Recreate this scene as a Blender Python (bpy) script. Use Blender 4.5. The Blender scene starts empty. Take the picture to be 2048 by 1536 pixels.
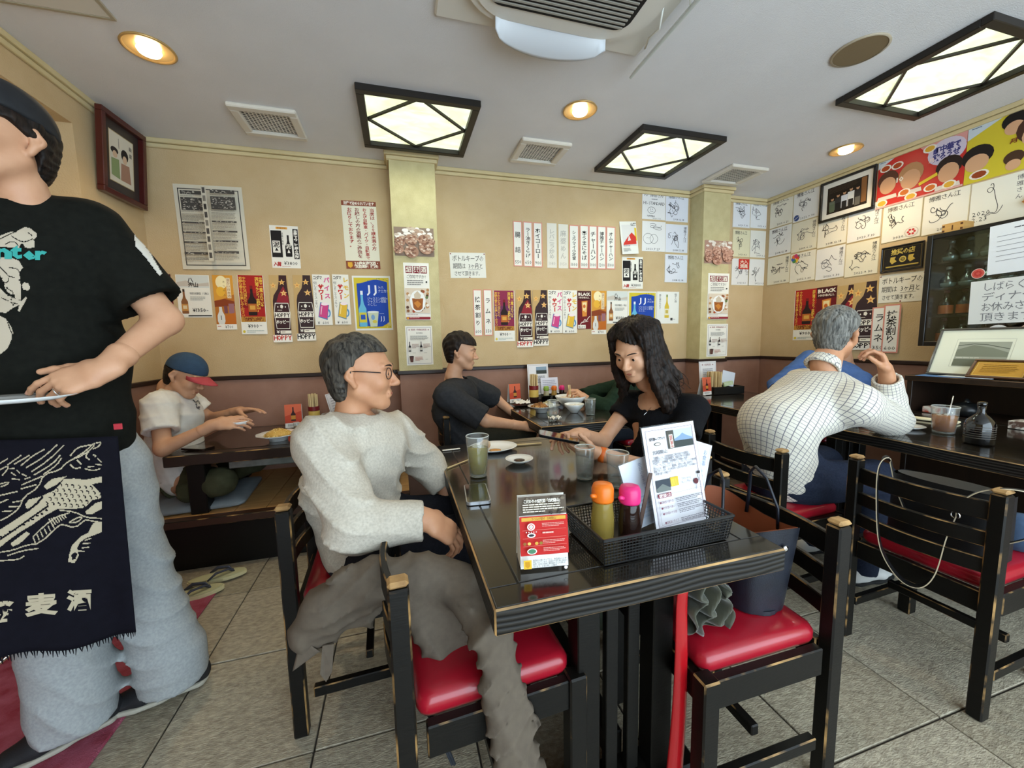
import bpy, math, random
import numpy as np
from mathutils import Vector, Matrix

# ---------------------------------------------------------------- camera, world, exposure
SC = bpy.context.scene
COL = SC.collection
CAM_H = 1.22
YAW, PITCH, ROLL, FPX = 15.9, 6.2, 1.2, 785.0
def _axes():
    y, p, r = (math.radians(v) for v in (YAW, PITCH, ROLL))
    f = Vector((math.sin(y) * math.cos(p), math.cos(y) * math.cos(p), -math.sin(p)))
    rt = Vector((math.cos(y), -math.sin(y), 0)); dn = f.cross(rt)
    r2 = math.cos(r) * rt + math.sin(r) * dn
    d2 = -math.sin(r) * rt + math.cos(r) * dn
    return r2, d2, f
AX_R, AX_D, AX_F = _axes()
cam_d = bpy.data.cameras.new('camera'); cam = bpy.data.objects.new('camera', cam_d)
COL.objects.link(cam); SC.camera = cam
cam_d.sensor_fit = 'HORIZONTAL'; cam_d.sensor_width = 36.0; cam_d.lens = 36.0 * FPX / 2048.0
cam_d.clip_start = 0.02
M = Matrix((AX_R, -AX_D, -AX_F)).transposed().to_4x4(); M.translation = (0, 0, CAM_H)
cam.matrix_world = M
W = bpy.data.worlds.new('world'); SC.world = W; W.use_nodes = True
W.node_tree.nodes['Background'].inputs[0].default_value = (0.72, 0.88, 1.0, 1)
W.node_tree.nodes['Background'].inputs[1].default_value = 2.25
SC.view_settings.view_transform = 'Standard'; SC.view_settings.look = 'None'
SC.view_settings.gamma = 1.0; SC.view_settings.use_curve_mapping = False
SC.view_settings.exposure = 1.42
DOWNLIGHT_W, PANEL_E, PANEL_W = 9.0, 0.46, 1.3

# measuring helpers: a picture position read onto a known real plane
def ray(px, py):
    return AX_R * ((px - 1024) / FPX) + AX_D * ((py - 768) / FPX) + AX_F
def on_z(px, py, z):
    d = ray(px, py); return d * ((z - CAM_H) / d.z) + Vector((0, 0, CAM_H))
def on_y(px, py, y):
    d = ray(px, py); return d * (y / d.y) + Vector((0, 0, CAM_H))
def on_x(px, py, x):
    d = ray(px, py); return d * (x / d.x) + Vector((0, 0, CAM_H))

# ---------------------------------------------------------------- helpers: tagging
def link(o, parent=None):
    COL.objects.link(o)
    if parent is not None: o.parent = parent
    return o
def tag(o, label, cat, group=None, kind=None):
    o['label'] = label; o['category'] = cat
    if group: o['group'] = group
    if kind: o['kind'] = kind
    return o
def thing(name, label, cat, loc=(0, 0, 0), rotz=0.0, group=None, mat=None):
    o = bpy.data.objects.new(name, None); link(o)
    o.empty_display_size = 0.05
    if mat is not None: o.matrix_world = mat
    else: o.location = loc; o.rotation_euler = (0, 0, rotz)
    return tag(o, label, cat, group)
def dup(root, mat=None, loc=None, rotz=None, label=None, group=None):
    r = root.copy(); COL.objects.link(r)
    if mat is not None: r.matrix_world = mat
    if loc is not None: r.location = loc
    if rotz is not None: r.rotation_euler = (0, 0, rotz)
    if label: r['label'] = label
    if group: r['group'] = group
    for ch in root.children:
        c = ch.copy(); COL.objects.link(c); c.parent = r
        for g in ch.children:
            d = g.copy(); COL.objects.link(d); d.parent = c
    return r

# ---------------------------------------------------------------- helpers: materials
def lin(c):
    if isinstance(c, str):
        c = c.lstrip('#'); c = [int(c[i:i + 2], 16) / 255 for i in (0, 2, 4)]
        c = [v / 12.92 if v <= 0.04045 else ((v + 0.055) / 1.055) ** 2.4 for v in c]
    return (c[0], c[1], c[2], 1.0)
MATS = {}
def mat(name, color='808080', rough=0.6, metal=0.0, color2=None, scale=20.0, contrast=1.0, bump=0.0, bscale=60.0,
        emit=None, estr=0.0, trans=0.0, ior=1.45, coat=0.0, stretch=(1, 1, 1), spec=0.5, sss=0.0, alpha=1.0, detail=4.0, coords='Object', sheen=0.0, shift=0.0):
    if name in MATS: return MATS[name]
    m = bpy.data.materials.new(name); m.use_nodes = True; MATS[name] = m
    nt = m.node_tree; N = nt.nodes; L = nt.links
    b = N['Principled BSDF']
    b.inputs['Base Color'].default_value = lin(color); b.inputs['Roughness'].default_value = rough
    b.inputs['Metallic'].default_value = metal; b.inputs['IOR'].default_value = ior
    b.inputs['Specular IOR Level'].default_value = spec
    b.inputs['Transmission Weight'].default_value = trans; b.inputs['Coat Weight'].default_value = coat
    b.inputs['Coat Roughness'].default_value = 0.08; b.inputs['Alpha'].default_value = alpha
    if sheen: b.inputs['Sheen Weight'].default_value = sheen
    if sss:
        b.inputs['Subsurface Weight'].default_value = sss; b.inputs['Subsurface Radius'].default_value = (0.01, 0.004, 0.002)
    if emit: b.inputs['Emission Color'].default_value = lin(emit); b.inputs['Emission Strength'].default_value = estr
    if color2 or bump:
        tc = N.new('ShaderNodeTexCoord'); mp = N.new('ShaderNodeMapping'); mp.inputs['Scale'].default_value = stretch
        L.new(tc.outputs[coords], mp.inputs[0])
    if color2:
        n = N.new('ShaderNodeTexNoise'); n.inputs['Scale'].default_value = scale; n.inputs['Detail'].default_value = detail
        L.new(mp.outputs[0], n.inputs['Vector'])
        r = N.new('ShaderNodeValToRGB'); e = r.color_ramp.elements
        e[0].position = 0.5 + shift - 0.25 / contrast; e[1].position = 0.5 + shift + 0.25 / contrast
        e[0].color = lin(color); e[1].color = lin(color2)
        L.new(n.outputs['Fac'], r.inputs[0]); L.new(r.outputs[0], b.inputs['Base Color'])
    if bump:
        n2 = N.new('ShaderNodeTexNoise'); n2.inputs['Scale'].default_value = bscale; n2.inputs['Detail'].default_value = 5
        L.new(mp.outputs[0], n2.inputs['Vector'])
        bp = N.new('ShaderNodeBump'); bp.inputs['Strength'].default_value = bump; bp.inputs['Distance'].default_value = 0.01
        L.new(n2.outputs['Fac'], bp.inputs['Height']); L.new(bp.outputs[0], b.inputs['Normal'])
    return m
def flat(hexc, rough=0.7):
    return mat('print_' + hexc + ('' if rough == 0.7 else str(rough)), hexc, rough, spec=0.3)

# ---------------------------------------------------------------- helpers: meshes
class MB:
    """collects shapes; build() links them as ONE mesh object"""
    def __init__(s): s.v = []; s.f = []; s.m = []; s.sm = []
    def add(s, vs, fs, mi=0, smooth=False):
        o = len(s.v); s.v.extend([tuple(p) for p in vs])
        for f in fs:
            s.f.append(tuple(i + o for i in f)); s.m.append(mi); s.sm.append(smooth)
        return s
    def box(s, c, size, mi=0, ch=0.0, em=None, R=None):
        """box, optionally with chamfered edges in their own material"""
        hx, hy, hz = (v / 2 for v in size); c = Vector(c)
        T = (lambda p: c + (R @ Vector(p) if R is not None else Vector(p)))
        if not ch:
            vs = [T((x * hx, y * hy, z * hz)) for x in (-1, 1) for y in (-1, 1) for z in (-1, 1)]
            fs = [(0, 1, 3, 2), (4, 6, 7, 5), (0, 4, 5, 1), (2, 3, 7, 6), (0, 2, 6, 4), (1, 5, 7, 3)]
            return s.add(vs, fs, mi)
        em = mi if em is None else em
        h = (hx, hy, hz); idx = {}; vs = []
        for ax in range(3):
            for sx in (-1, 1):
                for sy in (-1, 1):
                    for sz in (-1, 1):
                        sg = (sx, sy, sz)
                        p = [sg[k] * (h[k] - (0 if k == ax else ch)) for k in range(3)]
                        idx[(ax, sx, sy, sz)] = len(vs); vs.append(T(p))
        o = len(s.v); s.v.extend([tuple(p) for p in vs])
        def face(keys, m_):
            ids = [idx[k] for k in keys]
            a, b_, d = (Vector(vs[i]) for i in ids[:3])
            cen = sum((Vector(vs[i]) for i in ids), Vector()) / len(ids)
            if (b_ - a).cross(d - a).dot(cen - c) < 0: ids = ids[::-1]
            s.f.append(tuple(i + o for i in ids)); s.m.append(m_); s.sm.append(False)
        for ax in range(3):
            o1, o2 = [k for k in range(3) if k != ax]
            for sg in (-1, 1):
                ks = []
                for a_, b_ in ((-1, -1), (1, -1), (1, 1), (-1, 1)):
                    q = [0, 0, 0]; q[ax] = sg; q[o1] = a_; q[o2] = b_; ks.append((ax, *q))
                face(ks, mi)
            for a_ in (-1, 1):
                for b_ in (-1, 1):
                    q1 = [0, 0, 0]; q1[o1] = a_; q1[o2] = b_; q1[ax] = -1
                    q2 = list(q1); q2[ax] = 1
                    face([(o1, *q1), (o1, *q2), (o2, *q2), (o2, *q1)], em)
        for sx in (-1, 1):
            for sy in (-1, 1):
                for sz in (-1, 1):
                    face([(k, sx, sy, sz) for k in range(3)], em)
        return s
    def lathe(s, prof, c=(0, 0, 0), n=24, mi=0, smooth=True, R=None, cap0=True, cap1=True, mis=None):
        """profile [(r, z)...] spun about z"""
        c = Vector(c); vs = []; fs = []
        for r, z in prof:
            for i in range(n):
                a = 2 * math.pi * i / n; p = Vector((r * math.cos(a), r * math.sin(a), z))
                vs.append(c + (R @ p if R is not None else p))
        o = len(s.v); s.v.extend([tuple(p) for p in vs])
        for j in range(len(prof) - 1):
            mj = mi if mis is None else mis[j]
            for i in range(n):
                k = (i + 1) % n
                s.f.append((o + j * n + i, o + j * n + k, o + (j + 1) * n + k, o + (j + 1) * n + i)); s.m.append(mj); s.sm.append(smooth)
        if cap0: s.f.append(tuple(o + i for i in reversed(range(n)))); s.m.append(mi if mis is None else mis[0]); s.sm.append(False)
        if cap1: s.f.append(tuple(o + (len(prof) - 1) * n + i for i in range(n))); s.m.append(mi if mis is None else mis[-1]); s.sm.append(False)
        return s
    def tube(s, path, r, n=8, mi=0, smooth=True, flatten=1.0, up=None):
        """swept tube; r a number or one per point; flatten squeezes the section along its second axis"""
        P = [Vector(p) for p in path]; k = len(P)
        rr = r if isinstance(r, (list, tuple)) else [r] * k
        vs = []; prev = Vector(up) if up is not None else None
        for i in range(k):
            t = (P[min(i + 1, k - 1)] - P[max(i - 1, 0)]).normalized()
            if prev is None:
                prev = t.orthogonal().normalized()
            u = (prev - t * prev.dot(t))
            u = u.normalized() if u.length > 1e-6 else t.orthogonal().normalized()
            prev = u; w = t.cross(u)
            for j in range(n):
                a = 2 * math.pi * j / n
                vs.append(P[i] + u * (math.cos(a) * rr[i]) + w * (math.sin(a) * rr[i] * flatten))
        fs = [(i * n + j, i * n + (j + 1) % n, (i + 1) * n + (j + 1) % n, (i + 1) * n + j) for i in range(k - 1) for j in range(n)]
        fs += [tuple(reversed(range(n))), tuple((k - 1) * n + j for j in range(n))]
        return s.add(vs, fs, mi, smooth)
    def prism(s, outline, z0, z1, mi=0, side=None, T=None):
        """2-D outline extruded along z; T maps the local point"""
        T = T or (lambda p: p); n = len(outline); side = mi if side is None else side
        vs = [T(Vector((x, y, z0))) for x, y in outline] + [T(Vector((x, y, z1))) for x, y in outline]
        s.add(vs, [tuple(reversed(range(n))), tuple(range(n, 2 * n))], mi)
        o = len(s.v) - 2 * n
        for i in range(n):
            k = (i + 1) % n; s.f.append((o + i, o + k, o + n + k, o + n + i)); s.m.append(side); s.sm.append(False)
        return s
    def grid(s, fn, nu, nv, mi=0, smooth=True, thick=0.0, closed_u=False):
        """surface fn(u, v) with optional thickness along its normal"""
        g = [[Vector(fn(i / nu, j / nv)) for j in range(nv + 1)] for i in range(nu + 1)]
        def idx(i, j): return i * (nv + 1) + j
        vs = [p for row in g for p in row]
        fs = [(idx(i, j), idx(i + 1, j), idx(i + 1, j + 1), idx(i, j + 1)) for i in range(nu) for j in range(nv)]
        if thick:
            nn = []
            for i in range(nu + 1):
                for j in range(nv + 1):
                    a = g[min(i + 1, nu)][j] - g[max(i - 1, 0)][j]; b = g[i][min(j + 1, nv)] - g[i][max(j - 1, 0)]
                    q = a.cross(b); nn.append(q.normalized() if q.length > 1e-9 else Vector((0, 0, 1)))
            k = len(vs); vs = vs + [p - q * thick for p, q in zip(vs, nn)]
            fs += [tuple(reversed([x + k for x in f])) for f in fs]
            edge = [idx(i, 0) for i in range(nu + 1)] + [idx(nu, j) for j in range(1, nv + 1)] + [idx(i, nv) for i in range(nu - 1, -1, -1)] + [idx(0, j) for j in range(nv - 1, 0, -1)]
            for a in range(len(edge)):
                e0, e1 = edge[a], edge[(a + 1) % len(edge)]; fs.append((e1, e0, e0 + k, e1 + k))
        return s.add(vs, fs, mi, smooth)
    def mesh(s, name, mats):
        me = bpy.data.meshes.new(name); me.from_pydata(s.v, [], s.f)
        for m_ in (mats if isinstance(mats, (list, tuple)) else [mats]): me.materials.append(m_)
        me.polygons.foreach_set('material_index', s.m); me.polygons.foreach_set('use_smooth', s.sm)
        me.update(); return me
    def build(s, name, mats, parent=None, loc=None):
        o = bpy.data.objects.new(name, s.mesh(name, mats)); link(o, parent)
        if loc is not None: o.location = loc
        return o
def struct(name, mb, mats, parent=None):
    o = mb.build(name, mats, parent)
    if parent is None: o['kind'] = 'structure'
    return o
def rot(ax, deg): return Matrix.Rotation(math.radians(deg), 3, ax)
def frame_m(o, right, up):
    r = Vector(right).normalized(); u = Vector(up).normalized(); n = r.cross(u)
    m_ = Matrix((r, u, n)).transposed().to_4x4(); m_.translation = o; return m_

# ---------------------------------------------------------------- materials used all over
M_WALL = mat('wallpaper_tan', 'cdb48c', 0.85, color2='c2a77c', scale=6, contrast=0.8, bump=0.25, bscale=140)
M_WALLP = mat('wallpaper_pillar', 'cdc193', 0.85, color2='bdb083', scale=14, contrast=1.0, bump=0.2, bscale=140)
M_WAIN = mat('wainscot_brown', 'a07a68', 0.75, color2='926c5b', scale=9, bump=0.1, bscale=200)
M_RAIL = mat('dark_rail', '2b1c16', 0.4)
M_CORN = mat('cornice_cream', 'd8c79c', 0.55, color2='cbb888', scale=3)
M_CEIL = mat('ceiling_paper', 'e2e1e2', 0.9, color2='dad9da', scale=3, bump=0.25, bscale=220)
M_BLACK = mat('black_lacquer', '0b0a08', 0.42, color2='12100d', scale=30, stretch=(1, 1, 6), bump=0.05, bscale=40, spec=0.28)
M_WORN = mat('worn_edge', '14110d', 0.5, color2='a8824f', scale=11, contrast=3.0, spec=0.3, shift=0.07)
M_WORNB = mat('bare_wood_end', '7a5a35', 0.6, color2='c29a62', scale=22, contrast=1.0)
M_TOP = mat('table_gloss_top', '17140f', 0.16, color2='221c15', scale=5, stretch=(1, 8, 1), coat=0.6)
M_RED = mat('red_vinyl', 'a31626', 0.3, color2='8f1020', scale=3, bump=0.06, bscale=30, coat=0.3)
M_CHROME = mat('chrome', 'd8d8d8', 0.2, 1.0)
M_WHITE = mat('white_plastic', 'dcdcd4', 0.4)
M_PORC = mat('porcelain', 'e9eceb', 0.15, coat=0.5)
M_GLASS = mat('clear_glass', 'ffffff', 0.02, trans=1.0, ior=1.45)
M_PAPER = mat('white_paper', 'e6e3db', 0.7, spec=0.2)
def thin_glass(name, tint='f4f8f6', gloss=0.08, milk=0.0, milkc='ffffff'):
    m = bpy.data.materials.new(name); m.use_nodes = True; nt = m.node_tree; N = nt.nodes; L = nt.links
    N.remove(N['Principled BSDF']); t = N.new('ShaderNodeBsdfTransparent'); t.inputs[0].default_value = lin(tint)
    g = N.new('ShaderNodeBsdfGlossy'); g.inputs['Roughness'].default_value = 0.03
    fr = N.new('ShaderNodeLayerWeight'); fr.inputs[0].default_value = 0.5
    pw = N.new('ShaderNodeMath'); pw.operation = 'POWER'; pw.inputs[1].default_value = 4.0; L.new(fr.outputs['Facing'], pw.inputs[0])
    mr = N.new('ShaderNodeMath'); mr.operation = 'MULTIPLY_ADD'; mr.inputs[1].default_value = 0.45; mr.inputs[2].default_value = gloss; L.new(pw.outputs[0], mr.inputs[0])
    mx = N.new('ShaderNodeMixShader'); L.new(mr.outputs[0], mx.inputs[0])
    L.new(t.outputs[0], mx.inputs[1]); L.new(g.outputs[0], mx.inputs[2]); L.new(mx.outputs[0], N['Material Output'].inputs[0])
    if milk:
        d = N.new('ShaderNodeBsdfDiffuse'); d.inputs[0].default_value = lin(milkc); m2 = N.new('ShaderNodeMixShader'); m2.inputs[0].default_value = milk
        L.new(t.outputs[0], m2.inputs[1]); L.new(d.outputs[0], m2.inputs[2]); L.new(m2.outputs[0], mx.inputs[1])
    return m
M_THIN = thin_glass('tumbler_glass', 'fbfdfc', 0.07, 0.05); M_PANE = thin_glass('cabinet_pane', 'e8efec', 0.05); M_SLEEVE = thin_glass('plastic_sleeve', 'f2f4f4', 0.02)
M_DARKMETAL = mat('dark_metal', '2a2622', 0.4, 0.6)
# ---------------------------------------------------------------- the room
YW, XL, XR, ZC, YB = 3.27, -1.58, 3.66, 2.589, -1.6     # back wall, left wall, right wall, ceiling, open front
RAIL = 1.0
PX0, PX1, PYF = -0.005, 0.32, 3.09                      # pillar by the platform
QX0, QX1, QYF = 2.73, 3.03, 3.09                        # pillar by the autographs
PLY, PLZ, PLX1 = 2.42, 0.30, 0.02                       # raised platform

M_TILE = mat('stone_tile', '857b6a', 0.33, color2='bbb19b', scale=42, contrast=1.1, bump=0.45, bscale=110, stretch=(1, 2.2, 1), detail=6)
M_TILE2 = mat('stone_tile_dark', '7b7160', 0.35, color2='ada38d', scale=46, contrast=1.1, bump=0.45, bscale=100, stretch=(1, 2.2, 1), detail=6)
def stains(m, col='c9ccc6', at=0.70):
    nt = m.node_tree; N = nt.nodes; L = nt.links; bs = N['Principled BSDF']; old = bs.inputs['Base Color'].links[0].from_socket
    tc = N.new('ShaderNodeTexCoord'); gm = N.new('ShaderNodeNewGeometry'); n = N.new('ShaderNodeTexNoise'); n.inputs['Scale'].default_value = 3.1; n.inputs['Detail'].default_value = 8; n.inputs['Roughness'].default_value = 0.62
    L.new(gm.outputs['Position'], n.inputs['Vector']); r = N.new('ShaderNodeValToRGB'); r.color_ramp.elements[0].position = at; r.color_ramp.elements[1].position = at + 0.05
    L.new(n.outputs['Fac'], r.inputs[0]); mx = N.new('ShaderNodeMix'); mx.data_type = 'RGBA'; L.new(r.outputs[0], mx.inputs[0]); L.new(old, mx.inputs[6]); mx.inputs[7].default_value = lin(col); L.new(mx.outputs[2], bs.inputs['Base Color'])
stains(M_TILE); stains(M_TILE2)
M_GROUT = mat('grout', '37312a', 0.9)
floor = struct('floor', MB().box(((XL + XR) / 2, (YB + YW) / 2, -0.056), (XR - XL, YW - YB, 0.1)), M_GROUT)
ts = 0.4775
tm = [MB().box((0, 0, 0), (ts - 0.006, ts - 0.006, 0.012), ch=0.0018).mesh('floor_tile', mm) for mm in (M_TILE, M_TILE2)]
random.seed(4)
for i in range(-6, 8):
    for j in range(-5, 6):
        x0 = 0.170 + i * ts; y0 = 0.714 + j * ts
        if x0 + ts < XL or x0 > XR or y0 + ts < YB + 0.1 or y0 > PLY + 0.3: continue
        if x0 < PLX1 - 0.3 and y0 > PLY: continue
        cx0, cx1 = max(x0, XL), min(x0 + ts, XR)
        o = bpy.data.objects.new('floor_tile', tm[random.random() < 0.4]); link(o, floor)
        o.location = ((cx0 + cx1) / 2, y0 + ts / 2, -0.006 + random.uniform(-0.0008, 0.0008)); o.scale = ((cx1 - cx0) / ts, 1, 1)
        o.rotation_euler = (0, 0, random.choice((0, math.pi)))
# floor continues under the tables at the back
for i in range(0, 8):
    for j in range(4, 6):
        x0 = 0.170 + i * ts; y0 = 0.714 + j * ts
        if y0 <= PLY + 0.3: continue
        cx1 = min(x0 + ts, XR); cy1 = min(y0 + ts, YW)
        o = bpy.data.objects.new('floor_tile', tm[(i + j) % 2]); link(o, floor)
        o.location = ((x0 + cx1) / 2, (y0 + cy1) / 2, -0.006); o.scale = ((cx1 - x0) / ts, (cy1 - y0) / ts, 1)

struct('ceiling', MB().box(((XL + XR) / 2, (YB + YW) / 2, ZC + 0.05), (XR - XL + 0.2, YW - YB + 0.2, 0.1)), M_CEIL)
b = MB()
b.box(((XL + XR) / 2, YW + 0.06, (RAIL + ZC) / 2), (XR - XL + 0.2, 0.12, ZC - RAIL), 0)
b.box(((XL + XR) / 2, YW + 0.055, RAIL / 2), (XR - XL + 0.2, 0.11, RAIL), 1)
wall_back = struct('wall_back', b, [M_WALL, M_WAIN])
# left wall with a window recess high above the platform end
RY0, RY1, RZ0, RZ1 = -0.4, 2.725, 1.35, 2.40
b = MB()
def lw(y0, y1, z0, z1, mi=0, t=0.14, dx=0.0): b.box((XL - t / 2 - dx, (y0 + y1) / 2, (z0 + z1) / 2), (t, y1 - y0, z1 - z0), mi)
lw(RY1, YW, RAIL, ZC); lw(YB, RY0, RAIL, ZC); lw(RY0, RY1, RZ1, ZC); lw(RY0, RY1, RAIL, RZ0); lw(YB, YW, 0, RAIL, 1)
lw(RY0, RY1, RZ0, RZ1, 0, 0.04, 0.20)
b.box((XL - 0.19, RY1 + 0.02, (RZ0 + RZ1) / 2), (0.1, 0.04, RZ1 - RZ0 + 0.08)); b.box((XL - 0.19, RY0 - 0.02, (RZ0 + RZ1) / 2), (0.1, 0.04, RZ1 - RZ0 + 0.08))
b.box((XL - 0.19, (RY0 + RY1) / 2, RZ1 + 0.02), (0.1, RY1 - RY0, 0.04)); b.box((XL - 0.19, (RY0 + RY1) / 2, RZ0 - 0.02), (0.1, RY1 - RY0, 0.04))
wall_left = struct('wall_left', b, [M_WALL, M_WAIN])
b = MB()
b.box((XR + 0.06, (YB + YW) / 2, (RAIL + ZC) / 2), (0.12, YW - YB, ZC - RAIL), 0)
b.box((XR + 0.055, (YB + YW) / 2, RAIL / 2), (0.11, YW - YB, RAIL), 1)
wall_right = struct('wall_right', b, [M_WALL, M_WAIN])
# street side: unseen wall added on the left to keep daylight to the right
struct('wall_front', MB().box(((XL - 0.55) / 2, YB - 0.06, ZC / 2), (-0.55 - XL, 0.12, ZC)), M_WALL)
def pillar(name, x0, x1, yf):
    b = MB()
    b.box(((x0 + x1) / 2, (yf + YW) / 2, (RAIL + ZC) / 2), (x1 - x0, YW - yf, ZC - RAIL), 0)
    b.box(((x0 + x1) / 2, (yf + 0.004 + YW) / 2, RAIL / 2), (x1 - x0 - 0.006, YW - yf - 0.004, RAIL), 1)
    return struct(name, b, [M_WALLP, M_WAIN])
pillar('pillar_1', PX0, PX1, PYF)
pillar('pillar_2', QX0, QX1, QYF)
# cornice and chair rail run round walls and pillars
runs = [(XL, YW), (PX0, YW), (PX0, PYF), (PX1, PYF), (PX1, YW), (QX0, YW), (QX0, QYF), (QX1, QYF), (QX1, YW), (XR, YW)]
def trim_run(b, p, q, z, h, d, mi=0, ch=0.004):
    (x0, y0), (x1, y1) = p, q
    if abs(y0 - y1) < 1e-6: b.box(((x0 + x1) / 2, y0 - d / 2, z), (abs(x1 - x0) + (2 * d if y0 < YW else 0), d, h), mi, ch)
    else: b.box((x0 + (d / 2 if x0 in (PX1, QX1) else -d / 2), (y0 + y1) / 2, z), (d, abs(y1 - y0), h), mi, ch)
b = MB(); r_ = MB()
for p, q in zip(runs, runs[1:]):
    trim_run(b, p, q, ZC - 0.014, 0.028, 0.030); trim_run(b, p, q, ZC - 0.043, 0.026, 0.018)
    trim_run(r_, p, q, RAIL, 0.030, 0.016, 0, 0.005)
for x, sg in ((XL, 1), (XR, -1)):
    b.box((x + sg * 0.015, (YB + YW) / 2, ZC - 0.014), (0.030, YW - YB, 0.028), 0, 0.004); b.box((x + sg * 0.009, (YB + YW) / 2, ZC - 0.043), (0.018, YW - YB, 0.026), 0, 0.004)
    r_.box((x + sg * 0.008, (YB + YW) / 2, RAIL), (0.016, YW - YB, 0.030), 0, 0.005)
struct('trim_1', b, M_CORN); struct('trim_2', r_, M_RAIL)

# ---------------------------------------------------------------- raised platform with boards
M_BOARD = mat('platform_board', 'c59a63', 0.45, color2='b0844f', scale=5, contrast=1.2, stretch=(1, 9, 1), bump=0.05)
plat = thing('raised_platform', 'low raised seating platform of honey wood with black front along the wall', 'platform')
MB().box(((XL + PLX1) / 2, (PLY + 0.05 + YW) / 2, PLZ / 2 - 0.02), (PLX1 - XL, YW - PLY - 0.05, PLZ - 0.04)).build('base', M_BLACK, plat)
MB().box(((XL + PLX1) / 2, PLY + 0.03, PLZ - 0.021), (PLX1 - XL, 0.06, 0.044), 0, 0.004, 1).build('edge_rail', [mat('edge_wood', '3a251a', 0.4), M_WORN], plat)
nb = 10; bw = (PLX1 - XL) / nb
bm_ = MB().box((0, 0, 0), (bw - 0.003, YW - PLY - 0.06, 0.02), ch=0.0015).mesh('board', M_BOARD)
for i in range(nb):
    o = bpy.data.objects.new('board', bm_); link(o, plat); o.location = (XL + (i + 0.5) * bw, (PLY + 0.06 + YW) / 2, PLZ - 0.0105)
# red mat on the floor beside the platform
M_MAT = mat('red_carpet', '8b2c3e', 0.95, color2='a8566a', scale=18, contrast=1.3, bump=0.6, bscale=300)
o = MB().box((-1.245, 0.75, 0.006), (0.62, 2.9, 0.012), 0, 0.004).build('floor_mat', M_MAT)
tag(o, 'worn dark red carpet mat lying along the floor under the standing server', 'mat')

# ---------------------------------------------------------------- ceiling fixtures
M_PFRAME = mat('panel_frame', '1b1611', 0.45)
def emit_glass():
    m = mat('lit_marbled_glass', 'e9f2cf', 0.4)
    nt = m.node_tree; N = nt.nodes; L = nt.links; bs = N['Principled BSDF']
    tc = N.new('ShaderNodeTexCoord'); n = N.new('ShaderNodeTexNoise'); n.inputs['Scale'].default_value = 5; n.inputs['Detail'].default_value = 6; n.inputs['Distortion'].default_value = 1.2
    mp = N.new('ShaderNodeMapping'); mp.inputs['Scale'].default_value = (1, 2.2, 1)
    L.new(tc.outputs['Object'], mp.inputs[0]); L.new(mp.outputs[0], n.inputs['Vector'])
    r = N.new('ShaderNodeValToRGB'); r.color_ramp.elements[0].position = 0.3; r.color_ramp.elements[1].position = 0.65
    r.color_ramp.elements[0].color = lin('d6d8a0'); r.color_ramp.elements[1].color = lin('eefadf')
    L.new(n.outputs['Fac'], r.inputs[0]); L.new(r.outputs[0], bs.inputs['Emission Color']); bs.inputs['Emission Strength'].default_value = PANEL_E
    return m
M_LIT = emit_glass()
def light_panel(x0, y0, x1, y1, label):
    cx, cy, w, d = (x0 + x1) / 2, (y0 + y1) / 2, x1 - x0, y1 - y0
    t = thing('ceiling_light_panel', label, 'ceiling light', (cx, cy, ZC), group='square lattice light panels on the ceiling')
    fw = 0.042
    for k, (px, py, sx, sy) in enumerate(((0, d / 2 - fw / 2, w, fw), (0, -d / 2 + fw / 2, w, fw), (w / 2 - fw / 2, 0, fw, d - 2 * fw), (-w / 2 + fw / 2, 0, fw, d - 2 * fw))):
        MB().box((px, py, -0.018), (sx, sy, 0.036), 0, 0.003).build('frame_bar', M_PFRAME, t)
    iw, idp = w / 2 - fw, d / 2 - fw
    for a, b_ in (((0, idp), (iw, 0)), ((iw, 0), (0, -idp)), ((0, -idp), (-iw, 0)), ((-iw, 0), (0, idp))):
        a, b_ = Vector((*a, -0.012)), Vector((*b_, -0.012)); L_ = (b_ - a).length; ang = math.degrees(math.atan2(b_.y - a.y, b_.x - a.x))
        MB().box((a + b_) / 2, (L_, 0.014, 0.012), R=rot('Z', ang)).build('lattice_bar', M_PFRAME, t)
    def pane(pts): MB().prism(pts, -0.0055, -0.0025).build('pane', M_LIT, t)
    g = 0.006
    pane([(0, idp - g), (iw - g, 0), (0, -idp + g), (-iw + g, 0)][::-1])
    for sx in (-1, 1):
        for sy in (-1, 1):
            p = [(sx * iw, sy * idp), (sx * iw, sy * g), (sx * g, sy * idp)]
            pane(p if sx * sy < 0 else p[::-1])
            l = bpy.data.lights.new('panel_lamp', 'SPOT'); l.energy = PANEL_W; l.color = (0.93, 1.0, 0.86); l.spot_size = math.radians(170); l.spot_blend = 1.0; l.shadow_soft_size = 0.05
            lo = bpy.data.objects.new('panel_lamp', l); link(lo, t); lo.location = (sx * iw * 0.5, sy * idp * 0.5, -0.06)
    return t
light_panel(-0.155, 2.346, 0.52, 2.99, 'square ceiling light with black diamond lattice nearest the papered pillar over the platform')
light_panel(1.573, 2.334, 2.238, 2.992, 'square ceiling light with black diamond lattice above the long-haired woman by the back wall')
light_panel(2.53, 1.195, 3.21, 1.84, 'square ceiling light with black diamond lattice close to the red poster wall')

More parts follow.
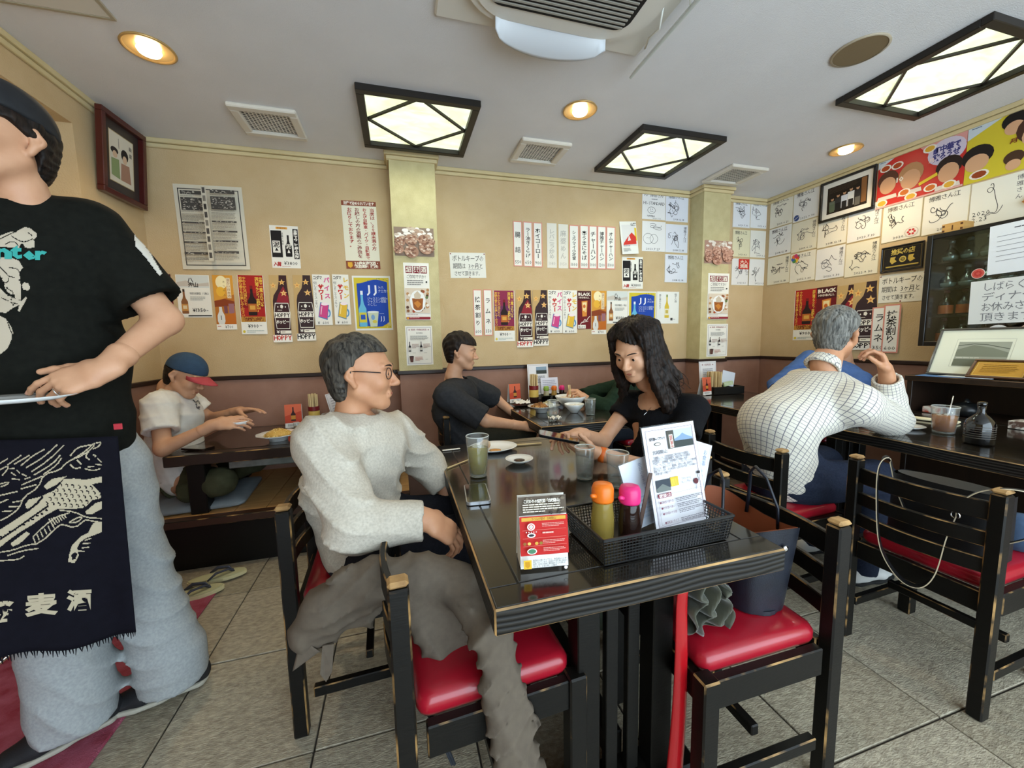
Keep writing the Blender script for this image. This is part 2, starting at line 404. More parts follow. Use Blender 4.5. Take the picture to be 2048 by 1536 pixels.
M_GOLDRING = mat('brass_ring', 'c8a56a', 0.35, 0.5)
M_BULB = mat('lit_bulb', 'fff2d8', 0.4, emit='ffe9c4', estr=6.0)
def downlight(x, y, label, lit=True):
    t = thing('ceiling_downlight', label, 'downlight', (x, y, ZC), group='round recessed downlights')
    MB().lathe([(0.098, -0.001), (0.102, -0.008), (0.094, -0.011), (0.088, -0.004)], n=40, cap0=False, cap1=False).build('ring', M_GOLDRING, t)
    MB().lathe([(0.088, -0.0035), (0.080, -0.0030), (0.068, -0.0022), (0.05, -0.0018)], n=40, cap0=False, cap1=True).build('reflector', mat('warm_reflector', 'd9b678', 0.25, 0.4, emit='ffcf80', estr=0.03), t)
    MB().lathe([(0.040, -0.004), (0.046, -0.014), (0.040, -0.024), (0.026, -0.030), (0.006, -0.032)], n=32).build('bulb', M_BULB, t)
    l = bpy.data.lights.new('downlight_lamp', 'SPOT'); l.energy = DOWNLIGHT_W; l.color = (1.0, 0.76, 0.45); l.spot_size = math.radians(150); l.spot_blend = 0.9; l.shadow_soft_size = 0.04
    lo = bpy.data.objects.new('downlight_lamp', l); link(lo, t); lo.location = (0, 0, -0.08)
    return t
downlight(-1.03, 2.324, 'round brass downlight in the ceiling above the server and platform')
downlight(1.111, 2.292, 'round brass downlight between two square lattice light panels')
downlight(3.266, 2.275, 'round brass downlight above the framed group photograph')
t = thing('ceiling_speaker', 'round tan flush ceiling speaker beside a square lattice light panel', 'speaker', (2.22, 1.513, ZC))
MB().lathe([(0.112, -0.001), (0.114, -0.006), (0.104, -0.008)], n=40, cap0=False, cap1=False).build('rim', mat('speaker_rim', 'a99c86', 0.5), t)
MB().lathe([(0.104, -0.006), (0.06, -0.0065), (0.001, -0.007)], n=40, cap0=False).build('grille', mat('speaker_cloth', '7d6a4c', 0.8, bump=0.4, bscale=900), t)

M_VENT = mat('vent_plastic', 'd8d2c6', 0.5)
M_VENTD = mat('vent_dark', '1a1613', 0.9)
def vent(x0, y0, x1, y1, label, cells=True):
    cx, cy, w, d = (x0 + x1) / 2, (y0 + y1) / 2, x1 - x0, y1 - y0
    t = thing('ceiling_vent', label, 'vent', (cx, cy, ZC), group='square ceiling exhaust vents')
    fw = 0.05
    b = MB()
    for px, py, sx, sy in ((0, d / 2 - fw / 2, w, fw), (0, -d / 2 + fw / 2, w, fw), (w / 2 - fw / 2, 0, fw, d - 2 * fw), (-w / 2 + fw / 2, 0, fw, d - 2 * fw)):
        b.box((px, py, -0.012), (sx, sy, 0.024), 0, 0.006)
    b.build('frame', M_VENT, t)
    MB().box((0, 0, -0.002), (w - 2 * fw, d - 2 * fw, 0.003)).build('backing', M_VENTD, t)  # dark-coloured sheet stands in for the shade inside the grille holes
    iw, idp = w - 2 * fw, d - 2 * fw; n = 13
    g = MB()
    for i in range(1, n): g.box((0, -idp / 2 + idp * i / n, -0.007), (iw, 0.006, 0.0016))
    for i in range(1, n): g.box((-iw / 2 + iw * i / n, 0, -0.007), (0.006 if cells else 0.0015, idp, 0.0014))
    o = g.build('grille', M_VENT, t); o['kind'] = 'stuff'
vent(-0.868, 2.69, -0.51, 3.03, 'white plastic ceiling vent grille above the newspaper poster')
vent(0.87, 2.665, 1.235, 3.005, 'white plastic ceiling vent grille between the downlight and the back wall')
vent(2.62, 2.662, 2.99, 3.005, 'white slatted ceiling vent grille in front of the narrow pillar', False)
# access hatch at the upper edge
t = thing('access_hatch', 'flush white ceiling access hatch with thin dark seam above the server', 'hatch', (-1.30, 1.93, ZC))
MB().box((0, 0, -0.004), (0.45, 0.45, 0.008), 0, 0.002).build('panel', M_VENT, t)
b = MB()
for px, py, sx, sy in ((0, 0.232, 0.475, 0.012), (0, -0.232, 0.475, 0.012), (0.232, 0, 0.012, 0.45), (-0.232, 0, 0.012, 0.45)): b.box((px, py, -0.005), (sx, sy, 0.010))
b.build('frame', mat('hatch_frame', 'a89c84', 0.5), t)

# ceiling cassette air conditioner
ac = thing('ceiling_air_conditioner', 'white ceiling cassette air conditioner with rounded body and open louvre', 'air conditioner', (0.69, 1.34, ZC))
M_ACW = mat('ac_plastic', 'd9d5cb', 0.45)
MB().box((0, 0, -0.010), (0.96, 0.92, 0.02), 0, 0.008).build('base_panel', M_ACW, ac)
def rrect(w, d, r, n=8):
    pts = []
    for cx_, cy_, a0 in ((w / 2 - r, d / 2 - r, 0), (-w / 2 + r, d / 2 - r, 90), (-w / 2 + r, -d / 2 + r, 180), (w / 2 - r, -d / 2 + r, 270)):
        for k in range(n + 1):
            a = math.radians(a0 + 90 * k / n); pts.append((cx_ + r * math.cos(a), cy_ + r * math.sin(a)))
    return pts
b = MB(); b.prism(rrect(0.80, 0.76, 0.2), -0.05, -0.02); b.prism(rrect(0.74, 0.70, 0.18), -0.062, -0.05); b.build('body', M_ACW, ac)
b = MB(); b.prism(rrect(0.60, 0.56, 0.06), -0.067, -0.062); b.build('intake_panel', M_VENTD, ac)
b = MB()
for k in range(26): b.box((0, -0.26 + k * 0.0208, -0.069), (0.56, 0.008, 0.005))
o = b.build('intake_slats', mat('ac_slat', '9a968c', 0.5), ac); o['kind'] = 'stuff'
def flap(u, v):
    x = (u - 0.5) * 0.50; w_ = math.sin(math.pi * u) ** 0.5
    return (x, 0.345 + v * 0.11 * w_, -0.045 - 0.06 * v - 0.010 * math.sin(math.pi * v))
MB().grid(flap, 20, 8, thick=0.006).build('louvre_flap', mat('ac_flap', 'c6c9cd', 0.35), ac)
# the wind deflector hanging at its edge, and its cord
t = thing('air_deflector', 'pale plastic wind deflector strip hung beside the air conditioner', 'deflector')
p0, p1 = Vector((1.175, 1.86, ZC - 0.06)), Vector((1.20, 1.02, ZC - 0.06))
MB().box((p0 + p1) / 2, (0.012, (p1 - p0).length, 0.05), 0, 0.003, R=rot('Y', 35)).build('strip', mat('deflector_plastic', 'c9cfcb', 0.3), t)
MB().tube([(1.10, 1.50, ZC - 0.02), (1.125, 1.56, ZC - 0.07), (1.13, 1.64, ZC - 0.05), (1.15, 1.70, ZC - 0.05)], 0.004).build('cord', M_WHITE, t)
MB().tube([(1.185, 1.45, ZC), (1.185, 1.45, ZC - 0.05)], 0.003).build('hanger', M_WHITE, t)
# ---------------------------------------------------------------- furniture
def cushion_mesh(w, d, h, r=0.03):
    b = MB(); L_ = []
    for k, (ins, z) in enumerate(((0.004, 0), (0.0, 0.012), (0.0, h - 0.020), (0.006, h - 0.008), (0.020, h - 0.001), (0.06, h + 0.003))):
        L_.append([Vector((x, y, z)) for x, y in rrect(d - 2 * ins, w - 2 * ins, r, 5)])
    n = len(L_[0]); o = 0
    vs = [p for l in L_ for p in l]
    fs = [(j * n + i, j * n + (i + 1) % n, (j + 1) * n + (i + 1) % n, (j + 1) * n + i) for j in range(len(L_) - 1) for i in range(n)]
    fs += [tuple(reversed(range(n))), tuple((len(L_) - 1) * n + i for i in range(n))]
    return b.add(vs, fs, 0, True)
CHAIR_MATS = [M_BLACK, M_WORN, M_WORNB]
def make_chair(label, loc, rotz, w=0.42, d=0.42):
    """faces +x; back posts stand at x = 0"""
    t = thing('dining_chair', label, 'chair', loc, math.radians(rotz), group='black ladder-back chairs with red seats')
    for sy in (-1, 1):
        y = sy * (w / 2 - 0.019)
        b = MB(); tl = rot('Y', -1.2)
        b.box((0, y, 0.368), (0.042, 0.038, 0.736), 0, 0.004, 1); b.box((0, y, 0.745), (0.042, 0.038, 0.014), 2, 0.006, 2)
        b.build('back_post', CHAIR_MATS, t)
        MB().box((d - 0.022, y, 0.21), (0.046, 0.044, 0.42), 0, 0.004, 1).build('leg', CHAIR_MATS, t)
        MB().box((d / 2, y, 0.375), (d - 0.085, 0.026, 0.075), 0, 0.003, 1).build('seat_rail', CHAIR_MATS, t)
        MB().box((d / 2, y, 0.135), (d - 0.085, 0.024, 0.034), 0, 0.003, 1).build('stretcher', CHAIR_MATS, t)
    for x in (0.012, d - 0.02):
        MB().box((x, 0, 0.375), (0.024, w - 0.08, 0.07), 0, 0.003, 1).build('seat_rail', CHAIR_MATS, t)
    MB().box((d / 2, 0, 0.19), (0.024, w - 0.09, 0.030), 0, 0.003, 1).build('stretcher', CHAIR_MATS, t)
    for z, h in ((0.675, 0.06), (0.585, 0.05), (0.50, 0.05)):
        b = MB(); n = 10; vs = []; fs = []; ms = []
        for i in range(n + 1):
            u = i / n; y = (u - 0.5) * (w - 0.07); bow = -0.028 * math.sin(math.pi * u)
            c = 0.003
            for px, pz in ((-0.008 + c, -h / 2), (0.008 - c, -h / 2), (0.008, -h / 2 + c), (0.008, h / 2 - c), (0.008 - c, h / 2), (-0.008 + c, h / 2), (-0.008, h / 2 - c), (-0.008, -h / 2 + c)):
                vs.append((bow + px, y, z + pz))
        for i in range(n):
            for k in range(8):
                b.f.append((i * 8 + k, (i + 1) * 8 + k, (i + 1) * 8 + (k + 1) % 8, i * 8 + (k + 1) % 8)); b.m.append(1 if k in (1, 3, 4, 5, 7) and k != 4 else 0); b.sm.append(False)
        b.v = vs
        b.f += [tuple(range(8)), tuple(n * 8 + k for k in reversed(range(8)))]; b.m += [0, 0]; b.sm += [False, False]
        b.build('back_slat', CHAIR_MATS, t)
    o = cushion_mesh(w - 0.065, d - 0.05, 0.05).build('cushion', M_RED, t); o.location = (d / 2, 0, 0.408)
    return t
chair0 = make_chair('black ladder-back chair with glossy red seat carrying the open navy tote', (1.06, 0.885, 0), 180)
CHG = chair0['group']
dup(chair0, loc=(1.155, 1.45, 0), rotz=math.pi, label='black ladder-back chair under the long-haired woman in the black top')
dup(chair0, loc=(-0.036, 0.970, 0), rotz=math.radians(3), label='black ladder-back chair with a taupe coat thrown over its back')
dup(chair0, loc=(-0.36, 1.455, 0), rotz=math.radians(2), label='black ladder-back chair under the grey-haired man in the grey sweater')
dup(chair0, loc=(1.705, 0.875, 0), rotz=math.radians(2), label='black ladder-back chair with a black shoulder bag strap hung on it')
dup(chair0, loc=(1.505, 1.415, 0), rotz=math.radians(2), label='black ladder-back chair under the man in the checked shirt')
dup(chair0, loc=(0.27, 2.70, 0), rotz=0, label='black ladder-back chair under the young man in the charcoal shirt')
dup(chair0, loc=(2.02, 2.74, 0), rotz=math.pi, label='black ladder-back chair under the diner in the dark green sweater')
dup(chair0, loc=(3.42, 2.32, 0), rotz=math.radians(183), label='black ladder-back chair under the diner in the blue shirt')

M_APRON = mat('wavy_grain_black', '15130f', 0.4, spec=0.3)
def grain(m):
    nt = m.node_tree; N = nt.nodes; L = nt.links; bs = N['Principled BSDF']
    tc = N.new('ShaderNodeTexCoord'); mp = N.new('ShaderNodeMapping'); mp.inputs['Scale'].default_value = (2.2, 2.2, 7)
    w = N.new('ShaderNodeTexWave'); w.wave_type = 'BANDS'; w.bands_direction = 'Z'; w.inputs['Scale'].default_value = 3.6; w.inputs['Distortion'].default_value = 14; w.inputs['Detail'].default_value = 1.0; w.inputs['Detail Scale'].default_value = 0.35
    r = N.new('ShaderNodeValToRGB'); r.color_ramp.elements[0].position = 0.35; r.color_ramp.elements[1].position = 0.8
    r.color_ramp.elements[0].color = lin('100e0c'); r.color_ramp.elements[1].color = lin('2a2723')
    bp = N.new('ShaderNodeBump'); bp.inputs['Strength'].default_value = 0.25; bp.inputs['Distance'].default_value = 0.004
    L.new(tc.outputs['Object'], mp.inputs[0]); L.new(mp.outputs[0], w.inputs['Vector']); L.new(w.outputs['Fac'], r.inputs[0]); L.new(r.outputs[0], bs.inputs['Base Color'])
    L.new(w.outputs['Fac'], bp.inputs['Height']); L.new(bp.outputs[0], bs.inputs['Normal'])
grain(M_APRON)
M_WORNT = mat('worn_table_edge', '33271a', 0.45, color2='cfa367', scale=5, contrast=1.5)
def make_table(label, x0, y0, x1, y1, top=0.71, thick=0.056, pedestal=True, border=0.07, name='dining_table', group='black lacquered dining tables'):
    cx, cy, w, d = (x0 + x1) / 2, (y0 + y1) / 2, x1 - x0, y1 - y0
    t = thing(name, label, 'table', (cx, cy, 0), group=group)
    MB().box((0, 0, top - thick / 2), (w, d, thick), 0, 0.0035, 1).build('edge_band', [M_APRON, M_WORNT], t)
    tm_ = [M_TOP, mat('inlay_line', '54452f', 0.3)]
    b = MB(); b.box((0, 0, top - 0.001), (w - 2 * border, d - 2 * border, 0.005), 0, 0.001); b.build('inner_panel', tm_, t)
    for px, py, sx, sy in ((0, d / 2 - border / 2, w - 0.012, border - 0.009), (0, -d / 2 + border / 2, w - 0.012, border - 0.009), (w / 2 - border / 2, 0, border - 0.009, d - 2 * border + 0.004), (-w / 2 + border / 2, 0, border - 0.009, d - 2 * border + 0.004)):
        MB().box((px, py, top - 0.001), (sx, sy, 0.005), 0, 0.001).build('border_board', tm_, t)
    if pedestal:
        pw = 0.27
        for sy in (-1, 1):
            y = sy * (d / 2 - 0.14)
            for sx in (-1, 1):
                MB().box((sx * (pw / 2 - 0.03), y, (top - thick) / 2), (0.06, 0.06, top - thick), 0, 0.003).build('leg', M_BLACK, t)
            MB().box((0, y, top - thick - 0.05), (pw - 0.12, 0.04, 0.09), 0, 0.003).build('rail', M_BLACK, t)
            MB().box((0, y, 0.04), (pw + 0.16, 0.09, 0.07), 0, 0.005).build('foot', M_BLACK, t)
            for k in range(2):
                MB().box(((k - 0.5) * 0.062, y, 0.33), (0.034, 0.022, 0.5), 0, 0.002).build('slat', M_BLACK, t)
        MB().box((0, 0, 0.12), (0.05, d - 0.34, 0.07), 0, 0.003).build('stretcher', M_BLACK, t)
    return t
TH = 0.7115
make_table('glossy black table in front with the mesh basket and red menu card', 0.150, 0.682, 0.872, 1.935)
make_table('black table against the back wall with the noodle bowl', 0.790, 2.16, 1.52, 3.24)
make_table('long black table along the shelf unit with the iced tea glass', 2.27, 0.42, 3.19, 1.92)
make_table('black table in the far corner carrying the chopstick tray', 2.27, 1.94, 3.10, 3.05)
# low table on the platform
t = thing('low_table', 'low dark wooden table on the raised platform with fried rice on it', 'table', (-0.755, 2.84, PLZ))
lt_top = 0.645 - PLZ; w, d = 0.97, 0.74
M_LOWT = mat('low_table_brown', '2a1c15', 0.28, color2='1e1511', scale=6, stretch=(6, 1, 1), coat=0.4)
MB().box((0, 0, lt_top - 0.03), (w, d, 0.06), 0, 0.004, 1).build('top', [M_LOWT, M_WORN], t)
MB().box((0, 0, lt_top + 0.001), (w - 0.14, d - 0.14, 0.003), 0, 0.001).build('inner_panel', M_TOP, t)
for sx in (-1, 1):
    for sy in (-1, 1):
        MB().box((sx * (w / 2 - 0.13), sy * (d / 2 - 0.07), (lt_top - 0.06) / 2), (0.085, 0.085, lt_top - 0.06), 0, 0.004).build('leg', M_BLACK, t)
MB().box((-0.02, -d / 2 + 0.10, lt_top - 0.085), (0.36, 0.12, 0.045), 0, 0.004).build('gas_drawer', mat('burner_steel', '8d948f', 0.35, 0.7, color2='5c625e', scale=14), t)

# open shelf unit along the right-hand wall
su = thing('shelf_unit', 'dark open-fronted wooden shelf unit below the bottle cabinet', 'shelf', (3.44, 1.06, 0))
M_DWOOD = mat('dark_shelf_wood', '2c1d13', 0.45, color2='1f150e', scale=5, stretch=(1, 6, 1), bump=0.05)
MB().box((0, 0, 0.925), (0.40, 1.46, 0.034), 0, 0.003, 1).build('top', [M_DWOOD, mat('shelf_edge', '5b4028', 0.5)], su)
for sy in (-1, 1): MB().box((0.0, sy * 0.705, 0.454), (0.38, 0.03, 0.908), 0, 0.002).build('side_panel', M_DWOOD, su)
MB().box((0.18, 0, 0.454), (0.02, 1.38, 0.908)).build('back_panel', M_DWOOD, su)
MB().box((0, 0, 0.69), (0.36, 1.38, 0.024)).build('shelf_board', M_DWOOD, su)
MB().box((-0.175, 0, 0.34), (0.02, 1.38, 0.66)).build('front_panel', M_DWOOD, su)

# wall cabinet for kept bottles
CX0, CX1, CY0, CY1, CZ0, CZ1 = 3.47, 3.655, 0.98, 1.85, 1.13, 1.865
wc = thing('bottle_cabinet', 'black glass-fronted wall cabinet full of kept bottles', 'cabinet', (0, 0, 0))
M_CAB = mat('cabinet_black', '16130f', 0.35)
cyc, czc, cxc = (CY0 + CY1) / 2, (CZ0 + CZ1) / 2, (CX0 + CX1) / 2
for y in (CY0 + 0.01, CY1 - 0.01): MB().box((cxc, y, czc), (CX1 - CX0, 0.02, CZ1 - CZ0), 0, 0.002).build('side_panel', M_CAB, wc)
for z in (CZ0 + 0.01, CZ1 - 0.01): MB().box((cxc, cyc, z), (CX1 - CX0, CY1 - CY0 - 0.04, 0.02), 0, 0.002).build('end_panel', M_CAB, wc)
MB().box((CX1 - 0.006, cyc, czc), (0.012, CY1 - CY0 - 0.04, CZ1 - CZ0 - 0.04)).build('back_panel', mat('cabinet_inside', '2a221b', 0.6), wc)
SHZ = [CZ0 + 0.02, CZ0 + 0.205, CZ0 + 0.385, CZ0 + 0.555]
for z in SHZ[1:]: MB().box((cxc + 0.01, cyc, z - 0.006), (CX1 - CX0 - 0.04, CY1 - CY0 - 0.04, 0.012)).build('shelf_board', M_CAB, wc)
dr = MB()
fw = 0.03
for y in (CY0 + fw / 2, CY1 - fw / 2): dr.box((CX0 - 0.009, y, czc), (0.018, fw, CZ1 - CZ0), 0, 0.002)
for z in (CZ0 + fw / 2, CZ1 - fw / 2): dr.box((CX0 - 0.009, cyc, z), (0.018, CY1 - CY0 - 2 * fw, fw), 0, 0.002)
dr = dr.build('door', M_CAB, wc)
MB().box((CX0 - 0.009, cyc, czc), (0.004, CY1 - CY0 - 2 * fw, CZ1 - CZ0 - 2 * fw)).build('pane', M_PANE, dr)
# ---------------------------------------------------------------- printed sheets: paper with flat print on it
SHEETS = []
class Sheet:
    """thin real sheet; print is laid on it as flat shapes (x right 0..1, y down 0..1)"""
    def __init__(s, name, label, cat, m, w, h, base='ece8dd', group=None, thick=0.0012, rough=0.6, parent=None, bow=0.0):
        s.name, s.label, s.cat, s.m, s.w, s.h, s.base, s.group, s.thick, s.rough, s.parent, s.bow = name, label, cat, m, w, h, base, group, thick, rough, parent, bow
        s.ops = []; SHEETS.append(s)
    def rect(s, x0, y0, x1, y1, c): s.ops.append(('poly', [(x0, y0), (x1, y0), (x1, y1), (x0, y1)], c)); return s
    def poly(s, pts, c): s.ops.append(('poly', pts, c)); return s
    def ell(s, cx, cy, rx, ry, c, n=20, a0=0): s.ops.append(('poly', [(cx + rx * math.cos(2 * math.pi * (i + a0) / n), cy + ry * math.sin(2 * math.pi * (i + a0) / n)) for i in range(n)], c)); return s
    def border(s, x0, y0, x1, y1, t, c):
        tx = t; ty = t * s.w / s.h
        s.rect(x0, y0, x1, y0 + ty, c); s.rect(x0, y1 - ty, x1, y1, c); s.rect(x0, y0 + ty, x0 + tx, y1 - ty, c); s.rect(x1 - tx, y0 + ty, x1, y1 - ty, c); return s
    def star(s, cx, cy, r, c, c2=None):
        k = s.w / s.h
        pts = [(cx + (r if i % 2 == 0 else r * 0.42) * math.sin(math.pi * i / 5), cy - (r if i % 2 == 0 else r * 0.42) * math.cos(math.pi * i / 5) * k) for i in range(10)]
        s.poly(pts, c)
        if c2: s.ell(cx, cy, r * 0.22, r * 0.22 * k, c2, 8)
        return s
    def line(s, pts, wd, c): s.ops.append(('line', pts, wd, c)); return s
    def text(s, t, x0, y0, x1, y1, c='1c1a18', vert=False, bold=0.0): s.ops.append(('text', t, x0, y0, x1, y1, c, vert, bold)); return s
    def lines(s, x0, y0, x1, y1, n, c='6b6660', f=0.45, seed=1):
        """rows of print too small to read"""
        rr = random.Random(seed); dy = (y1 - y0) / n
        for i in range(n):
            y = y0 + dy * i; x = x0; xe = x0 + (x1 - x0) * (rr.uniform(0.45, 0.8) if i == n - 1 else rr.uniform(0.9, 1.0))
            while x < xe:
                l = min(rr.uniform(0.05, 0.16) * (x1 - x0), xe - x); s.rect(x, y, x + l, y + dy * f, c); x += l + 0.012 * (x1 - x0)
        return s
    def scrawl(s, x0, y0, x1, y1, c, seed, n=16, wd=0.006):
        """one flowing handwritten stroke"""
        rr = random.Random(seed); pts = []
        x, y = rr.uniform(0.1, 0.4), rr.uniform(0.1, 0.3); a = rr.uniform(0, 6.28); va = rr.uniform(-1, 1) * 0.9
        for i in range(n * 4):
            if i % 6 == 0: va = rr.uniform(-1.1, 1.1)
            a += va * 0.55; st = 0.075
            x += math.cos(a) * st * 0.8; y += math.sin(a) * st
            if not 0 < x < 1: a = math.pi - a; x = min(max(x, 0), 1)
            if not 0 < y < 1: a = -a; y = min(max(y, 0), 1)
            pts.append((x0 + x * (x1 - x0), y0 + y * (y1 - y0)))
        return s.line(pts, wd, c)
    def bottle(s, cx, top, bot, rw, c, label=None, cap=None, lab2=None):
        H = bot - top
        P = [(0.30, 0), (0.30, 0.25), (0.45, 0.36), (1.0, 0.50), (1.0, 0.97), (0.9, 1.0)]
        s.poly([(cx - a * rw, top + b_ * H) for a, b_ in P] + [(cx + a * rw, top + b_ * H) for a, b_ in reversed(P)], c)
        if cap: s.rect(cx - 0.32 * rw, top - 0.01 * H, cx + 0.32 * rw, top + 0.10 * H, cap)
        if label: s.rect(cx - 0.96 * rw, top + 0.60 * H, cx + 0.96 * rw, top + 0.88 * H, label)
        if lab2: s.rect(cx - 0.6 * rw, top + 0.66 * H, cx + 0.6 * rw, top + 0.80 * H, lab2)
        return s

GLYPH = {}
def load_glyphs(keys):
    objs = []
    for ch, bold in keys:
        cu = bpy.data.curves.new('glyph', 'FONT'); cu.body = ch; cu.resolution_u = 1; cu.offset = bold
        o = bpy.data.objects.new('glyph', cu); COL.objects.link(o); objs.append((ch, bold, o, cu))
    dg = bpy.context.evaluated_depsgraph_get(); dg.update()
    for ch, bold, o, cu in objs:
        me = o.evaluated_get(dg).to_mesh()
        v = np.empty(len(me.vertices) * 3); me.vertices.foreach_get('co', v); v = v.reshape(-1, 3)[:, :2].copy()
        f = [tuple(p.vertices) for p in me.polygons]
        GLYPH[(ch, bold)] = (v, f); o.evaluated_get(dg).to_mesh_clear()
    for _, _, o, cu in objs:
        bpy.data.objects.remove(o); bpy.data.curves.remove(cu)
def glyph_layout(t, vert):
    lines = t.split('\n')
    cells = []      # (char, col, row, width)
    if vert:
        for li, ln in enumerate(lines):
            for k, ch in enumerate(ln): cells.append((ch, -li, k))
        return cells, len(lines), max(len(l) for l in lines)
    for li, ln in enumerate(lines):
        x = 0.0
        for ch in ln:
            wv = 1.0 if ord(ch) > 0x2E80 else (0.34 if ch in "iIl1.,:!'|" else 0.62)
            cells.append((ch, x, li, wv)); x += wv
    return cells, max(sum(1.0 if ord(c) > 0x2E80 else (0.34 if c in "iIl1.,:!'|" else 0.62) for c in l) for l in lines), len(lines)
def flush_sheets():
    keys = {('国', 0.0)}
    for s in SHEETS:
        for op in s.ops:
            if op[0] == 'text':
                for ch in op[1]:
                    if ch not in ' \n　': keys.add((ch, op[8]))
    load_glyphs(sorted(keys))
    g0 = GLYPH[('国', 0.0)][0]; ex0, ey0 = g0.min(0); ex1, ey1 = g0.max(0); em = max(ex1 - ex0, ey1 - ey0) * 1.06
    ecx, ecy = (ex0 + ex1) / 2, (ey0 + ey1) / 2
    for s in SHEETS:
        V = []; F = []; MI = []; mats = {}; z = s.thick / 2 + 0.0002
        def mi(c):
            if c not in mats: mats[c] = len(mats)
            return mats[c]
        def P(x, y):
            return ((x - 0.5) * s.w, (0.5 - y) * s.h, z)
        for op in s.ops:
            z += 0.00012
            if op[0] == 'poly':
                o = len(V); pts = [P(x, y) for x, y in op[1]]
                ar = sum(pts[i][0] * pts[(i + 1) % len(pts)][1] - pts[(i + 1) % len(pts)][0] * pts[i][1] for i in range(len(pts)))
                if ar < 0: pts = pts[::-1]
                V += pts; F.append(tuple(range(o, o + len(pts)))); MI.append(mi(op[2]))
            elif op[0] == 'line':
                pts = [Vector(P(x, y)) for x, y in op[1]]; wd = op[2]
                # round the corners
                q = [pts[0]]
                for a, b_ in zip(pts, pts[1:]): q += [a * 0.75 + b_ * 0.25, a * 0.25 + b_ * 0.75]
                q.append(pts[-1]); o = len(V)
                for i, p in enumerate(q):
                    t_ = q[min(i + 1, len(q) - 1)] - q[max(i - 1, 0)]; nrm = Vector((-t_.y, t_.x, 0))
                    nrm = nrm.normalized() * wd / 2 if nrm.length > 1e-9 else Vector((wd / 2, 0, 0))
                    V += [tuple(p + nrm), tuple(p - nrm)]
                for i in range(len(q) - 1):
                    F.append((o + 2 * i, o + 2 * i + 1, o + 2 * i + 3, o + 2 * i + 2)); MI.append(mi(op[3]))
            else:
                _, t, x0, y0, x1, y1, c, vert, bold = op
                bw, bh = (x1 - x0) * s.w, (y1 - y0) * s.h
                cells, nc, nr = glyph_layout(t, vert)
                sx = bw / nc; sy = bh / nr
                if vert:
                    fs = min(sx, sy * 1.15); fx = fs; fy = min(sy, fs)
                else:
                    fs = min(sx, sy); fx = min(sx, fs * 1.25); fy = min(sy, fs * 1.35)
                X0 = (x0 - 0.5) * s.w; Y0 = (0.5 - y0) * s.h
                k = mi(c)
                for cell in cells:
                    ch = cell[0]
                    if ch in ' 　': continue
                    v, f = GLYPH[(ch, bold)]
                    if not len(v): continue
                    if vert:
                        cx = X0 + bw + (cell[1] - 0.5) * sx; cy = Y0 - (cell[2] + 0.5) * sy
                        if ch == 'ー':
                            v = np.stack([(v[:, 1] - ecy) + ecx, -(v[:, 0] - ecx) + ecy], 1)
                        gx = (v[:, 0] - (ecx if ord(ch) > 0x2E80 else (v[:, 0].min() + v[:, 0].max()) / 2)) / em * fx
                    else:
                        wv = cell[3]; cx = X0 + (bw - nc * fx) / 2 + (cell[1] + wv / 2) * fx; cy = Y0 - (bh - nr * fy) / 2 - (cell[2] + 0.5) * fy
                        gx = (v[:, 0] - (ecx if ord(ch) > 0x2E80 else (v[:, 0].min() + v[:, 0].max()) / 2)) / em * fx
                    gy = (v[:, 1] - ecy) / em * fy
                    o = len(V); V += [(cx + a, cy + b_, z) for a, b_ in zip(gx, gy)]
                    F += [tuple(i + o for i in ff) for ff in f]; MI += [k] * len(f)
        base = mat('paper_' + s.base + ('' if s.rough == 0.6 else '_%g' % s.rough), s.base, s.rough, spec=0.35)
        b = MB()
        b.box((0, 0, 0), (s.w, s.h, s.thick))
        o = b.build(s.name, base, s.parent); o.matrix_local = s.m @ Matrix.Translation((0, 0, s.bow)) @ Matrix.Rotation(math.atan2(-2 * s.bow, s.h), 4, 'X')
        if s.label: tag(o, s.label, s.cat, s.group)
        if V:
            me = bpy.data.meshes.new('print'); me.from_pydata(V, [], F)
            for c in mats: me.materials.append(flat(c))
            me.polygons.foreach_set('material_index', MI); me.update()
            link(bpy.data.objects.new('print', me), o)
        s.obj = o
def wm(plane, c, roll=0.0, off=0.0):
    """matrix of a sheet centred at c on a wall; plane B faces the room from the back wall, R from the right one, L from the left"""
    r = {'B': (1, 0, 0), 'R': (0, -1, 0), 'L': (0, 1, 0)}[plane]
    m_ = frame_m(Vector(c), r, (0, 0, 1))
    return m_ @ Matrix.Rotation(math.radians(roll), 4, 'Z')
def wall_rect(plane, k, x0, y0, x1, y1, lift=0.0014):
    f = on_y if plane == 'B' else on_x
    a, b_ = f(x0, y0, k), f(x1, y1, k); c = (a + b_) / 2
    if plane == 'B': c.y = k - lift; w = abs(b_.x - a.x)
    else: c.x = k + (lift if plane == 'L' else -lift); w = abs(a.y - b_.y)
    return c, w, abs(a.z - b_.z)
def wsheet(name, label, cat, plane, k, x0, y0, x1, y1, base='ece8dd', roll=0.0, lift=0.0014, group=None, **kw):
    c, w, h = wall_rect(plane, k, x0, y0, x1, y1, lift)
    return Sheet(name, label, cat, wm(plane, c, roll), w, h, base, group, **kw)

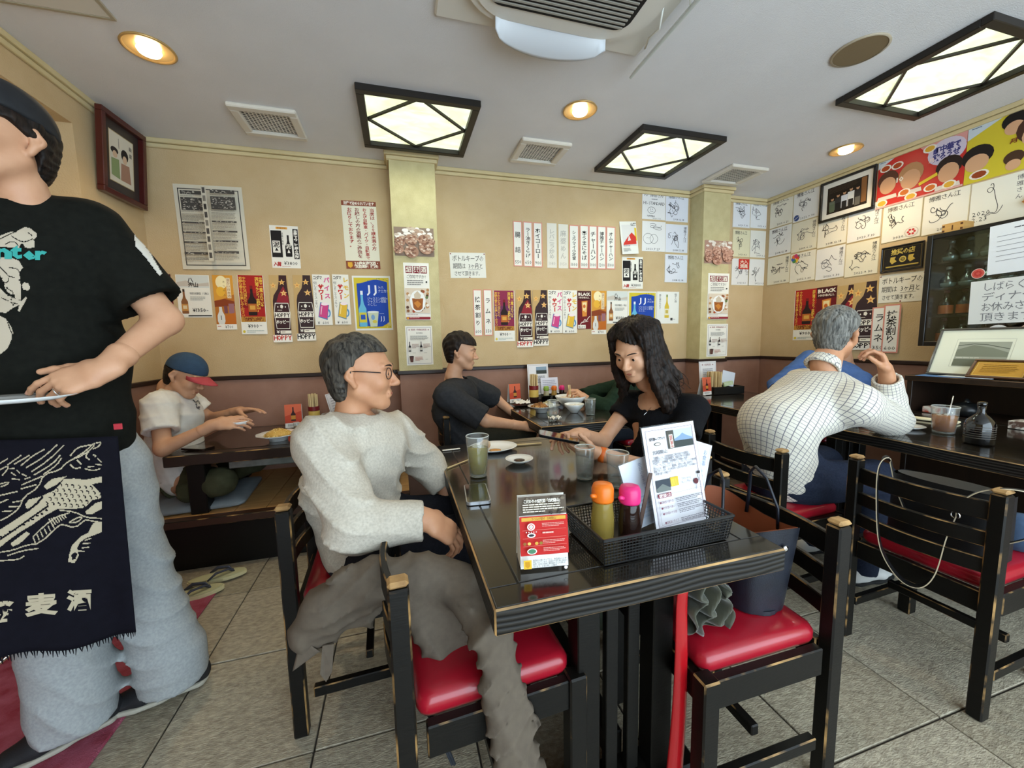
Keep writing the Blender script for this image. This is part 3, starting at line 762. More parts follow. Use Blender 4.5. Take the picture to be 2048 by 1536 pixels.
# ---- designs
def d_hoppy(s, red):
    dk = '3c2326' if red else '3a2a2c'
    s.rect(0.0, 0, 1, 0.90, 'c3a26c')
    nk = [(0.52, 0), (0.50, 0.10), (0.42, 0.20), (0.18, 0.30), (0.12, 0.38), (0.08, 0.9), (0.98, 0.9), (0.99, 0.38), (0.96, 0.26), (0.92, 0.10), (0.92, 0)]
    s.poly(nk, dk)
    if red: s.poly([(0.72, 0.16), (0.95, 0.32), (0.97, 0.42), (0.30, 0.40), (0.45, 0.28)], '8e2530')
    s.star(0.20, 0.155, 0.19, 'e9b96c', 'c77a3a'); s.star(0.66, 0.105, 0.19, 'e9b96c', 'c77a3a'); s.star(0.72, 0.265, 0.20, 'efc078', 'c77a3a')
    lab = [(0.22, 0.41), (0.92, 0.41), (1.0, 0.56), (0.92, 0.80), (0.22, 0.80), (0.13, 0.56)]
    s.poly(lab, 'ece6da'); s.poly([(0.55 + (x - 0.55) * 0.93, 0.605 + (y - 0.605) * 0.95) for x, y in lab], dk)
    s.ell(0.56, 0.465, 0.085, 0.032, 'ece6da', 5); s.ell(0.36, 0.47, 0.03, 0.012, 'ece6da', 8); s.ell(0.76, 0.47, 0.03, 0.012, 'ece6da', 8)
    s.lines(0.34, 0.515, 0.80, 0.535, 1, 'd9d0c4')
    s.rect(0.15, 0.55, 0.985, 0.635, 'ece6da'); s.text('HOPPY', 0.18, 0.55, 0.96, 0.635, '2a1c1e', bold=0.02)
    s.text('ホッピー', 0.22, 0.655, 0.90, 0.735, 'f0eadf', bold=0.03)
    s.text('¥', 0.2, 0.815, 0.36, 0.87, 'ece6da', bold=0.02); s.rect(0.40, 0.825, 0.98, 0.872, 'efe8d8'); s.lines(0.46, 0.84, 0.86, 0.865, 1, '8a7f70')
    s.rect(0, 0.89, 1, 1, 'f0ebe0'); s.text('HOPPY', 0.03, 0.885, 0.97, 0.98, 'c0392f' if red else '2a2526', bold=0.03)
def d_sour(s, lemon):
    c1 = 'e2b93a' if lemon else 'd85c93'
    s.text('コダマ', 0.05, 0.02, 0.56, 0.11, '201d1b', bold=0.02)
    s.text('レモン' if lemon else 'バイス', 0.64, 0.03, 0.97, 0.50, c1, True, 0.04)
    s.text('サワー', 0.30, 0.19, 0.62, 0.50, 'c8342c', True, 0.05)
    s.text('何しろこうスッキリ', 0.05, 0.14, 0.23, 0.66, '3a3633', True)
    s.ell(0.78, 0.76, 0.15, 0.085, '5b94c4', 16); s.ell(0.76, 0.765, 0.085, 0.055, 'ece8dd', 14)
    s.poly([(0.36, 0.545), (0.86, 0.60), (0.72, 0.90), (0.20, 0.84)], '4d83b5' if not lemon else '6f8f9c')
    s.poly([(0.39, 0.56), (0.82, 0.605), (0.70, 0.875), (0.24, 0.825)], 'cf4a86' if not lemon else 'e3b83f')
    s.ell(0.62, 0.58, 0.22, 0.03, 'f3e3e6', 14); s.poly([(0.42, 0.62), (0.47, 0.625), (0.38, 0.79), (0.33, 0.785)], 'f0c3d6' if not lemon else 'f4dd93')
    s.text('¥ 600', 0.14, 0.92, 0.80, 0.99, '2a2725')
def d_jj(s):
    s.rect(0.04, 0.035, 0.96, 0.965, 'd5bf38')
    rr = random.Random(3)
    for i in range(26): s.ell(rr.uniform(0.07, 0.93), rr.choice((rr.uniform(0.05, 0.10), rr.uniform(0.9, 0.95))), 0.02, 0.010, rr.choice(('eadb74', '8a9c45')), 6)
    pts = [(0.11 + 0.80 * i / 16, 0.105 + 0.035 * math.cos(i / 16 * 5.0)) for i in range(17)] + [(0.90, 0.86), (0.72, 0.93), (0.5, 0.94), (0.3, 0.915), (0.11, 0.93)]
    s.poly(pts, '2148a8')
    s.text('JJ', 0.32, 0.15, 0.66, 0.33, 'eef0f2', bold=0.03); s.text('トハ\nナニカ?', 0.66, 0.18, 0.92, 0.31, 'e8ecf4')
    s.text('ジャスミン焼酎×\nジャスミン茶割\nのこと。', 0.36, 0.39, 0.90, 0.55, 'cfd8ea')
    s.bottle(0.22, 0.28, 0.93, 0.10, '69b7d8', 'd6c83e', 'e8eef2', '2a56b8')
    s.poly([(0.34, 0.66), (0.64, 0.655), (0.58, 0.93), (0.40, 0.935)], 'c9d2b4'); s.ell(0.49, 0.66, 0.15, 0.018, 'e3e9e2'); s.ell(0.48, 0.76, 0.05, 0.05, '7ea4cc'); s.ell(0.52, 0.84, 0.06, 0.03, 'd9c64e')
    s.text('JJ', 0.66, 0.73, 0.80, 0.83, 'e8ecf4', bold=0.01); s.lines(0.66, 0.69, 0.9, 0.71, 1, '9fb0d8'); s.text('円', 0.86, 0.86, 0.93, 0.92, 'cfd8ea')
def d_koetsu(s, violet=False):
    a, b_ = ('8a2c4a', '6d2f58') if violet else ('a8211f', '8c1a1c')
    s.rect(0.02, 0.0, 0.98, 0.72, a); s.rect(0.02, 0.30, 0.98, 0.55, b_)
    s.text('中国で一番愛されている\n紹興酒ブランド「古越龍山」', 0.66, 0.03, 0.96, 0.62, 'e9c34e', True, 0.03)
    s.text('やわらかな口当たりと\n芳醇な香りをお楽しみください', 0.04, 0.03, 0.32, 0.70, 'e9b24a', True, 0.02)
    s.bottle(0.50, 0.18, 0.68, 0.17, '2a1a18', 'b5622a', '7a1f1c', 'd8a24a')
    s.rect(0.02, 0.70, 0.98, 0.79, 'b98435'); s.text('「古越龍山金龍」', 0.05, 0.705, 0.95, 0.785, '6d2a18', bold=0.03)
    s.text('¥900', 0.26, 0.82, 0.68, 0.90, '1e1b19', bold=0.01); s.lines(0.72, 0.85, 0.9, 0.87, 1, '8d8880')
    s.ell(0.10, 0.955, 0.05, 0.025, 'd8c23e', 12); s.lines(0.2, 0.935, 0.95, 0.985, 2, 'a8b4b0')
def d_hakkai(s):
    s.rect(0.02, 0.01, 0.98, 0.30, 'd5d8d2'); s.poly([(0.02, 0.18), (0.3, 0.13), (0.55, 0.22), (0.98, 0.17), (0.98, 0.26), (0.02, 0.27)], 'c9bfb2')
    s.text('八\n海山', 0.36, 0.07, 0.66, 0.29, '17161a', bold=0.03)
    s.bottle(0.20, 0.34, 0.91, 0.10, '8a5a36', 'c98f4a', '3a2a1c', 'e0c9a0')
    s.text('特別本醸造 八海山', 0.38, 0.40, 0.95, 0.47, '5a5a58'); s.lines(0.38, 0.51, 0.88, 0.61, 3, '9a9a94')
    s.text('¥1350', 0.42, 0.77, 0.82, 0.88, '17161a', bold=0.01); s.lines(0.84, 0.83, 0.95, 0.86, 1, '6a6a68'); s.rect(0.28, 0.945, 0.99, 0.97, '17161a')
def d_sake(s):
    s.rect(0, 0, 1, 0.90, 'b8702a'); s.poly([(0, 0), (1, 0), (1, 0.35), (0, 0.5)], 'd99a3a')
    s.ell(0.42, 0.13, 0.28, 0.12, 'f6e6b4', 18); s.ell(0.35, 0.30, 0.22, 0.09, 'e8b13c', 14)
    s.rect(0.66, 0.05, 0.86, 0.42, 'ecd9b4'); s.text('温かい日本酒', 0.68, 0.06, 0.84, 0.41, '8a4a22', True); s.text('あつかん', 0.48, 0.08, 0.60, 0.40, '7c5a2a', True)
    s.poly([(0.0, 0.47), (0.5, 0.43), (1, 0.48), (1, 0.56), (0, 0.58)], '8a3f1e'); s.rect(0.45, 0.56, 0.62, 0.70, '7a4a52'); s.rect(0.68, 0.52, 0.95, 0.70, '9a6a72')
    s.poly([(0.35, 0.76), (1, 0.68), (1, 0.90), (0.3, 0.90)], 'c06a24')
    s.poly([(0.20, 0.58), (0.34, 0.58), (0.35, 0.66), (0.45, 0.74), (0.46, 0.84), (0.40, 0.90), (0.14, 0.90), (0.08, 0.84), (0.09, 0.74), (0.19, 0.66)], 'dcdad2'); s.rect(0.25, 0.74, 0.29, 0.82, '6a6660')
    s.rect(0, 0.90, 1, 1, 'f0ebe0'); s.lines(0.05, 0.93, 0.38, 0.97, 1, 'c98a7a'); s.text('¥700', 0.42, 0.91, 0.82, 0.99, '2a2725')
def d_black(s):
    s.rect(0, 0, 1, 1, '6e1a1e'); s.rect(0, 0, 1, 0.24, '4a1c1e')
    s.text('BLACK', 0.06, 0.03, 0.94, 0.13, 'eee4d4', bold=0.04); s.text('HIGHBALL', 0.10, 0.14, 0.90, 0.20, 'e0d2c0', bold=0.02)
    s.poly([(0.30, 0.27), (0.74, 0.25), (0.68, 0.66), (0.36, 0.67)], 'd98a3a'); s.poly([(0.36, 0.30), (0.68, 0.29), (0.64, 0.5), (0.4, 0.52)], 'f0d9a0'); s.ell(0.5, 0.40, 0.1, 0.05, 'c9672a', 8); s.ell(0.58, 0.52, 0.08, 0.04, 'e8c27a', 8)
    s.line([(0.2, 0.88), (0.35, 0.80), (0.40, 0.84), (0.55, 0.72), (0.62, 0.80), (0.8, 0.70), (0.92, 0.66)], 0.006, 'e8dcd0'); s.line([(0.3, 0.83), (0.8, 0.79)], 0.004, 'e8dcd0')
    s.rect(0.03, 0.89, 0.60, 0.985, 'efe9dc'); s.text('¥600', 0.06, 0.90, 0.56, 0.98, '2a2725')
def d_bottlebw(s):
    s.rect(0.22, 0.035, 0.62, 0.085, 'e3a23c'); s.text('数量限定', 0.26, 0.04, 0.58, 0.08, '8a3a1a')
    s.rect(0.03, 0.12, 0.40, 0.75, '1d1a1a'); s.poly([(0.07, 0.36), (0.33, 0.36), (0.33, 0.64), (0.07, 0.64)], 'e9e5da'); s.text('泥', 0.09, 0.38, 0.31, 0.52, '1d1a1a', bold=0.02); s.ell(0.2, 0.57, 0.07, 0.05, '1d1a1a', 3, 0.25)
    s.text('話題の焼酎', 0.38, 0.16, 0.46, 0.46, '2a2626', True)
    s.bottle(0.62, 0.22, 0.73, 0.115, '1d1a1a'); s.text('泥', 0.53, 0.43, 0.71, 0.54, 'e9e5da', bold=0.02); s.ell(0.62, 0.61, 0.06, 0.06, 'e9e5da', 3, 0.25)
    s.rect(0.80, 0.07, 0.985, 0.78, '1d1a1a'); s.text('全国で今、話題の焼酎', 0.83, 0.09, 0.96, 0.76, 'f0ece2', True, 0.04)
    s.text('入荷', 0.06, 0.86, 0.32, 0.96, 'b42a26', bold=0.04); s.text('¥3800', 0.42, 0.83, 0.90, 0.94, '3a3735'); s.lines(0.34, 0.955, 0.95, 0.975, 1, 'b05a50')
def d_shoko(s):
    for i, ch in enumerate('紹興酒'):
        s.rect(0.08 + 0.29 * i, 0.055, 0.34 + 0.29 * i, 0.18, '7c2430'); s.text(ch, 0.105 + 0.29 * i, 0.068, 0.315 + 0.29 * i, 0.168, 'efe8da', bold=0.02)
    s.text('ご存知ですか?', 0.10, 0.20, 0.88, 0.28, '5a5550'); s.lines(0.12, 0.30, 0.82, 0.40, 3, '8a8680'); s.ell(0.88, 0.33, 0.035, 0.017, '22201e', 8)
    s.rect(0.03, 0.44, 0.98, 0.88, 'd9c9b4'); rr = random.Random(5)
    for i in range(34):
        s.ell(rr.uniform(0.08, 0.94), rr.uniform(0.47, 0.86), 0.06, 0.028, rr.choice(('8a5a3a', 'b98a5a', '5a3a2a', 'ece2d2', 'a84a2a', '6a7a4a')), 7)
    s.ell(0.50, 0.67, 0.31, 0.19, 'efeeea', 22); s.poly([(0.28, 0.62), (0.72, 0.62), (0.68, 0.79), (0.58, 0.83), (0.42, 0.83), (0.32, 0.79)], '9c5a28'); s.poly([(0.36, 0.55), (0.50, 0.49), (0.64, 0.56), (0.60, 0.63), (0.38, 0.63)], 'cbbba4'); s.poly([(0.34, 0.70), (0.5, 0.66), (0.64, 0.72), (0.5, 0.79)], 'c98238')
    s.lines(0.06, 0.90, 0.92, 0.925, 1, 'c0a8a0'); s.rect(0.03, 0.945, 0.98, 0.99, '8a2430'); s.rect(0.05, 0.952, 0.12, 0.983, 'e0a83a'); s.lines(0.15, 0.955, 0.93, 0.98, 1, 'd8a8a0')
def d_notice(s):
    s.border(0.05, 0.035, 0.95, 0.965, 0.012, '8a8294')
    s.text('★ 新規 甲類紹興酒 ★', 0.12, 0.075, 0.88, 0.125, '9a4a52'); s.text('販売開始', 0.40, 0.165, 0.64, 0.20, '6a6660')
    s.lines(0.17, 0.25, 0.86, 0.37, 5, '8a8884')
    for x in (0.14, 0.56):
        s.bottle(x, 0.40, 0.65, 0.045, '26232a', 'c9c4ba'); s.lines(x + 0.08, 0.46, x + 0.36, 0.58, 4, 'a08480'); s.lines(x + 0.1, 0.68, x + 0.32, 0.70, 1, 'a0a09a')
    s.poly([(0.11, 0.77), (0.27, 0.77), (0.24, 0.92), (0.14, 0.92)], '5a3a34'); s.ell(0.19, 0.775, 0.09, 0.018, '3a2a2a', 10); s.lines(0.32, 0.79, 0.62, 0.90, 4, 'b0706a'); s.lines(0.7, 0.85, 0.88, 0.865, 1, 'a0a09a')
def d_strip(s, t, price, faded=False):
    c = '23201e' if not faded else 'b7b3aa'
    if not faded: s.border(0, 0, 1, 1, 0.09, 'd99080')
    s.text(t, 0.2, 0.13, 0.80, 0.80, c, True, 0.01); s.text(price, 0.14, 0.85, 0.86, 0.95, c)
def d_keep(s, faded=False):
    for x, y in ((0.03, 0.05), (0.97, 0.05), (0.53, 0.97)): s.ell(x, y, 0.018, 0.024, '7c2a22', 8)
    s.text('ボトルキープの', 0.07, 0.10, 0.95, 0.36, '34322e'); s.text('期間は 3ヶ月と', 0.08, 0.40, 0.92, 0.66, '34322e'); s.line([(0.50, 0.67), (0.84, 0.66)], 0.002, '34322e'); s.text('させて頂きます。', 0.10, 0.72, 0.88, 0.92, '3c3a36')
def d_law(s):
    s.rect(0, 0, 1, 0.07, '8a4a34'); s.text('法律で決められています', 0.06, 0.01, 0.94, 0.06, 'f0e6d8', bold=0.03)
    s.text('当店は、20歳未満の方', 0.78, 0.10, 0.95, 0.72, 'a03a30', True, 0.02); s.text('および自動車・バイク・自転車で', 0.58, 0.10, 0.72, 0.86, 'a83228', True, 0.02)
    s.text('お越しの方の酒類のご提供を', 0.36, 0.10, 0.50, 0.84, '8a4034', True, 0.02); s.text('お断りしております。', 0.14, 0.10, 0.29, 0.68, 'a83228', True, 0.02)
    s.rect(0, 0.88, 1, 1, '8a4a34'); s.poly([(0.05, 0.90), (0.18, 0.90), (0.19, 0.96), (0.12, 0.985), (0.05, 0.96)], 'e0a83a'); s.text('20歳未満飲酒・\n飲酒運転 撲滅!', 0.24, 0.89, 0.97, 0.99, 'f2ead8', bold=0.03)
def d_chart(s):
    s.border(0.055, 0.045, 0.945, 0.955, 0.014, '3a3634')
    rr = random.Random(8)
    for (x0, x1) in ((0.09, 0.46), (0.56, 0.92)):
        y = 0.07
        for hgt, kind in ((0.045, 'd'), (0.03, 'l'), (0.15, 'd'), (0.03, 'l'), (0.10, 't'), (0.02, 'd'), (0.09, 't'), (0.02, 'd'), (0.09, 't'), (0.02, 'd'), (0.10, 't'), (0.03, 'd'), (0.09, 't')):
            if kind == 'd':
                s.rect(x0, y, x1, y + hgt, '4c4844')
                for k in range(int(26 * hgt / 0.06)): s.ell(rr.uniform(x0 + 0.02, x1 - 0.02), rr.uniform(y + 0.006, y + hgt - 0.006), rr.uniform(0.006, 0.02), 0.004, rr.choice(('bdb6a8', '8c8478', 'd9d2c2')), 5)
            else: s.lines(x0, y + 0.008, x1, y + hgt - 0.004, max(2, int(hgt / 0.016)), '8e877a', 0.4, rr.randint(0, 99))
            y += hgt + 0.004
    s.rect(0.475, 0.07, 0.545, 0.93, 'c9c2b0')
    for k in range(9): s.rect(0.49, 0.08 + k * 0.094, 0.53, 0.145 + k * 0.094, '4c4844' if k % 3 != 1 else '7a746a')
    s.text('1', 0.485, 0.27, 0.535, 0.32, '1c1a18', bold=0.05)
def d_food(s, seed, pal):
    rr = random.Random(seed); s.rect(0.0, 0.0, 1, 1, pal[0])
    for i in range(30): s.ell(rr.random() * 0.9 + 0.05, rr.random() * 0.30 + 0.04, rr.uniform(0.05, 0.10), rr.uniform(0.04, 0.07), rr.choice(('e8ddd0', 'cbb8a6', 'b99a84', 'f0e8de')), 8)
    for cx, cy, r in ((0.14, 0.52, 0.17), (0.42, 0.45, 0.20), (0.72, 0.42, 0.17), (0.92, 0.50, 0.13), (0.80, 0.70, 0.24), (0.42, 0.86, 0.22), (0.10, 0.80, 0.16)):
        s.ell(cx, cy, r * 0.8, r, pal[1], 16)
        for k in range(26):
            a = rr.uniform(0, 6.28); q = rr.uniform(0.2, 0.95)
            s.ell(cx + r * 0.8 * q * math.cos(a), cy + r * q * math.sin(a), r * 0.16, r * 0.15, rr.choice(pal[2:]), 6)
def d_shikishi(s, seed, name='博雅さん江', extra=None):
    rr = random.Random(seed); ink = rr.choice(('26242a', '2a2828', '45424a'))
    s.border(0, 0, 1, 1, 0.012, 'c9b98a')
    v = rr.random() < 0.35
    if v: s.text(name, 0.80, 0.08, 0.93, 0.62, ink, True)
    else: s.text(name, 0.12, 0.06, 0.80, 0.19, ink)
    for k in range(rr.choice((4, 5))):
        x_, y_ = rr.uniform(0.08, 0.30), rr.uniform(0.20, 0.42)
        s.scrawl(x_, y_, x_ + rr.uniform(0.40, 0.60), y_ + rr.uniform(0.34, 0.46), ink, seed * 7 + k, rr.choice((5, 6, 8)), 0.0036)
    s.text(rr.choice(('2019.6.21', '2020.7.10', '2018.12.18', '2021.4.3', '2022.9.30')), 0.30, 0.87, 0.86, 0.95, ink)
    if extra == 'blue': s.ell(0.16, 0.86, 0.11, 0.10, '3c4f86', 16); s.line([(0.07, 0.9), (0.25, 0.82)], 0.004, 'e0dccf')
    if extra == 'red': s.rect(0.38, 0.02, 0.98, 0.40, 'c8382c'); s.text('大入\n満員', 0.46, 0.06, 0.90, 0.36, 'f0dcc8', bold=0.02)
    if extra == 'pop':
        for i, c in enumerate(('d0402e', 'e0b83a', '4c8a4a', '3c5fa8', 'd8743a', 'c23a6a')): s.ell(0.20 + 0.09 * math.cos(i), 0.18 + 0.09 * math.sin(i), 0.075, 0.07, c, 9)
    if extra == 'seal': s.ell(0.78, 0.84, 0.17, 0.13, 'c9bcae', 20); s.ell(0.78, 0.84, 0.15, 0.115, 'e4dcd2', 20); [s.ell(0.78 + 0.08 * math.cos(i * 1.05), 0.84 + 0.06 * math.sin(i * 1.05), 0.035, 0.03, 'c23a3a', 7) for i in range(6)]
    if extra == 'dot': s.ell(0.2, 0.14, 0.10, 0.085, 'd08a7c', 16)
SHG = 'autograph boards pinned side by side'
YB_, YP_, YQ_ = YW, PYF, QYF
M_POST = dict(rough=0.45)
# ---- back wall, over the platform
d_chart(wsheet('wall_chart', 'large curling black and white printed chart on the wall above the platform', 'poster', 'B', YB_, 347, 366, 500, 541, 'd9d1bd', 1.2, bow=0.004))
d_bottlebw(wsheet('drink_poster', 'white poster with two black bottles beside the black and white chart', 'poster', 'B', YB_, 538, 450, 602, 537))
d_law(wsheet('notice_poster', 'cream notice with brown bands and red vertical writing next to the pillar', 'poster', 'B', YB_, 683, 400, 760, 539, 'e6dfc8', 1.0))
d_black(wsheet('drink_poster', 'dark red whisky poster half hidden behind the server arm', 'poster', 'B', YB_, 312, 548, 351, 640, '6e1a1e'))
d_hakkai(wsheet('drink_poster', 'pale sake poster priced 1350 over the man in the cap', 'poster', 'B', YB_, 350, 549, 426, 635))
d_sake(wsheet('drink_poster', 'orange warm sake poster priced 700 above the cap wearer', 'poster', 'B', YB_, 424, 550, 475, 659, 'f0ebe0', lift=0.003))
d_koetsu(wsheet('drink_poster', 'bright red rice wine poster priced 900 in the row over the platform', 'poster', 'B', YB_, 474, 550, 536, 668, bow=0.003))
d_hoppy(wsheet('bottle_poster', 'bottle-shaped beer poster with red lettering in the row over the platform', 'poster', 'B', YB_, 537, 550, 586, 684, bow=0.003), True)
d_hoppy(wsheet('bottle_poster', 'bottle-shaped beer poster with black lettering in the row over the platform', 'poster', 'B', YB_, 585, 550, 633, 681, lift=0.004), False)
d_sour(wsheet('drink_poster', 'white poster of a pink drink mug beside the blue poster over the platform', 'poster', 'B', YB_, 624, 549, 666, 650, 'ece8dd', lift=0.006), False)
d_sour(wsheet('drink_poster', 'white poster of a yellow drink mug beside the blue poster over the platform', 'poster', 'B', YB_, 664, 549, 703, 649, 'ece8dd', lift=0.008), True)
d_jj(wsheet('drink_poster', 'blue and yellow cocktail poster beside the pillar over the grey-haired man', 'poster', 'B', YB_, 704, 551, 786, 660, 'e6e4dc', 0.6))
FP1 = ('8f7a6a', 'a8806a', 'c39c84', '8a5f4c', 'd6bda8', '7a5646'); FP2 = ('b08a78', 'c0917c', 'cfa28c', '9c6c58', 'dab6a2', '86594a')
# pillar by the platform
d_food(wsheet('food_photo', 'glossy photo print of steamed dumplings on the pillar beside the law notice', 'photo print', 'B', YP_, 787, 453, 869, 514, '8f7a6a', rough=0.25), 1, FP1)
d_shoko(wsheet('drink_card', 'tall drink card with an iced amber glass on the pillar over the platform end', 'poster', 'B', YP_, 806, 525, 862, 640))
d_notice(wsheet('price_notice', 'bordered white notice with two small bottles low on the pillar by the grey-haired man', 'notice', 'B', YP_, 810, 652, 867, 729))
# ---- back wall, middle
d_keep(wsheet('paper_notice', 'small pinned white handwritten notice on the plain middle of the back wall', 'notice', 'B', YB_, 899, 504, 972, 557, 'e4e2d8', 1.5))
SG = 'handwritten menu strips'
for t_, pr, r_, lb in (('腸詰', '550', (1025.5, 442, 1045, 533), 'menu strip reading 550, leftmost of the upper row on the wall'), ('ラー油きくらげ', '650', (1045.5, 443, 1065.5, 534), 'menu strip reading 650, second of the upper row on the wall'), ('ホイコーロー', '900', (1066, 444.5, 1085, 535), 'menu strip reading 900 beside the faded blank strips')):
    d_strip(wsheet('menu_strip', lb, 'menu strip', 'B', YB_, *r_, 'ece8de', group=SG, lift=0.0016 + 0.0014 * (int(r_[0]) % 2)), t_, pr)
for t_, pr, r_, lb in (('レバニラ炒め', '1080', (1093.5, 446, 1113.5, 536), 'faded unbordered menu strip beside the one reading 900'), ('麻婆めん', '1050', (1116.5, 448, 1136, 537), 'faded unbordered menu strip, second of the two pale ones')):
    d_strip(wsheet('menu_strip', lb, 'menu strip', 'B', YB_, *r_, 'e2ddd0', group=SG, lift=0.0018), t_, pr, True)
for i_, (t_, pr, r_, lb) in enumerate((('シュウマイ小定食', '1000', (1138, 449.5, 1157.5, 538), 'longest-lettered menu strip reading 1000, just after the faded strips'), ('辛うまにそば', '1000', (1159, 450, 1177, 538.3), 'menu strip reading 1000, sixth strip of the upper row'), ('チャーハン', '1000', (1177.5, 451, 1194, 538.5), 'short-lettered menu strip reading 1000, third from the end of its row'), ('博雅チャーハン', '1200', (1194.5, 452, 1211.5, 539), 'menu strip reading 1200, next to last of the upper row'), ('オムチャーハン', '1100', (1212.5, 453, 1230, 539), 'menu strip reading 1100, last of the upper row by the curled leaflet'))):
    d_strip(wsheet('menu_strip', lb, 'menu strip', 'B', YB_, *r_, 'ece8de', group=SG, lift=0.0016 + 0.0014 * (i_ % 2)), t_, pr)
d_strip(wsheet('menu_strip', 'menu strip reading 600 in the lower row over the charcoal shirt', 'menu strip', 'B', YB_, 945.5, 579, 965.5, 672, 'ece8de', group=SG), '抹茶割り', '600')
d_strip(wsheet('menu_strip', 'menu strip reading 350 beside the purple-red bottle poster', 'menu strip', 'B', YB_, 966, 579, 985.5, 671, 'ece8de', group=SG, lift=0.003), 'ラムネ', '350')
s = wsheet('curled_leaflet', 'curled white leaflet with a red mountain above the bottle poster', 'leaflet', 'B', YB_, 1240, 442, 1272, 510, 'e9e7e0', 4, bow=0.012, lift=0.004)
s.rect(0.1, 0.1, 0.92, 0.75, 'dcd9d6'); s.rect(0.86, 0.2, 0.98, 0.6, 'e0c23a'); s.poly([(0.15, 0.66), (0.45, 0.46), (0.68, 0.34), (0.92, 0.48), (0.92, 0.70), (0.12, 0.72)], 'cf3a30'); s.poly([(0.4, 0.60), (0.5, 0.42), (0.6, 0.58)], 'e6dcd8'); s.text('山麓', 0.66, 0.05, 0.98, 0.14, '26221f', bold=0.02); s.lines(0.12, 0.74, 0.92, 0.78, 1, '5a3030'); s.lines(0.1, 0.82, 0.55, 0.94, 4, '8d8a84')
d_bottlebw(wsheet('drink_poster', 'white poster with two black bottles beside the tall autograph boards', 'poster', 'B', YB_, 1244.5, 513, 1285, 578, 'ece8dd', 1.0))
d_koetsu(wsheet('drink_poster', 'purple-red rice wine poster priced 900 in the row behind the charcoal shirt', 'poster', 'B', YB_, 986.5, 581, 1030, 682, lift=0.002), True)
d_hoppy(wsheet('bottle_poster', 'bottle-shaped beer poster with red lettering in the row behind the woman', 'poster', 'B', YB_, 1031.5, 580, 1065.5, 694, bow=0.003), True)
d_hoppy(wsheet('bottle_poster', 'bottle-shaped beer poster with black lettering in the row behind the woman', 'poster', 'B', YB_, 1065, 580, 1097, 691, lift=0.004), False)
d_sour(wsheet('drink_poster', 'white poster of a pink drink mug in the row behind the woman', 'poster', 'B', YB_, 1095, 580, 1124.5, 666, lift=0.006), False)
d_sour(wsheet('drink_poster', 'white poster of a yellow drink mug in the row behind the woman', 'poster', 'B', YB_, 1124.5, 580.5, 1153.5, 666, lift=0.0075), True)
d_black(wsheet('drink_poster', 'dark red whisky poster in the row behind the woman', 'poster', 'B', YB_, 1154.5, 582, 1181.5, 658, '6e1a1e', lift=0.003))
d_sake(wsheet('drink_poster', 'orange warm sake poster in the row behind the woman', 'poster', 'B', YB_, 1183, 581.5, 1212, 668, 'f0ebe0'))
d_hakkai(wsheet('drink_poster', 'pale sake poster just over the woman hair', 'poster', 'B', YB_, 1213.5, 582, 1254.5, 647, lift=0.003))
d_jj(wsheet('drink_poster', 'blue and yellow cocktail poster half hidden by the woman head', 'poster', 'B', YB_, 1256, 582.5, 1312, 657, 'e6e4dc'))
s = wsheet('drink_poster', 'white poster of a yellow citrus liqueur bottle behind the woman hair', 'poster', 'B', YB_, 1314, 583, 1356.5, 647, 'eae9e2')
s.bottle(0.45, 0.10, 0.82, 0.10, 'd6b83e', 'e9e4c4', '7a8a3a', 'c9b45a'); s.text('柚子の酒', 0.78, 0.05, 0.90, 0.34, '2a2725', True); s.text('香り豊かなゆず', 0.08, 0.08, 0.20, 0.55, '6a6864', True); s.rect(0.62, 0.82, 0.72, 0.9, '4a4a48'); s.lines(0.75, 0.86, 0.92, 0.89, 1, '5a5856')
# autograph boards on the back wall
def shiki(label, plane, k, x0, y0, x1, y1, seed, base='e8e6e4', extra=None, nm='博雅さん江'):
    s_ = wsheet('autograph_board', label, 'autograph board', plane, k, x0, y0, x1, y1, base, group=SHG, thick=0.003, lift=0.002, rough=0.3)
    if seed: d_shikishi(s_, seed, nm, extra)
    return s_
s = shiki('autograph board with a smiling round face reading HI-STANDARD, top by the leaflet', 'B', YB_, 1284.5, 380, 1329.5, 441, 0)
s.text('TO 博雅さん', 0.05, 0.06, 0.92, 0.22, '26242a'); s.text('HI-STANDARD', 0.05, 0.36, 0.97, 0.50, '2c2a30'); s.lines(0.4, 0.28, 0.9, 0.32, 1, '55525a')
s.line([(0.40 + 0.17 * math.cos(a / 10 * 6.283), 0.68 + 0.12 * math.sin(a / 10 * 6.283)) for a in range(11)], 0.003, '2c2a30'); s.line([(0.34, 0.70), (0.40, 0.74), (0.47, 0.71)], 0.003, '2c2a30'); s.rect(0.35, 0.63, 0.37, 0.66, '2c2a30'); s.rect(0.43, 0.63, 0.45, 0.66, '2c2a30')
s.text('NAMBA', 0.10, 0.84, 0.66, 0.92, '2c2a30'); s.text('2020.7.10', 0.36, 0.93, 0.9, 0.99, '3a383e')
s = shiki('autograph board with a cat-like round doodle under the smiling face board', 'B', YB_, 1284.3, 441.5, 1329.5, 504, 0)
s.scrawl(0.06, 0.05, 0.9, 0.30, '2a282e', 5, 12, 0.003); s.line([(0.26 + 0.22 * math.cos(a / 10 * 6.283), 0.58 + 0.18 * math.sin(a / 10 * 6.283)) for a in range(11)], 0.003, '3a383e'); s.line([(0.5 + 0.17 * math.cos(a / 10 * 6.283), 0.58 + 0.16 * math.sin(a / 10 * 6.283)) for a in range(11)], 0.003, '3a383e'); s.line([(0.18, 0.57), (0.23, 0.54), (0.27, 0.57), (0.31, 0.54), (0.35, 0.57)], 0.002, '3a383e'); s.text('2023.7.27', 0.08, 0.88, 0.86, 0.97, '2a282e')
shiki('autograph board high beside the narrow pillar corner', 'B', YB_, 1331, 386, 1375.5, 446, 21, 'dfe1ea')
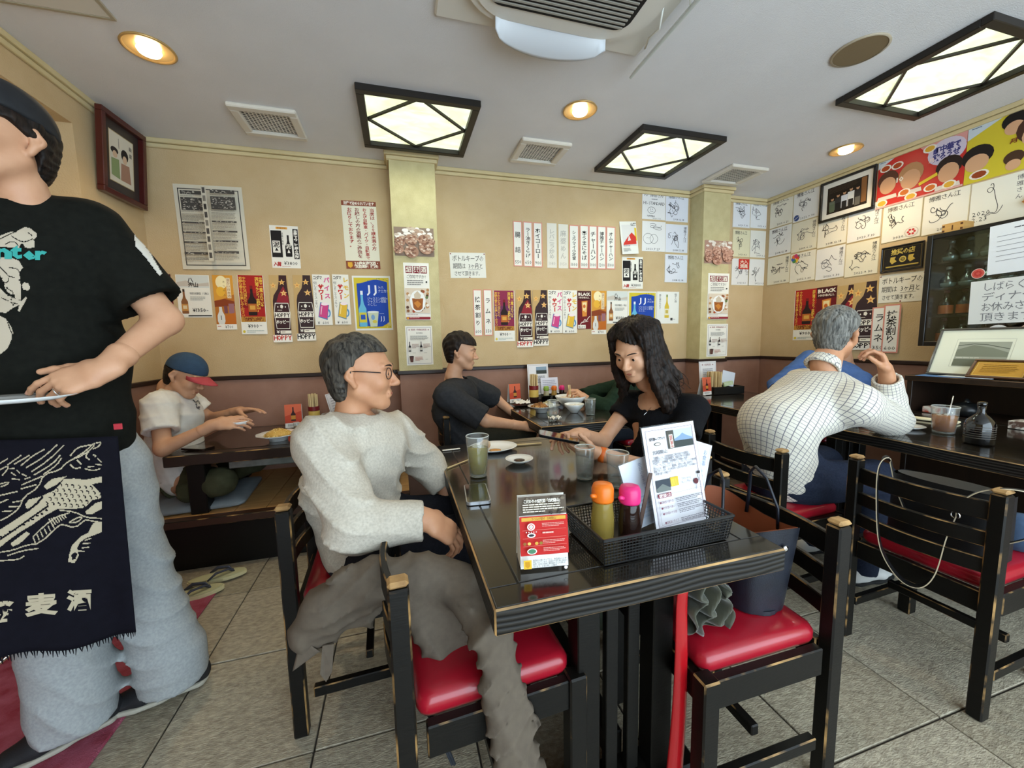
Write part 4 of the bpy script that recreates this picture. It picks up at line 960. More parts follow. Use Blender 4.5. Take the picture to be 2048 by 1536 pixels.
shiki('autograph board in the middle beside the narrow pillar corner', 'B', YB_, 1330.5, 447, 1374.5, 507, 22, 'dfe1ea')
shiki('lowest autograph board of the column beside the narrow pillar corner', 'B', YB_, 1329.5, 507.5, 1373.5, 566, 23, 'dfe1ea')
# narrow pillar
d_food(wsheet('food_photo', 'glossy pink-brown photo print of dumplings on the narrow pillar', 'photo print', 'B', YQ_, 1409.5, 480, 1462.5, 528.5, 'b08a78', rough=0.25), 2, FP2)
d_shoko(wsheet('drink_card', 'tall drink card with an iced amber glass on the narrow pillar', 'poster', 'B', YQ_, 1416.5, 546, 1455, 638.5))
d_notice(wsheet('price_notice', 'bordered white notice with two small bottles on the narrow pillar', 'notice', 'B', YQ_, 1414.5, 648, 1453.5, 712))
# far corner of the back wall: two columns of boards
for i_, (r_, sd, bs, ex, lb) in enumerate((((1466.5, 399, 1499.5, 457), 31, 'e3e4e8', None, 'autograph board at the top right beside the narrow pillar'), ((1465.5, 458, 1498.5, 515), 32, 'e4dcb8', None, 'cream autograph board beside the dumpling photo on the narrow pillar'), ((1463.5, 516, 1496.5, 571), 33, 'e6e4e0', 'red', 'autograph board with a red square seal beside the narrow pillar'),
        ((1501, 401, 1539.5, 459), 34, 'e6e6e6', None, 'topmost autograph board right in the room corner'), ((1500, 460, 1537.5, 517), 35, 'e8e4d8', None, 'middle autograph board right in the room corner'), ((1497, 517.5, 1535.5, 572), 36, 'e6e4e0', None, 'lowest autograph board right in the room corner'))):
    shiki(lb, 'B', YB_, *r_, sd, bs, ex)
# ---- right-hand wall: boards in columns
def sh_at(label, y, z, seed, base='e9e3d2', extra=None, nm='博雅さん江'):
    s_ = Sheet('autograph_board', label, 'autograph board', wm('R', (XR - 0.002, y, z)), 0.242, 0.272, base, SHG, 0.003, 0.3)
    d_shikishi(s_, seed, nm, extra); return s_
zr = (2.425, 2.148, 1.868)
for c_, (yc, rows) in enumerate(((3.105, (0, 1, 2)), (2.862, (0, 1, 2)), (2.617, (1, 2)), (2.372, (1, 2)))):
    for r__ in rows:
        nmz = ('first', 'second', 'third', 'fourth')[c_]
        ex = {(1, 0): 'blue', (1, 2): 'pop'}.get((c_, r__))
        row = ('top', 'middle', 'bottom')[r__]
        sh_at('autograph board, %s row of the %s column from the corner on the photo frame wall' % (row, nmz), yc, zr[r__] - 0.012 * c_, 50 + c_ * 5 + r__, ('e9e3d2', 'e6e4e0', 'e4ddc6')[(c_ + r__) % 3], ex)
sh_at('autograph board with a round red seal under the red poster', 2.122, 2.052, 71, 'e9e5d8', 'seal')
sh_at('autograph board under the seam of the red poster, before the one dated 2.23', 1.876, 2.046, 72, 'e9e5d8')
s = Sheet('autograph_board', 'autograph board dated 2.23 above the bottle cabinet under the yellow poster', 'autograph board', wm('R', (XR - 0.002, 1.630, 2.04)), 0.242, 0.272, 'e9e5d8', SHG, 0.003, 0.3)
s.text('博雅さん', 0.82, 0.05, 0.94, 0.6, '4a4850', True); s.scrawl(0.3, 0.1, 0.75, 0.8, '2a282e', 91, 12, 0.003); s.text('2020\n2.23', 0.05, 0.66, 0.40, 0.92, '2a282e')
# framed group photograph
def framed(name, label, m, w, h, fw, fcol, matcol, depth=0.02, inner=0.0, cat='picture frame'):
    t_ = thing(name, label, cat, mat=m)
    fm = mat('frame_' + fcol, fcol, 0.3, coat=0.3)
    for px, py, sx, sy in ((0, h / 2 - fw / 2, w, fw), (0, -h / 2 + fw / 2, w, fw), (w / 2 - fw / 2, 0, fw, h - 2 * fw), (-w / 2 + fw / 2, 0, fw, h - 2 * fw)):
        MB().box((px, py, 0), (sx, sy, depth), 0, 0.003).build('frame_bar', fm, t_)
    return t_, Sheet('picture', None, None, Matrix.Translation((0, 0, -depth / 2 + 0.004)), w - 2 * fw, h - 2 * fw, matcol, None, 0.004, 0.2, parent=t_)
t_, s = framed('framed_photograph', 'black-framed photograph of five staff in white and black near the ceiling', wm('R', (XR - 0.014, 2.513, 2.368)), 0.425, 0.335, 0.020, '17130f', 'e8e4da')
s.rect(0.10, 0.13, 0.90, 0.87, '2c2218'); s.rect(0.78, 0.15, 0.88, 0.80, '8a5f38'); s.lines(0.14, 0.16, 0.74, 0.32, 5, '4a3a2a')
for i_, (x, hh, c) in enumerate(((0.22, 0.42, '6a7060'), (0.34, 0.36, '3a3836'), (0.47, 0.34, 'd8dce4'), (0.60, 0.30, 'e4e4e0'), (0.73, 0.32, '34302e'))):
    s.poly([(x - 0.065, hh + 0.12), (x + 0.065, hh + 0.12), (x + 0.06, 0.80), (x - 0.06, 0.80)], c); s.rect(x - 0.05, 0.62, x + 0.05, 0.84, ('5f6a52', '26221f', '2a2624', '2a2624', '6a665e')[i_]); s.ell(x, hh + 0.06, 0.032, 0.05, 'c99a74', 10); s.ell(x, hh + 0.025, 0.033, 0.028, '2a211b', 8)
# big red and yellow food-show posters
def big(label, y0, y1, bg, seed, tx):
    s = Sheet('show_poster', label, 'poster', wm('R', (XR - 0.002, (y0 + y1) / 2, 2.362)), y0 - y1, 0.352, bg, None, 0.0015, 0.35)
    return s
s = big('red restaurant show poster with portraits beside the framed photograph', 2.297, 1.797, 'c4302a', 1, '町中華')
s.poly([(0, 0), (0.22, 0), (0, 0.16)], 'c9d4dc'); s.lines(0.02, 0.03, 0.16, 0.06, 1, '4a5a7a')
s.poly([(0.5, 0), (1, 0), (1, 0.2), (0.72, 0.4)], 'd89a94'); s.ell(0.80, 0.25, 0.20, 0.24, 'cfc4d6', 22); s.text('町中華で\n飲ろうぜ', 0.66, 0.12, 0.94, 0.38, '3a3a78', bold=0.04)
for x, y, r, hc in ((0.14, 0.50, 0.115, '5a3a2a'), (0.42, 0.52, 0.13, 'b8895f'), (0.84, 0.62, 0.12, '2e211c')):
    s.ell(x, y - 0.06, r * 1.15, r * 1.7, hc, 16); s.ell(x, y + 0.05, r * 0.9, r * 1.5, 'd3a27c', 18); s.poly([(x - r, y + 0.26), (x + r, y + 0.26), (x + r * 1.1, y + 0.34), (x - r * 1.1, y + 0.34)], 'd8cfc4')
s.text('10', 0.24, 0.44, 0.34, 0.56, 'f0e6d8', bold=0.03); s.text('月', 0.62, 0.30, 0.68, 0.38, 'f0d8c8', bold=0.02)
s.poly([(0.52, 0.70), (0.72, 0.60), (0.73, 0.66), (0.53, 0.76)], 'e0c23a')
for x, y in ((0.08, 0.90), (0.36, 0.80), (0.44, 0.92), (0.66, 0.86), (0.86, 0.90), (0.10, 0.18), (0.62, 0.10), (0.25, 0.20)): s.ell(x, y, 0.075, 0.075, 'e8e0d4', 14); s.ell(x, y, 0.055, 0.055, ('c9702e', 'a8481f', 'd8a83a')[int(x * 100) % 3], 10)
s.rect(0, 0.965, 1, 1, 'd8a8a0')
s = big('yellow restaurant show poster with portraits at the picture edge', 1.795, 1.25, 'd2bf34', 2, '')
s.poly([(0, 0), (0.30, 0), (0, 0.22)], 'c9d4dc'); s.lines(0.03, 0.03, 0.20, 0.06, 1, '4a5a7a')
for x, y, r, hc in ((0.10, 0.60, 0.12, '241c1a'), (0.38, 0.20, 0.09, '1f1a18'), (0.58, 0.42, 0.16, '4a2f22'), (0.40, 0.82, 0.07, '4a3222'), (0.85, 0.5, 0.14, '2e211c')):
    s.ell(x, y - 0.06, r * 1.15, r * 1.6, hc, 16); s.ell(x, y + 0.06, r * 0.85, r * 1.25, 'd6a680', 18)
for x, y in ((0.13, 0.88), (0.62, 0.12), (0.72, 0.86), (0.62, 0.72), (0.93, 0.88)): s.ell(x, y, 0.085, 0.08, 'e8e0d4', 14); s.ell(x, y, 0.065, 0.06, ('b8642c', '94401f')[int(x * 100) % 2], 10)
s.rect(0.50, 0.62, 0.62, 0.68, 'b83226'); s.text('月', 0.36, 0.44, 0.42, 0.52, '7a3a1e', bold=0.03)
# orange food picture peeping out past the boards
s = Sheet('food_photo', 'orange food picture pinned above the bottle cabinet beside the dated autograph', 'photo print', wm('R', (XR - 0.002, 1.32, 2.05)), 0.36, 0.20, 'b9854a', None, 0.0015, 0.3)
d_food(s, 6, ('b9854a', 'c98f4a', 'd9a862', 'a86a34', 'e0c58a'))
# black plaque
t_, s = framed('recommended_shop_plaque', 'black and gold plaque reading recommended shop in Japanese on the side wall', wm('R', (XR - 0.010, 2.097, 1.782)), 0.262, 0.192, 0.010, '120f0c', '1a150f', 0.014, cat='plaque')
s.border(0.02, 0.03, 0.98, 0.97, 0.012, '6a5a34'); s.text('推奨の店', 0.22, 0.10, 0.82, 0.34, 'c9b25a', bold=0.02)
for x in (0.30, 0.76): s.poly([(x - 0.09, 0.42), (x + 0.05, 0.42), (x + 0.02, 0.52), (x + 0.08, 0.62), (x - 0.04, 0.72), (x - 0.10, 0.60)], 'c2a850')
s.ell(0.53, 0.56, 0.09, 0.13, 'c9b25a', 18); s.ell(0.53, 0.56, 0.055, 0.08, '1a150f', 14); s.text('食', 0.49, 0.50, 0.57, 0.62, 'c9b25a'); s.rect(0.10, 0.80, 0.93, 0.855, 'b59c4c')
d_keep(Sheet('paper_notice', 'pinned handwritten notice under the black and gold plaque', 'notice', wm('R', (XR - 0.002, 2.093, 1.561), -1.5), 0.285, 0.212, 'e6e2d4', None))
# lower row on the right-hand wall
d_koetsu(wsheet('drink_poster', 'red rice wine poster above the head of the man in checks', 'poster', 'R', XR, 1591, 582, 1637, 680))
d_black(wsheet('drink_poster', 'dark red whisky poster above the head of the man in checks', 'poster', 'R', XR, 1635, 576, 1669, 668, '6e1a1e', lift=0.003))
d_hoppy(wsheet('bottle_poster', 'bottle-shaped beer poster with red lettering by the man in checks', 'poster', 'R', XR, 1675, 573, 1711, 700, lift=0.003), True)
d_hoppy(wsheet('bottle_poster', 'bottle-shaped beer poster with black lettering by the man in checks', 'poster', 'R', XR, 1709, 567, 1749, 700, lift=0.005), False)
d_strip(wsheet('menu_strip', 'menu strip above the raised hand, nearer the beer poster', 'menu strip', 'R', XR, 1747, 615, 1771, 704, 'ece8de', group=SG, lift=0.009), 'ラムネ', '350')
d_strip(wsheet('menu_strip', 'menu strip above the raised hand, nearer the bottle cabinet', 'menu strip', 'R', XR, 1771, 610, 1797, 706, 'ece8de', group=SG, lift=0.011), '抹茶割り', '600')
# papers and stickers on the cabinet glass
XG = CX0 - 0.020
s = Sheet('cabinet_notice', 'white typed notice taped to the upper cabinet glass', 'notice', wm('R', (XG, 1.385, 1.705), 1.5), 0.33, 0.285, 'e4e6ea', None)
s.lines(0.3, 0.10, 0.85, 0.14, 1, '3c3c40'); [s.line([(0.10, 0.24 + 0.1 * k), (0.92, 0.22 + 0.1 * k)], 0.002, '6a6a70') for k in range(6)]
s = Sheet('cabinet_notice', 'white handwritten notice taped to the lower cabinet glass', 'notice', wm('R', (XG, 1.395, 1.40), 1.0), 0.43, 0.262, 'dcdcd8', None)
for k, tt in enumerate(('しばらくの間', 'ディナーは', 'お休みさせて', '頂きます。')): s.text(tt, 0.12, 0.06 + 0.23 * k, 0.75, 0.26 + 0.23 * k, '77777a')
def sticker(label, y, z, r, c1, c2):
    t_ = MB().lathe([(r, 0), (r, 0.001)], n=32).build('round_sticker', flat(c1), None)
    t_.matrix_world = wm('R', (XG, y, z)); tag(t_, label, 'sticker')
    MB().lathe([(r * 0.92, 0.0012), (r * 0.92, 0.0014)], n=32).build('ring', flat(c2), t_)
    b = MB(); rr = random.Random(int(y * 1000))
    for i in range(7):
        a = i * 0.9; b.box((r * 0.45 * math.cos(a), r * 0.42 * math.sin(a), 0.0018), (r * 0.34, r * 0.34, 0.0004), R=rot('Z', 15 * i))
    b.build('mark', flat('b83a34'), t_)
sticker('small round red sticker on the cabinet glass beside the typed notice', 1.585, 1.575, 0.030, 'e8d8d0', 'c8564a')
sticker('round white and red sticker at the foot of the cabinet glass', 1.475, 1.205, 0.052, 'e6e2dc', 'd6d6d4')
sticker('round pink and red sticker at the foot of the cabinet glass', 1.345, 1.205, 0.054, 'e2c0b0', 'e6cdbd')
# framed picture on the left-hand wall
t_, s = framed('framed_print', 'red-brown framed print of two figures high in the left corner', frame_m(Vector((XL + 0.055, 3.01, 2.335)), Vector((0.06, 1, 0)), Vector((0.08, 0, 1))), 0.36, 0.455, 0.030, '4a1512', '3a3230', 0.035)
s.rect(0.20, 0.14, 0.84, 0.84, 'ddd5c2'); s.border(0.19, 0.13, 0.85, 0.85, 0.012, 'b09a6a')
s.ell(0.33, 0.40, 0.10, 0.05, '2a2624', 12); s.ell(0.60, 0.40, 0.10, 0.09, '2a2624', 12); s.ell(0.34, 0.45, 0.06, 0.05, 'd8b89a'); s.ell(0.60, 0.46, 0.06, 0.06, 'd8b89a'); s.poly([(0.24, 0.52), (0.44, 0.50), (0.46, 0.78), (0.24, 0.76)], '8a9a6a'); s.poly([(0.50, 0.53), (0.72, 0.52), (0.76, 0.78), (0.48, 0.78)], 'a8806a'); s.line([(0.44, 0.2), (0.45, 0.34)], 0.003, '4a4440'); s.text('歌麿', 0.72, 0.2, 0.80, 0.40, '4a4440', True)
# ---------------------------------------------------------------- things on tables, shelves and floor
T0 = TH + 0.0025
def tumbler(label, x, y, z, r0, r1, h, fill=0.0, liquid=None, ice=0, group=None, cat='glass', name='drinking_glass'):
    t = thing(name, label, cat, (x, y, z), group=group)
    w = 0.0022; bt = 0.012
    prof = [(r0 * 0.96, 0), (r0, 0.002), (r1, h), (r1 - w * 0.4, h + 0.001), (r1 - w, h), (r0 - w + (r1 - r0) * bt / h, bt), (0.002, bt)]
    MB().lathe(prof, n=36).build('glass_body', M_THIN, t)
    MB().lathe([(r1 - w - 0.0004, h - 0.0012), (r1 - w * 0.5, h + 0.0014), (r1 + 0.0004, h - 0.0012)], n=36, cap0=False, cap1=False).build('rim', mat('glass_rim', 'dfe6e4', 0.1, alpha=0.75), t)
    MB().lathe([(r0 * 0.9, 0.0015), (r0 * 0.9, 0.009)], n=30).build('thick_base', mat('glass_base', 'c9d3d0', 0.05, trans=0.9), t)
    if fill:
        rf = lambda zz: r0 - w - 0.0006 + (r1 - r0) * zz / h
        MB().lathe([(rf(bt) - 0.001, bt + 0.0008), (rf(h * fill), h * fill), (0.002, h * fill)], n=36).build('drink', liquid, t)
        rr = random.Random(int(x * 1000 + y * 77))
        for k in range(ice):
            zz = h * fill - 0.004 - 0.020 * (k // 2); rad = r0 * 0.42
            MB().box((rad * math.cos(2.1 * k), rad * math.sin(2.1 * k), zz), (0.024, 0.022, 0.02), 0, 0.004, R=rot('Z', 40 * k) @ rot('X', 20 + 13 * k)).build('ice_cube', mat('ice', 'e9ece0', 0.08, alpha=0.35), t)
    return t
M_WATER = thin_glass('water', 'eef4f4', 0.03, 0.015)
M_TEA = thin_glass('green_tea', 'd8cc58', 0.03, 0.42, 'b9ad34')
M_OOLONG = thin_glass('oolong_tea', 'd88c2c', 0.03, 0.62, 'bd7414')
def plate(label, x, y, z, rx, ry, h=0.02, foot=0.0, name='plate', cat='plate', rz=0, group=None, wave=0.0):
    t = thing(name, label, cat, (x, y, z), math.radians(rz), group=group)
    n = 44; b = MB(); prof = [(0.0, 0.004 + foot), (0.50, 0.004 + foot), (0.74, 0.008 + foot), (1.0, h + foot), (1.015, h + foot - 0.001), (0.72, 0.002 + foot), (0.46, foot), (0.42, 0.0), (0.36, 0.0), (0.36, foot * 0.6), (0.0, foot * 0.6)]
    vs = []
    for r, zz in prof:
        for i in range(n):
            a = 2 * math.pi * i / n; k = 1 + wave * math.cos(10 * a) * r
            vs.append((rx * r * k * math.cos(a), ry * r * k * math.sin(a), zz))
    fs = [(j * n + i, j * n + (i + 1) % n, (j + 1) * n + (i + 1) % n, (j + 1) * n + i) for j in range(len(prof) - 1) for i in range(n)]
    b.add(vs, [f[::-1] for f in fs], 0, True).build('dish', M_PORC, t)
    return t
def bowl(label, x, y, z, r, h, name='bowl', group=None, col=None):
    t = thing(name, label, 'bowl', (x, y, z), group=group)
    MB().lathe([(r * 0.40, 0), (r * 0.42, h * 0.14), (r * 0.62, h * 0.30), (r * 0.86, h * 0.66), (r, h), (r * 0.985, h * 1.01), (r * 0.965, h * 0.99), (r * 0.82, h * 0.66), (r * 0.56, h * 0.32), (0.002, h * 0.22)], n=40).build('shell', col or M_PORC, t)
    return t
def sticks(label, a, b_, z, gap=0.008, r=0.0028, name='chopsticks', two=True):
    a = Vector((*a, z + r)); b_ = Vector((*b_, z + r)); t = thing(name, label, 'chopsticks', a)
    d = b_ - a; n = Vector((-d.y, d.x, 0)).normalized() * gap / 2; m_ = mat('raw_wood_stick', 'd8bd88', 0.6)
    for k in ((-1, 1) if two else (0,)):
        MB().tube([n * k, d + n * k * 0.6], [r * 1.2, r * 0.8], 8).build('stick', m_, t)
    return t
def heap(parent, name, cx, cy, z, r, h, cols, n, seed, size=0.006):
    """food heaped from small pieces: too many to count"""
    rr = random.Random(seed); b = MB(); ms = [mat('food_' + c, c, 0.5) for c in cols]
    b.lathe([(r, 0), (r * 0.8, h * 0.5), (r * 0.4, h * 0.9), (0.001, h)], (cx, cy, z), 14, 0)
    for i in range(n):
        q = math.sqrt(rr.random()); a = rr.uniform(0, 6.28); zz = z + h * (1 - q ** 1.6) + rr.uniform(0, 0.004)
        b.box((cx + r * q * math.cos(a), cy + r * q * math.sin(a), zz), (size * rr.uniform(0.7, 2.0), size, size * 0.8), rr.randrange(len(cols)), 0.0015, R=rot('Z', rr.uniform(0, 180)) @ rot('X', rr.uniform(-40, 40)))
    o = b.build(name, ms, parent); o['kind'] = 'stuff'; return o
# --- front table
tumbler('tall glass of iced green tea at the grey-haired man place', 0.268, 1.435, T0, 0.034, 0.044, 0.155, 0.70, M_TEA, 5)
tumbler('water glass in front of the woman, fuller of the two', 0.634, 1.275, T0, 0.030, 0.037, 0.118, 0.80, M_WATER, 0)
tumbler('nearly empty water glass beside the mesh basket', 0.703, 1.165, T0, 0.031, 0.039, 0.120, 0.22, M_WATER, 0)
def phone(label, x, y, z, rz, m=None, w=0.077, l=0.160, case='c9ccd0', screen='15161a'):
    t = thing('smartphone', label, 'phone', (x, y, z), math.radians(rz)) if m is None else thing('smartphone', label, 'phone', mat=m)
    def rr_(w_, l_, r): return rrect(w_, l_, r, 5)
    MB().prism(rr_(w, l, 0.012), 0, 0.0095).build('body', mat('phone_' + case, case, 0.25, 0.7), t)
    MB().prism(rr_(w - 0.006, l - 0.006, 0.010), 0.0095, 0.0102).build('screen', mat('phone_screen', '08090b', 0.05, spec=0.8, coat=1.0), t)
    return t
phone('silver-edged smartphone lying face up beside the tall green tea', 0.225, 1.245, T0, -6)
pl = plate('white oval plate with a bitten dumpling beside the green tea', 0.405, 1.775, T0, 0.115, 0.095, 0.016)
b = MB(); b.lathe([(0.020, 0), (0.026, 0.012), (0.024, 0.026), (0.014, 0.036), (0.003, 0.038)], n=20)
o = b.build('dumpling', mat('dumpling_skin', 'd8c6a8', 0.5, color2='b98f68', scale=60), pl); o.location = (-0.035, 0.01, 0.007)
o = MB().lathe([(0.028, 0), (0.02, 0.0012), (0.001, 0.0015)], n=18).build('sauce', mat('mustard_sauce', 'c98a3a', 0.2), pl); o.location = (0.0, -0.045, 0.0068)
ds = plate('small round white dish with a little soy sauce at the table centre', 0.462, 1.535, T0, 0.058, 0.058, 0.014, 0.006, name='sauce_dish')
MB().lathe([(0.024, 0.0105), (0.02, 0.0112), (0.001, 0.0113)], n=18).build('soy_sauce', mat('soy', '20130c', 0.05), ds)
sticks('pair of chopsticks laid from the plate toward the woman', (0.475, 1.80), (0.655, 1.79), T0)
sticks('single chopstick sticking out over the table edge by the green tea', (0.165, 1.555), (0.285, 1.655), T0, two=False)
o = MB().box((0, 0, 0.002), (0.085, 0.014, 0.003), 0, 0.001, R=rot('Z', 4)).build('chopstick_sleeve', M_PAPER, None, (0.215, 1.83, T0)); tag(o, 'folded white paper chopstick sleeve beside the oval plate', 'paper sleeve')
# red menu card on a stand
mc = thing('menu_card_stand', 'small red and white folding menu card standing beside the mesh basket', 'menu card', (0.292, 0.800, T0), math.radians(-9))
Sheet('front_panel', None, None, frame_m(Vector((0, -0.012, 0.082)), (1, 0, 0), (0, 0.14, 1)), 0.108, 0.158, 'eceae4', None, 0.001, 0.35, parent=mc)
s = SHEETS[-1]
s.rect(0, 0, 1, 0.26, '5a4e42'); rr = random.Random(2)
for i in range(40): s.ell(rr.uniform(0.04, 0.96), rr.uniform(0.02, 0.25), rr.uniform(0.02, 0.06), rr.uniform(0.01, 0.025), rr.choice(('6e6252', '4a4036', '7c6f5c', '3c342c')), 7)
s.text('こだわりの紹興酒「古越龍山」', 0.10, 0.035, 0.90, 0.085, 'f0eadc', bold=0.02); s.lines(0.08, 0.10, 0.94, 0.22, 4, 'd8cfbc', 0.5)
s.rect(0, 0.26, 1, 0.80, 'b5231f'); s.rect(0.04, 0.275, 0.96, 0.325, 'c99a3e'); s.text('ラベルが語る 古越龍山', 0.24, 0.28, 0.76, 0.32, '6a3214')
for k, y in enumerate((0.385, 0.50, 0.61, 0.71)):
    if k: s.line([(0.05, y - 0.055), (0.95, y - 0.055)], 0.0005, 'd88a7c')
    s.lines(0.46, y - 0.022, 0.92, y + 0.03, 3 if k != 1 else 1, 'e0a89c', 0.4, k)
s.ell(0.22, 0.385, 0.08, 0.05, 'efe6dc', 18); s.ell(0.22, 0.385, 0.055, 0.035, 'c03a34', 14); s.ell(0.22, 0.385, 0.04, 0.026, 'efe6dc', 12); s.text('55', 0.18, 0.365, 0.26, 0.405, '2a2220')
s.ell(0.22, 0.50, 0.085, 0.032, 'efe6dc', 18); s.ell(0.22, 0.50, 0.06, 0.018, '2a2a30', 14)
for i in range(5): s.star(0.12 + 0.05 * i, 0.455, 0.016, 'efe6dc')
for i, x in enumerate((0.08, 0.17, 0.32, 0.41)): s.ell(x, 0.61, 0.035, 0.022, ('8a5a2a', 'd8b25a', 'c99a3e', '8a6a2a')[i], 12)
s.ell(0.22, 0.715, 0.10, 0.042, 'e8e4d8', 20); s.ell(0.22, 0.715, 0.08, 0.032, '4a7a5a', 18)
s.rect(0.04, 0.83, 0.20, 0.95, 'd8ac2e'); s.poly([(0.07, 0.85), (0.16, 0.85), (0.17, 0.91), (0.12, 0.94), (0.07, 0.91)], 'c08a1e')
s.text('飲酒は20歳になってから。飲酒運転は法律で\n禁止されています。妊娠中や授乳期の飲酒は、\n胎児・乳児の発育に悪影響を与える恐れが\nあります。お酒は楽しく適量を。\nのんだあとはリサイクル。', 0.23, 0.825, 0.97, 0.965, '3c3a38'); s.ell(0.90, 0.965, 0.045, 0.028, '3c3a38', 16); s.ell(0.90, 0.965, 0.036, 0.022, 'eceae4', 14)
MB().box((0, 0.034, 0.079), (0.108, 0.0012, 0.160), R=rot('X', 12)).build('back_panel', M_PAPER, mc)
for sx in (-1, 1): MB().box((sx * 0.053, 0.012, 0.030), (0.001, 0.045, 0.058)).build('side_flap', M_PAPER, mc)
# condiment basket
bk = thing('mesh_basket', 'black plastic mesh basket of condiments and menus on the front table', 'basket', (0.592, 0.838, T0), math.radians(2.0))
M_BKT = mat('black_plastic', '141414', 0.35)
bw_, bd_, bh_, tp = 0.352, 0.175, 0.064, 0.008
MB().box((0, 0, 0.002), (bw_ - 0.002, bd_ - 0.002, 0.004)).build('bottom', M_BKT, bk)
def lattice(p00, p10, p11, p01, nu, nv, r=0.0011):
    b = MB(); p00, p10, p11, p01 = map(Vector, (p00, p10, p11, p01))
    for i in range(nu + 1):
        u = i / nu; b.tube([p00.lerp(p10, u), p01.lerp(p11, u)], r, 4, 0, False)
    for j in range(nv + 1):
        v = j / nv; b.tube([p00.lerp(p01, v), p10.lerp(p11, v)], r, 4, 0, False)
    return b
w2, d2 = bw_ / 2, bd_ / 2
for a, b_ in (((-w2, -d2), (w2, -d2)), ((w2, -d2), (w2, d2)), ((w2, d2), (-w2, d2)), ((-w2, d2), (-w2, -d2))):
    out = lambda p: (p[0] + tp * (1 if p[0] > 0 else -1), p[1] + tp * (1 if p[1] > 0 else -1))
    n_ = 44 if abs(a[0] - b_[0]) > 0.1 else 22
    o = lattice((*a, 0.003), (*b_, 0.003), (*out(b_), bh_), (*out(a), bh_), n_, 8, 0.0013).build('mesh_side', M_BKT, bk); o['kind'] = 'stuff'
rim = [(-w2 - tp, -d2 - tp), (w2 + tp, -d2 - tp), (w2 + tp, d2 + tp), (-w2 - tp, d2 + tp)]
b = MB()
for i in range(4):
    a, c = Vector((*rim[i], bh_)), Vector((*rim[(i + 1) % 4], bh_)); m_ = (a + c) / 2; L_ = (c - a).length
    b.box(m_, (L_ + 0.006, 0.006, 0.007), 0, 0.0015, R=rot('Z', math.degrees(math.atan2(c.y - a.y, c.x - a.x))))
b.build('rim', M_BKT, bk)
def sauce_bottle(label, x, y, z, cap, liq, s=1.0, glassy=True):
    t = thing('sauce_bottle', label, 'bottle', (x, y, z))
    MB().lathe([(0.020 * s, 0), (0.0235 * s, 0.004 * s), (0.0235 * s, 0.048 * s), (0.0205 * s, 0.075 * s), (0.0195 * s, 0.084 * s)], n=30).build('bottle_body', liq, t)
    MB().lathe([(0.0215 * s, 0.082 * s), (0.0225 * s, 0.086 * s), (0.0225 * s, 0.108 * s), (0.019 * s, 0.117 * s), (0.010 * s, 0.120 * s), (0.001, 0.1205 * s)], n=30).build('cap', cap, t)
    MB().tube([(-0.018 * s, -0.006 * s, 0.096 * s), (-0.031 * s, -0.010 * s, 0.099 * s)], [0.006 * s, 0.0035 * s], 10).build('spout', cap, t)
    return t
M_OCAP = mat('orange_cap', 'e0701a', 0.35); M_PCAP = mat('pink_cap', 'd92a72', 0.35); M_GCAP = mat('green_cap', '8fb04a', 0.4)
sauce_bottle('small table bottle of vinegar with an orange cap in the mesh basket', 0.472, 0.850, T0 + 0.005, M_OCAP, mat('vinegar', 'b9a050', 0.1, trans=0.55, ior=1.3), 1.22)
sauce_bottle('small table bottle of soy sauce with a pink cap in the mesh basket', 0.534, 0.826, T0 + 0.005, M_PCAP, mat('soy_bottle', '23130e', 0.1), 1.18)
MX = frame_m(Vector((0.690, 0.855, T0 + 0.005 + 0.140)), (1, 0.10, 0.015), (-0.05, 0.22, 1))
def sleeve(name, label, m, w, h, base='d8d6da'):
    t = thing(name, label, 'menu', mat=m)
    MB().box((0, 0, 0.0), (w + 0.008, h + 0.008, 0.0022), 0, 0.001).build('plastic_sleeve', M_SLEEVE, t)
    return t, Sheet('menu_sheet', None, None, Matrix.Translation((0, 0, 0.0014)), w, h, base, None, 0.0004, 0.3, parent=t)
t, s = sleeve('tall_menu', 'tall plastic-sleeved drink menu with a mountain photo standing in the mesh basket', MX, 0.178, 0.266)
s.border(0.05, 0.035, 0.95, 0.965, 0.006, '7a6a78'); s.border(0.065, 0.045, 0.935, 0.955, 0.003, 'a08a90')
s.rect(0.43, 0.06, 0.93, 0.24, 'b4c4d4'); s.poly([(0.56, 0.155), (0.68, 0.125), (0.74, 0.10), (0.80, 0.125), (0.93, 0.16), (0.93, 0.24), (0.56, 0.24)], '7a92ac'); s.poly([(0.56, 0.17), (0.93, 0.175), (0.93, 0.24), (0.56, 0.24)], '3c4240'); s.rect(0.43, 0.06, 0.57, 0.24, '4c4a44'); s.rect(0.47, 0.10, 0.545, 0.235, 'c9c2b8'); s.text('紹興酒山', 0.475, 0.11, 0.54, 0.23, 'a83a34', True, 0.02)
s.text('紹興酒No.1ブランド', 0.10, 0.105, 0.40, 0.14, '2c2a2c', bold=0.02); s.ell(0.24, 0.175, 0.06, 0.018, '5a564e', 14); s.ell(0.24, 0.175, 0.045, 0.012, 'e6e2d8', 14)
s.text('古越龍山', 0.12, 0.235, 0.40, 0.275, '2c2a2c')
s.text('「古越龍山」は、北京政府直営工場が生産する紹興酒の\n統括醸造元として中国酒類業界、中国を代表する紹興酒の\n代名詞です。出荷数量、生産数量共に中国No.1を誇り、\nロシア、アメリカ、フランス、ドイツ、イタリアといった欧米諸\n国をはじめ、東南アジア、韓国等、世界45ヶ国に出荷され、\n愛飲されています。もち米本来の上質な甘みを感じさせる味わい\nと芳醇な香りの逸品です。', 0.10, 0.29, 0.93, 0.475, '3a3840')
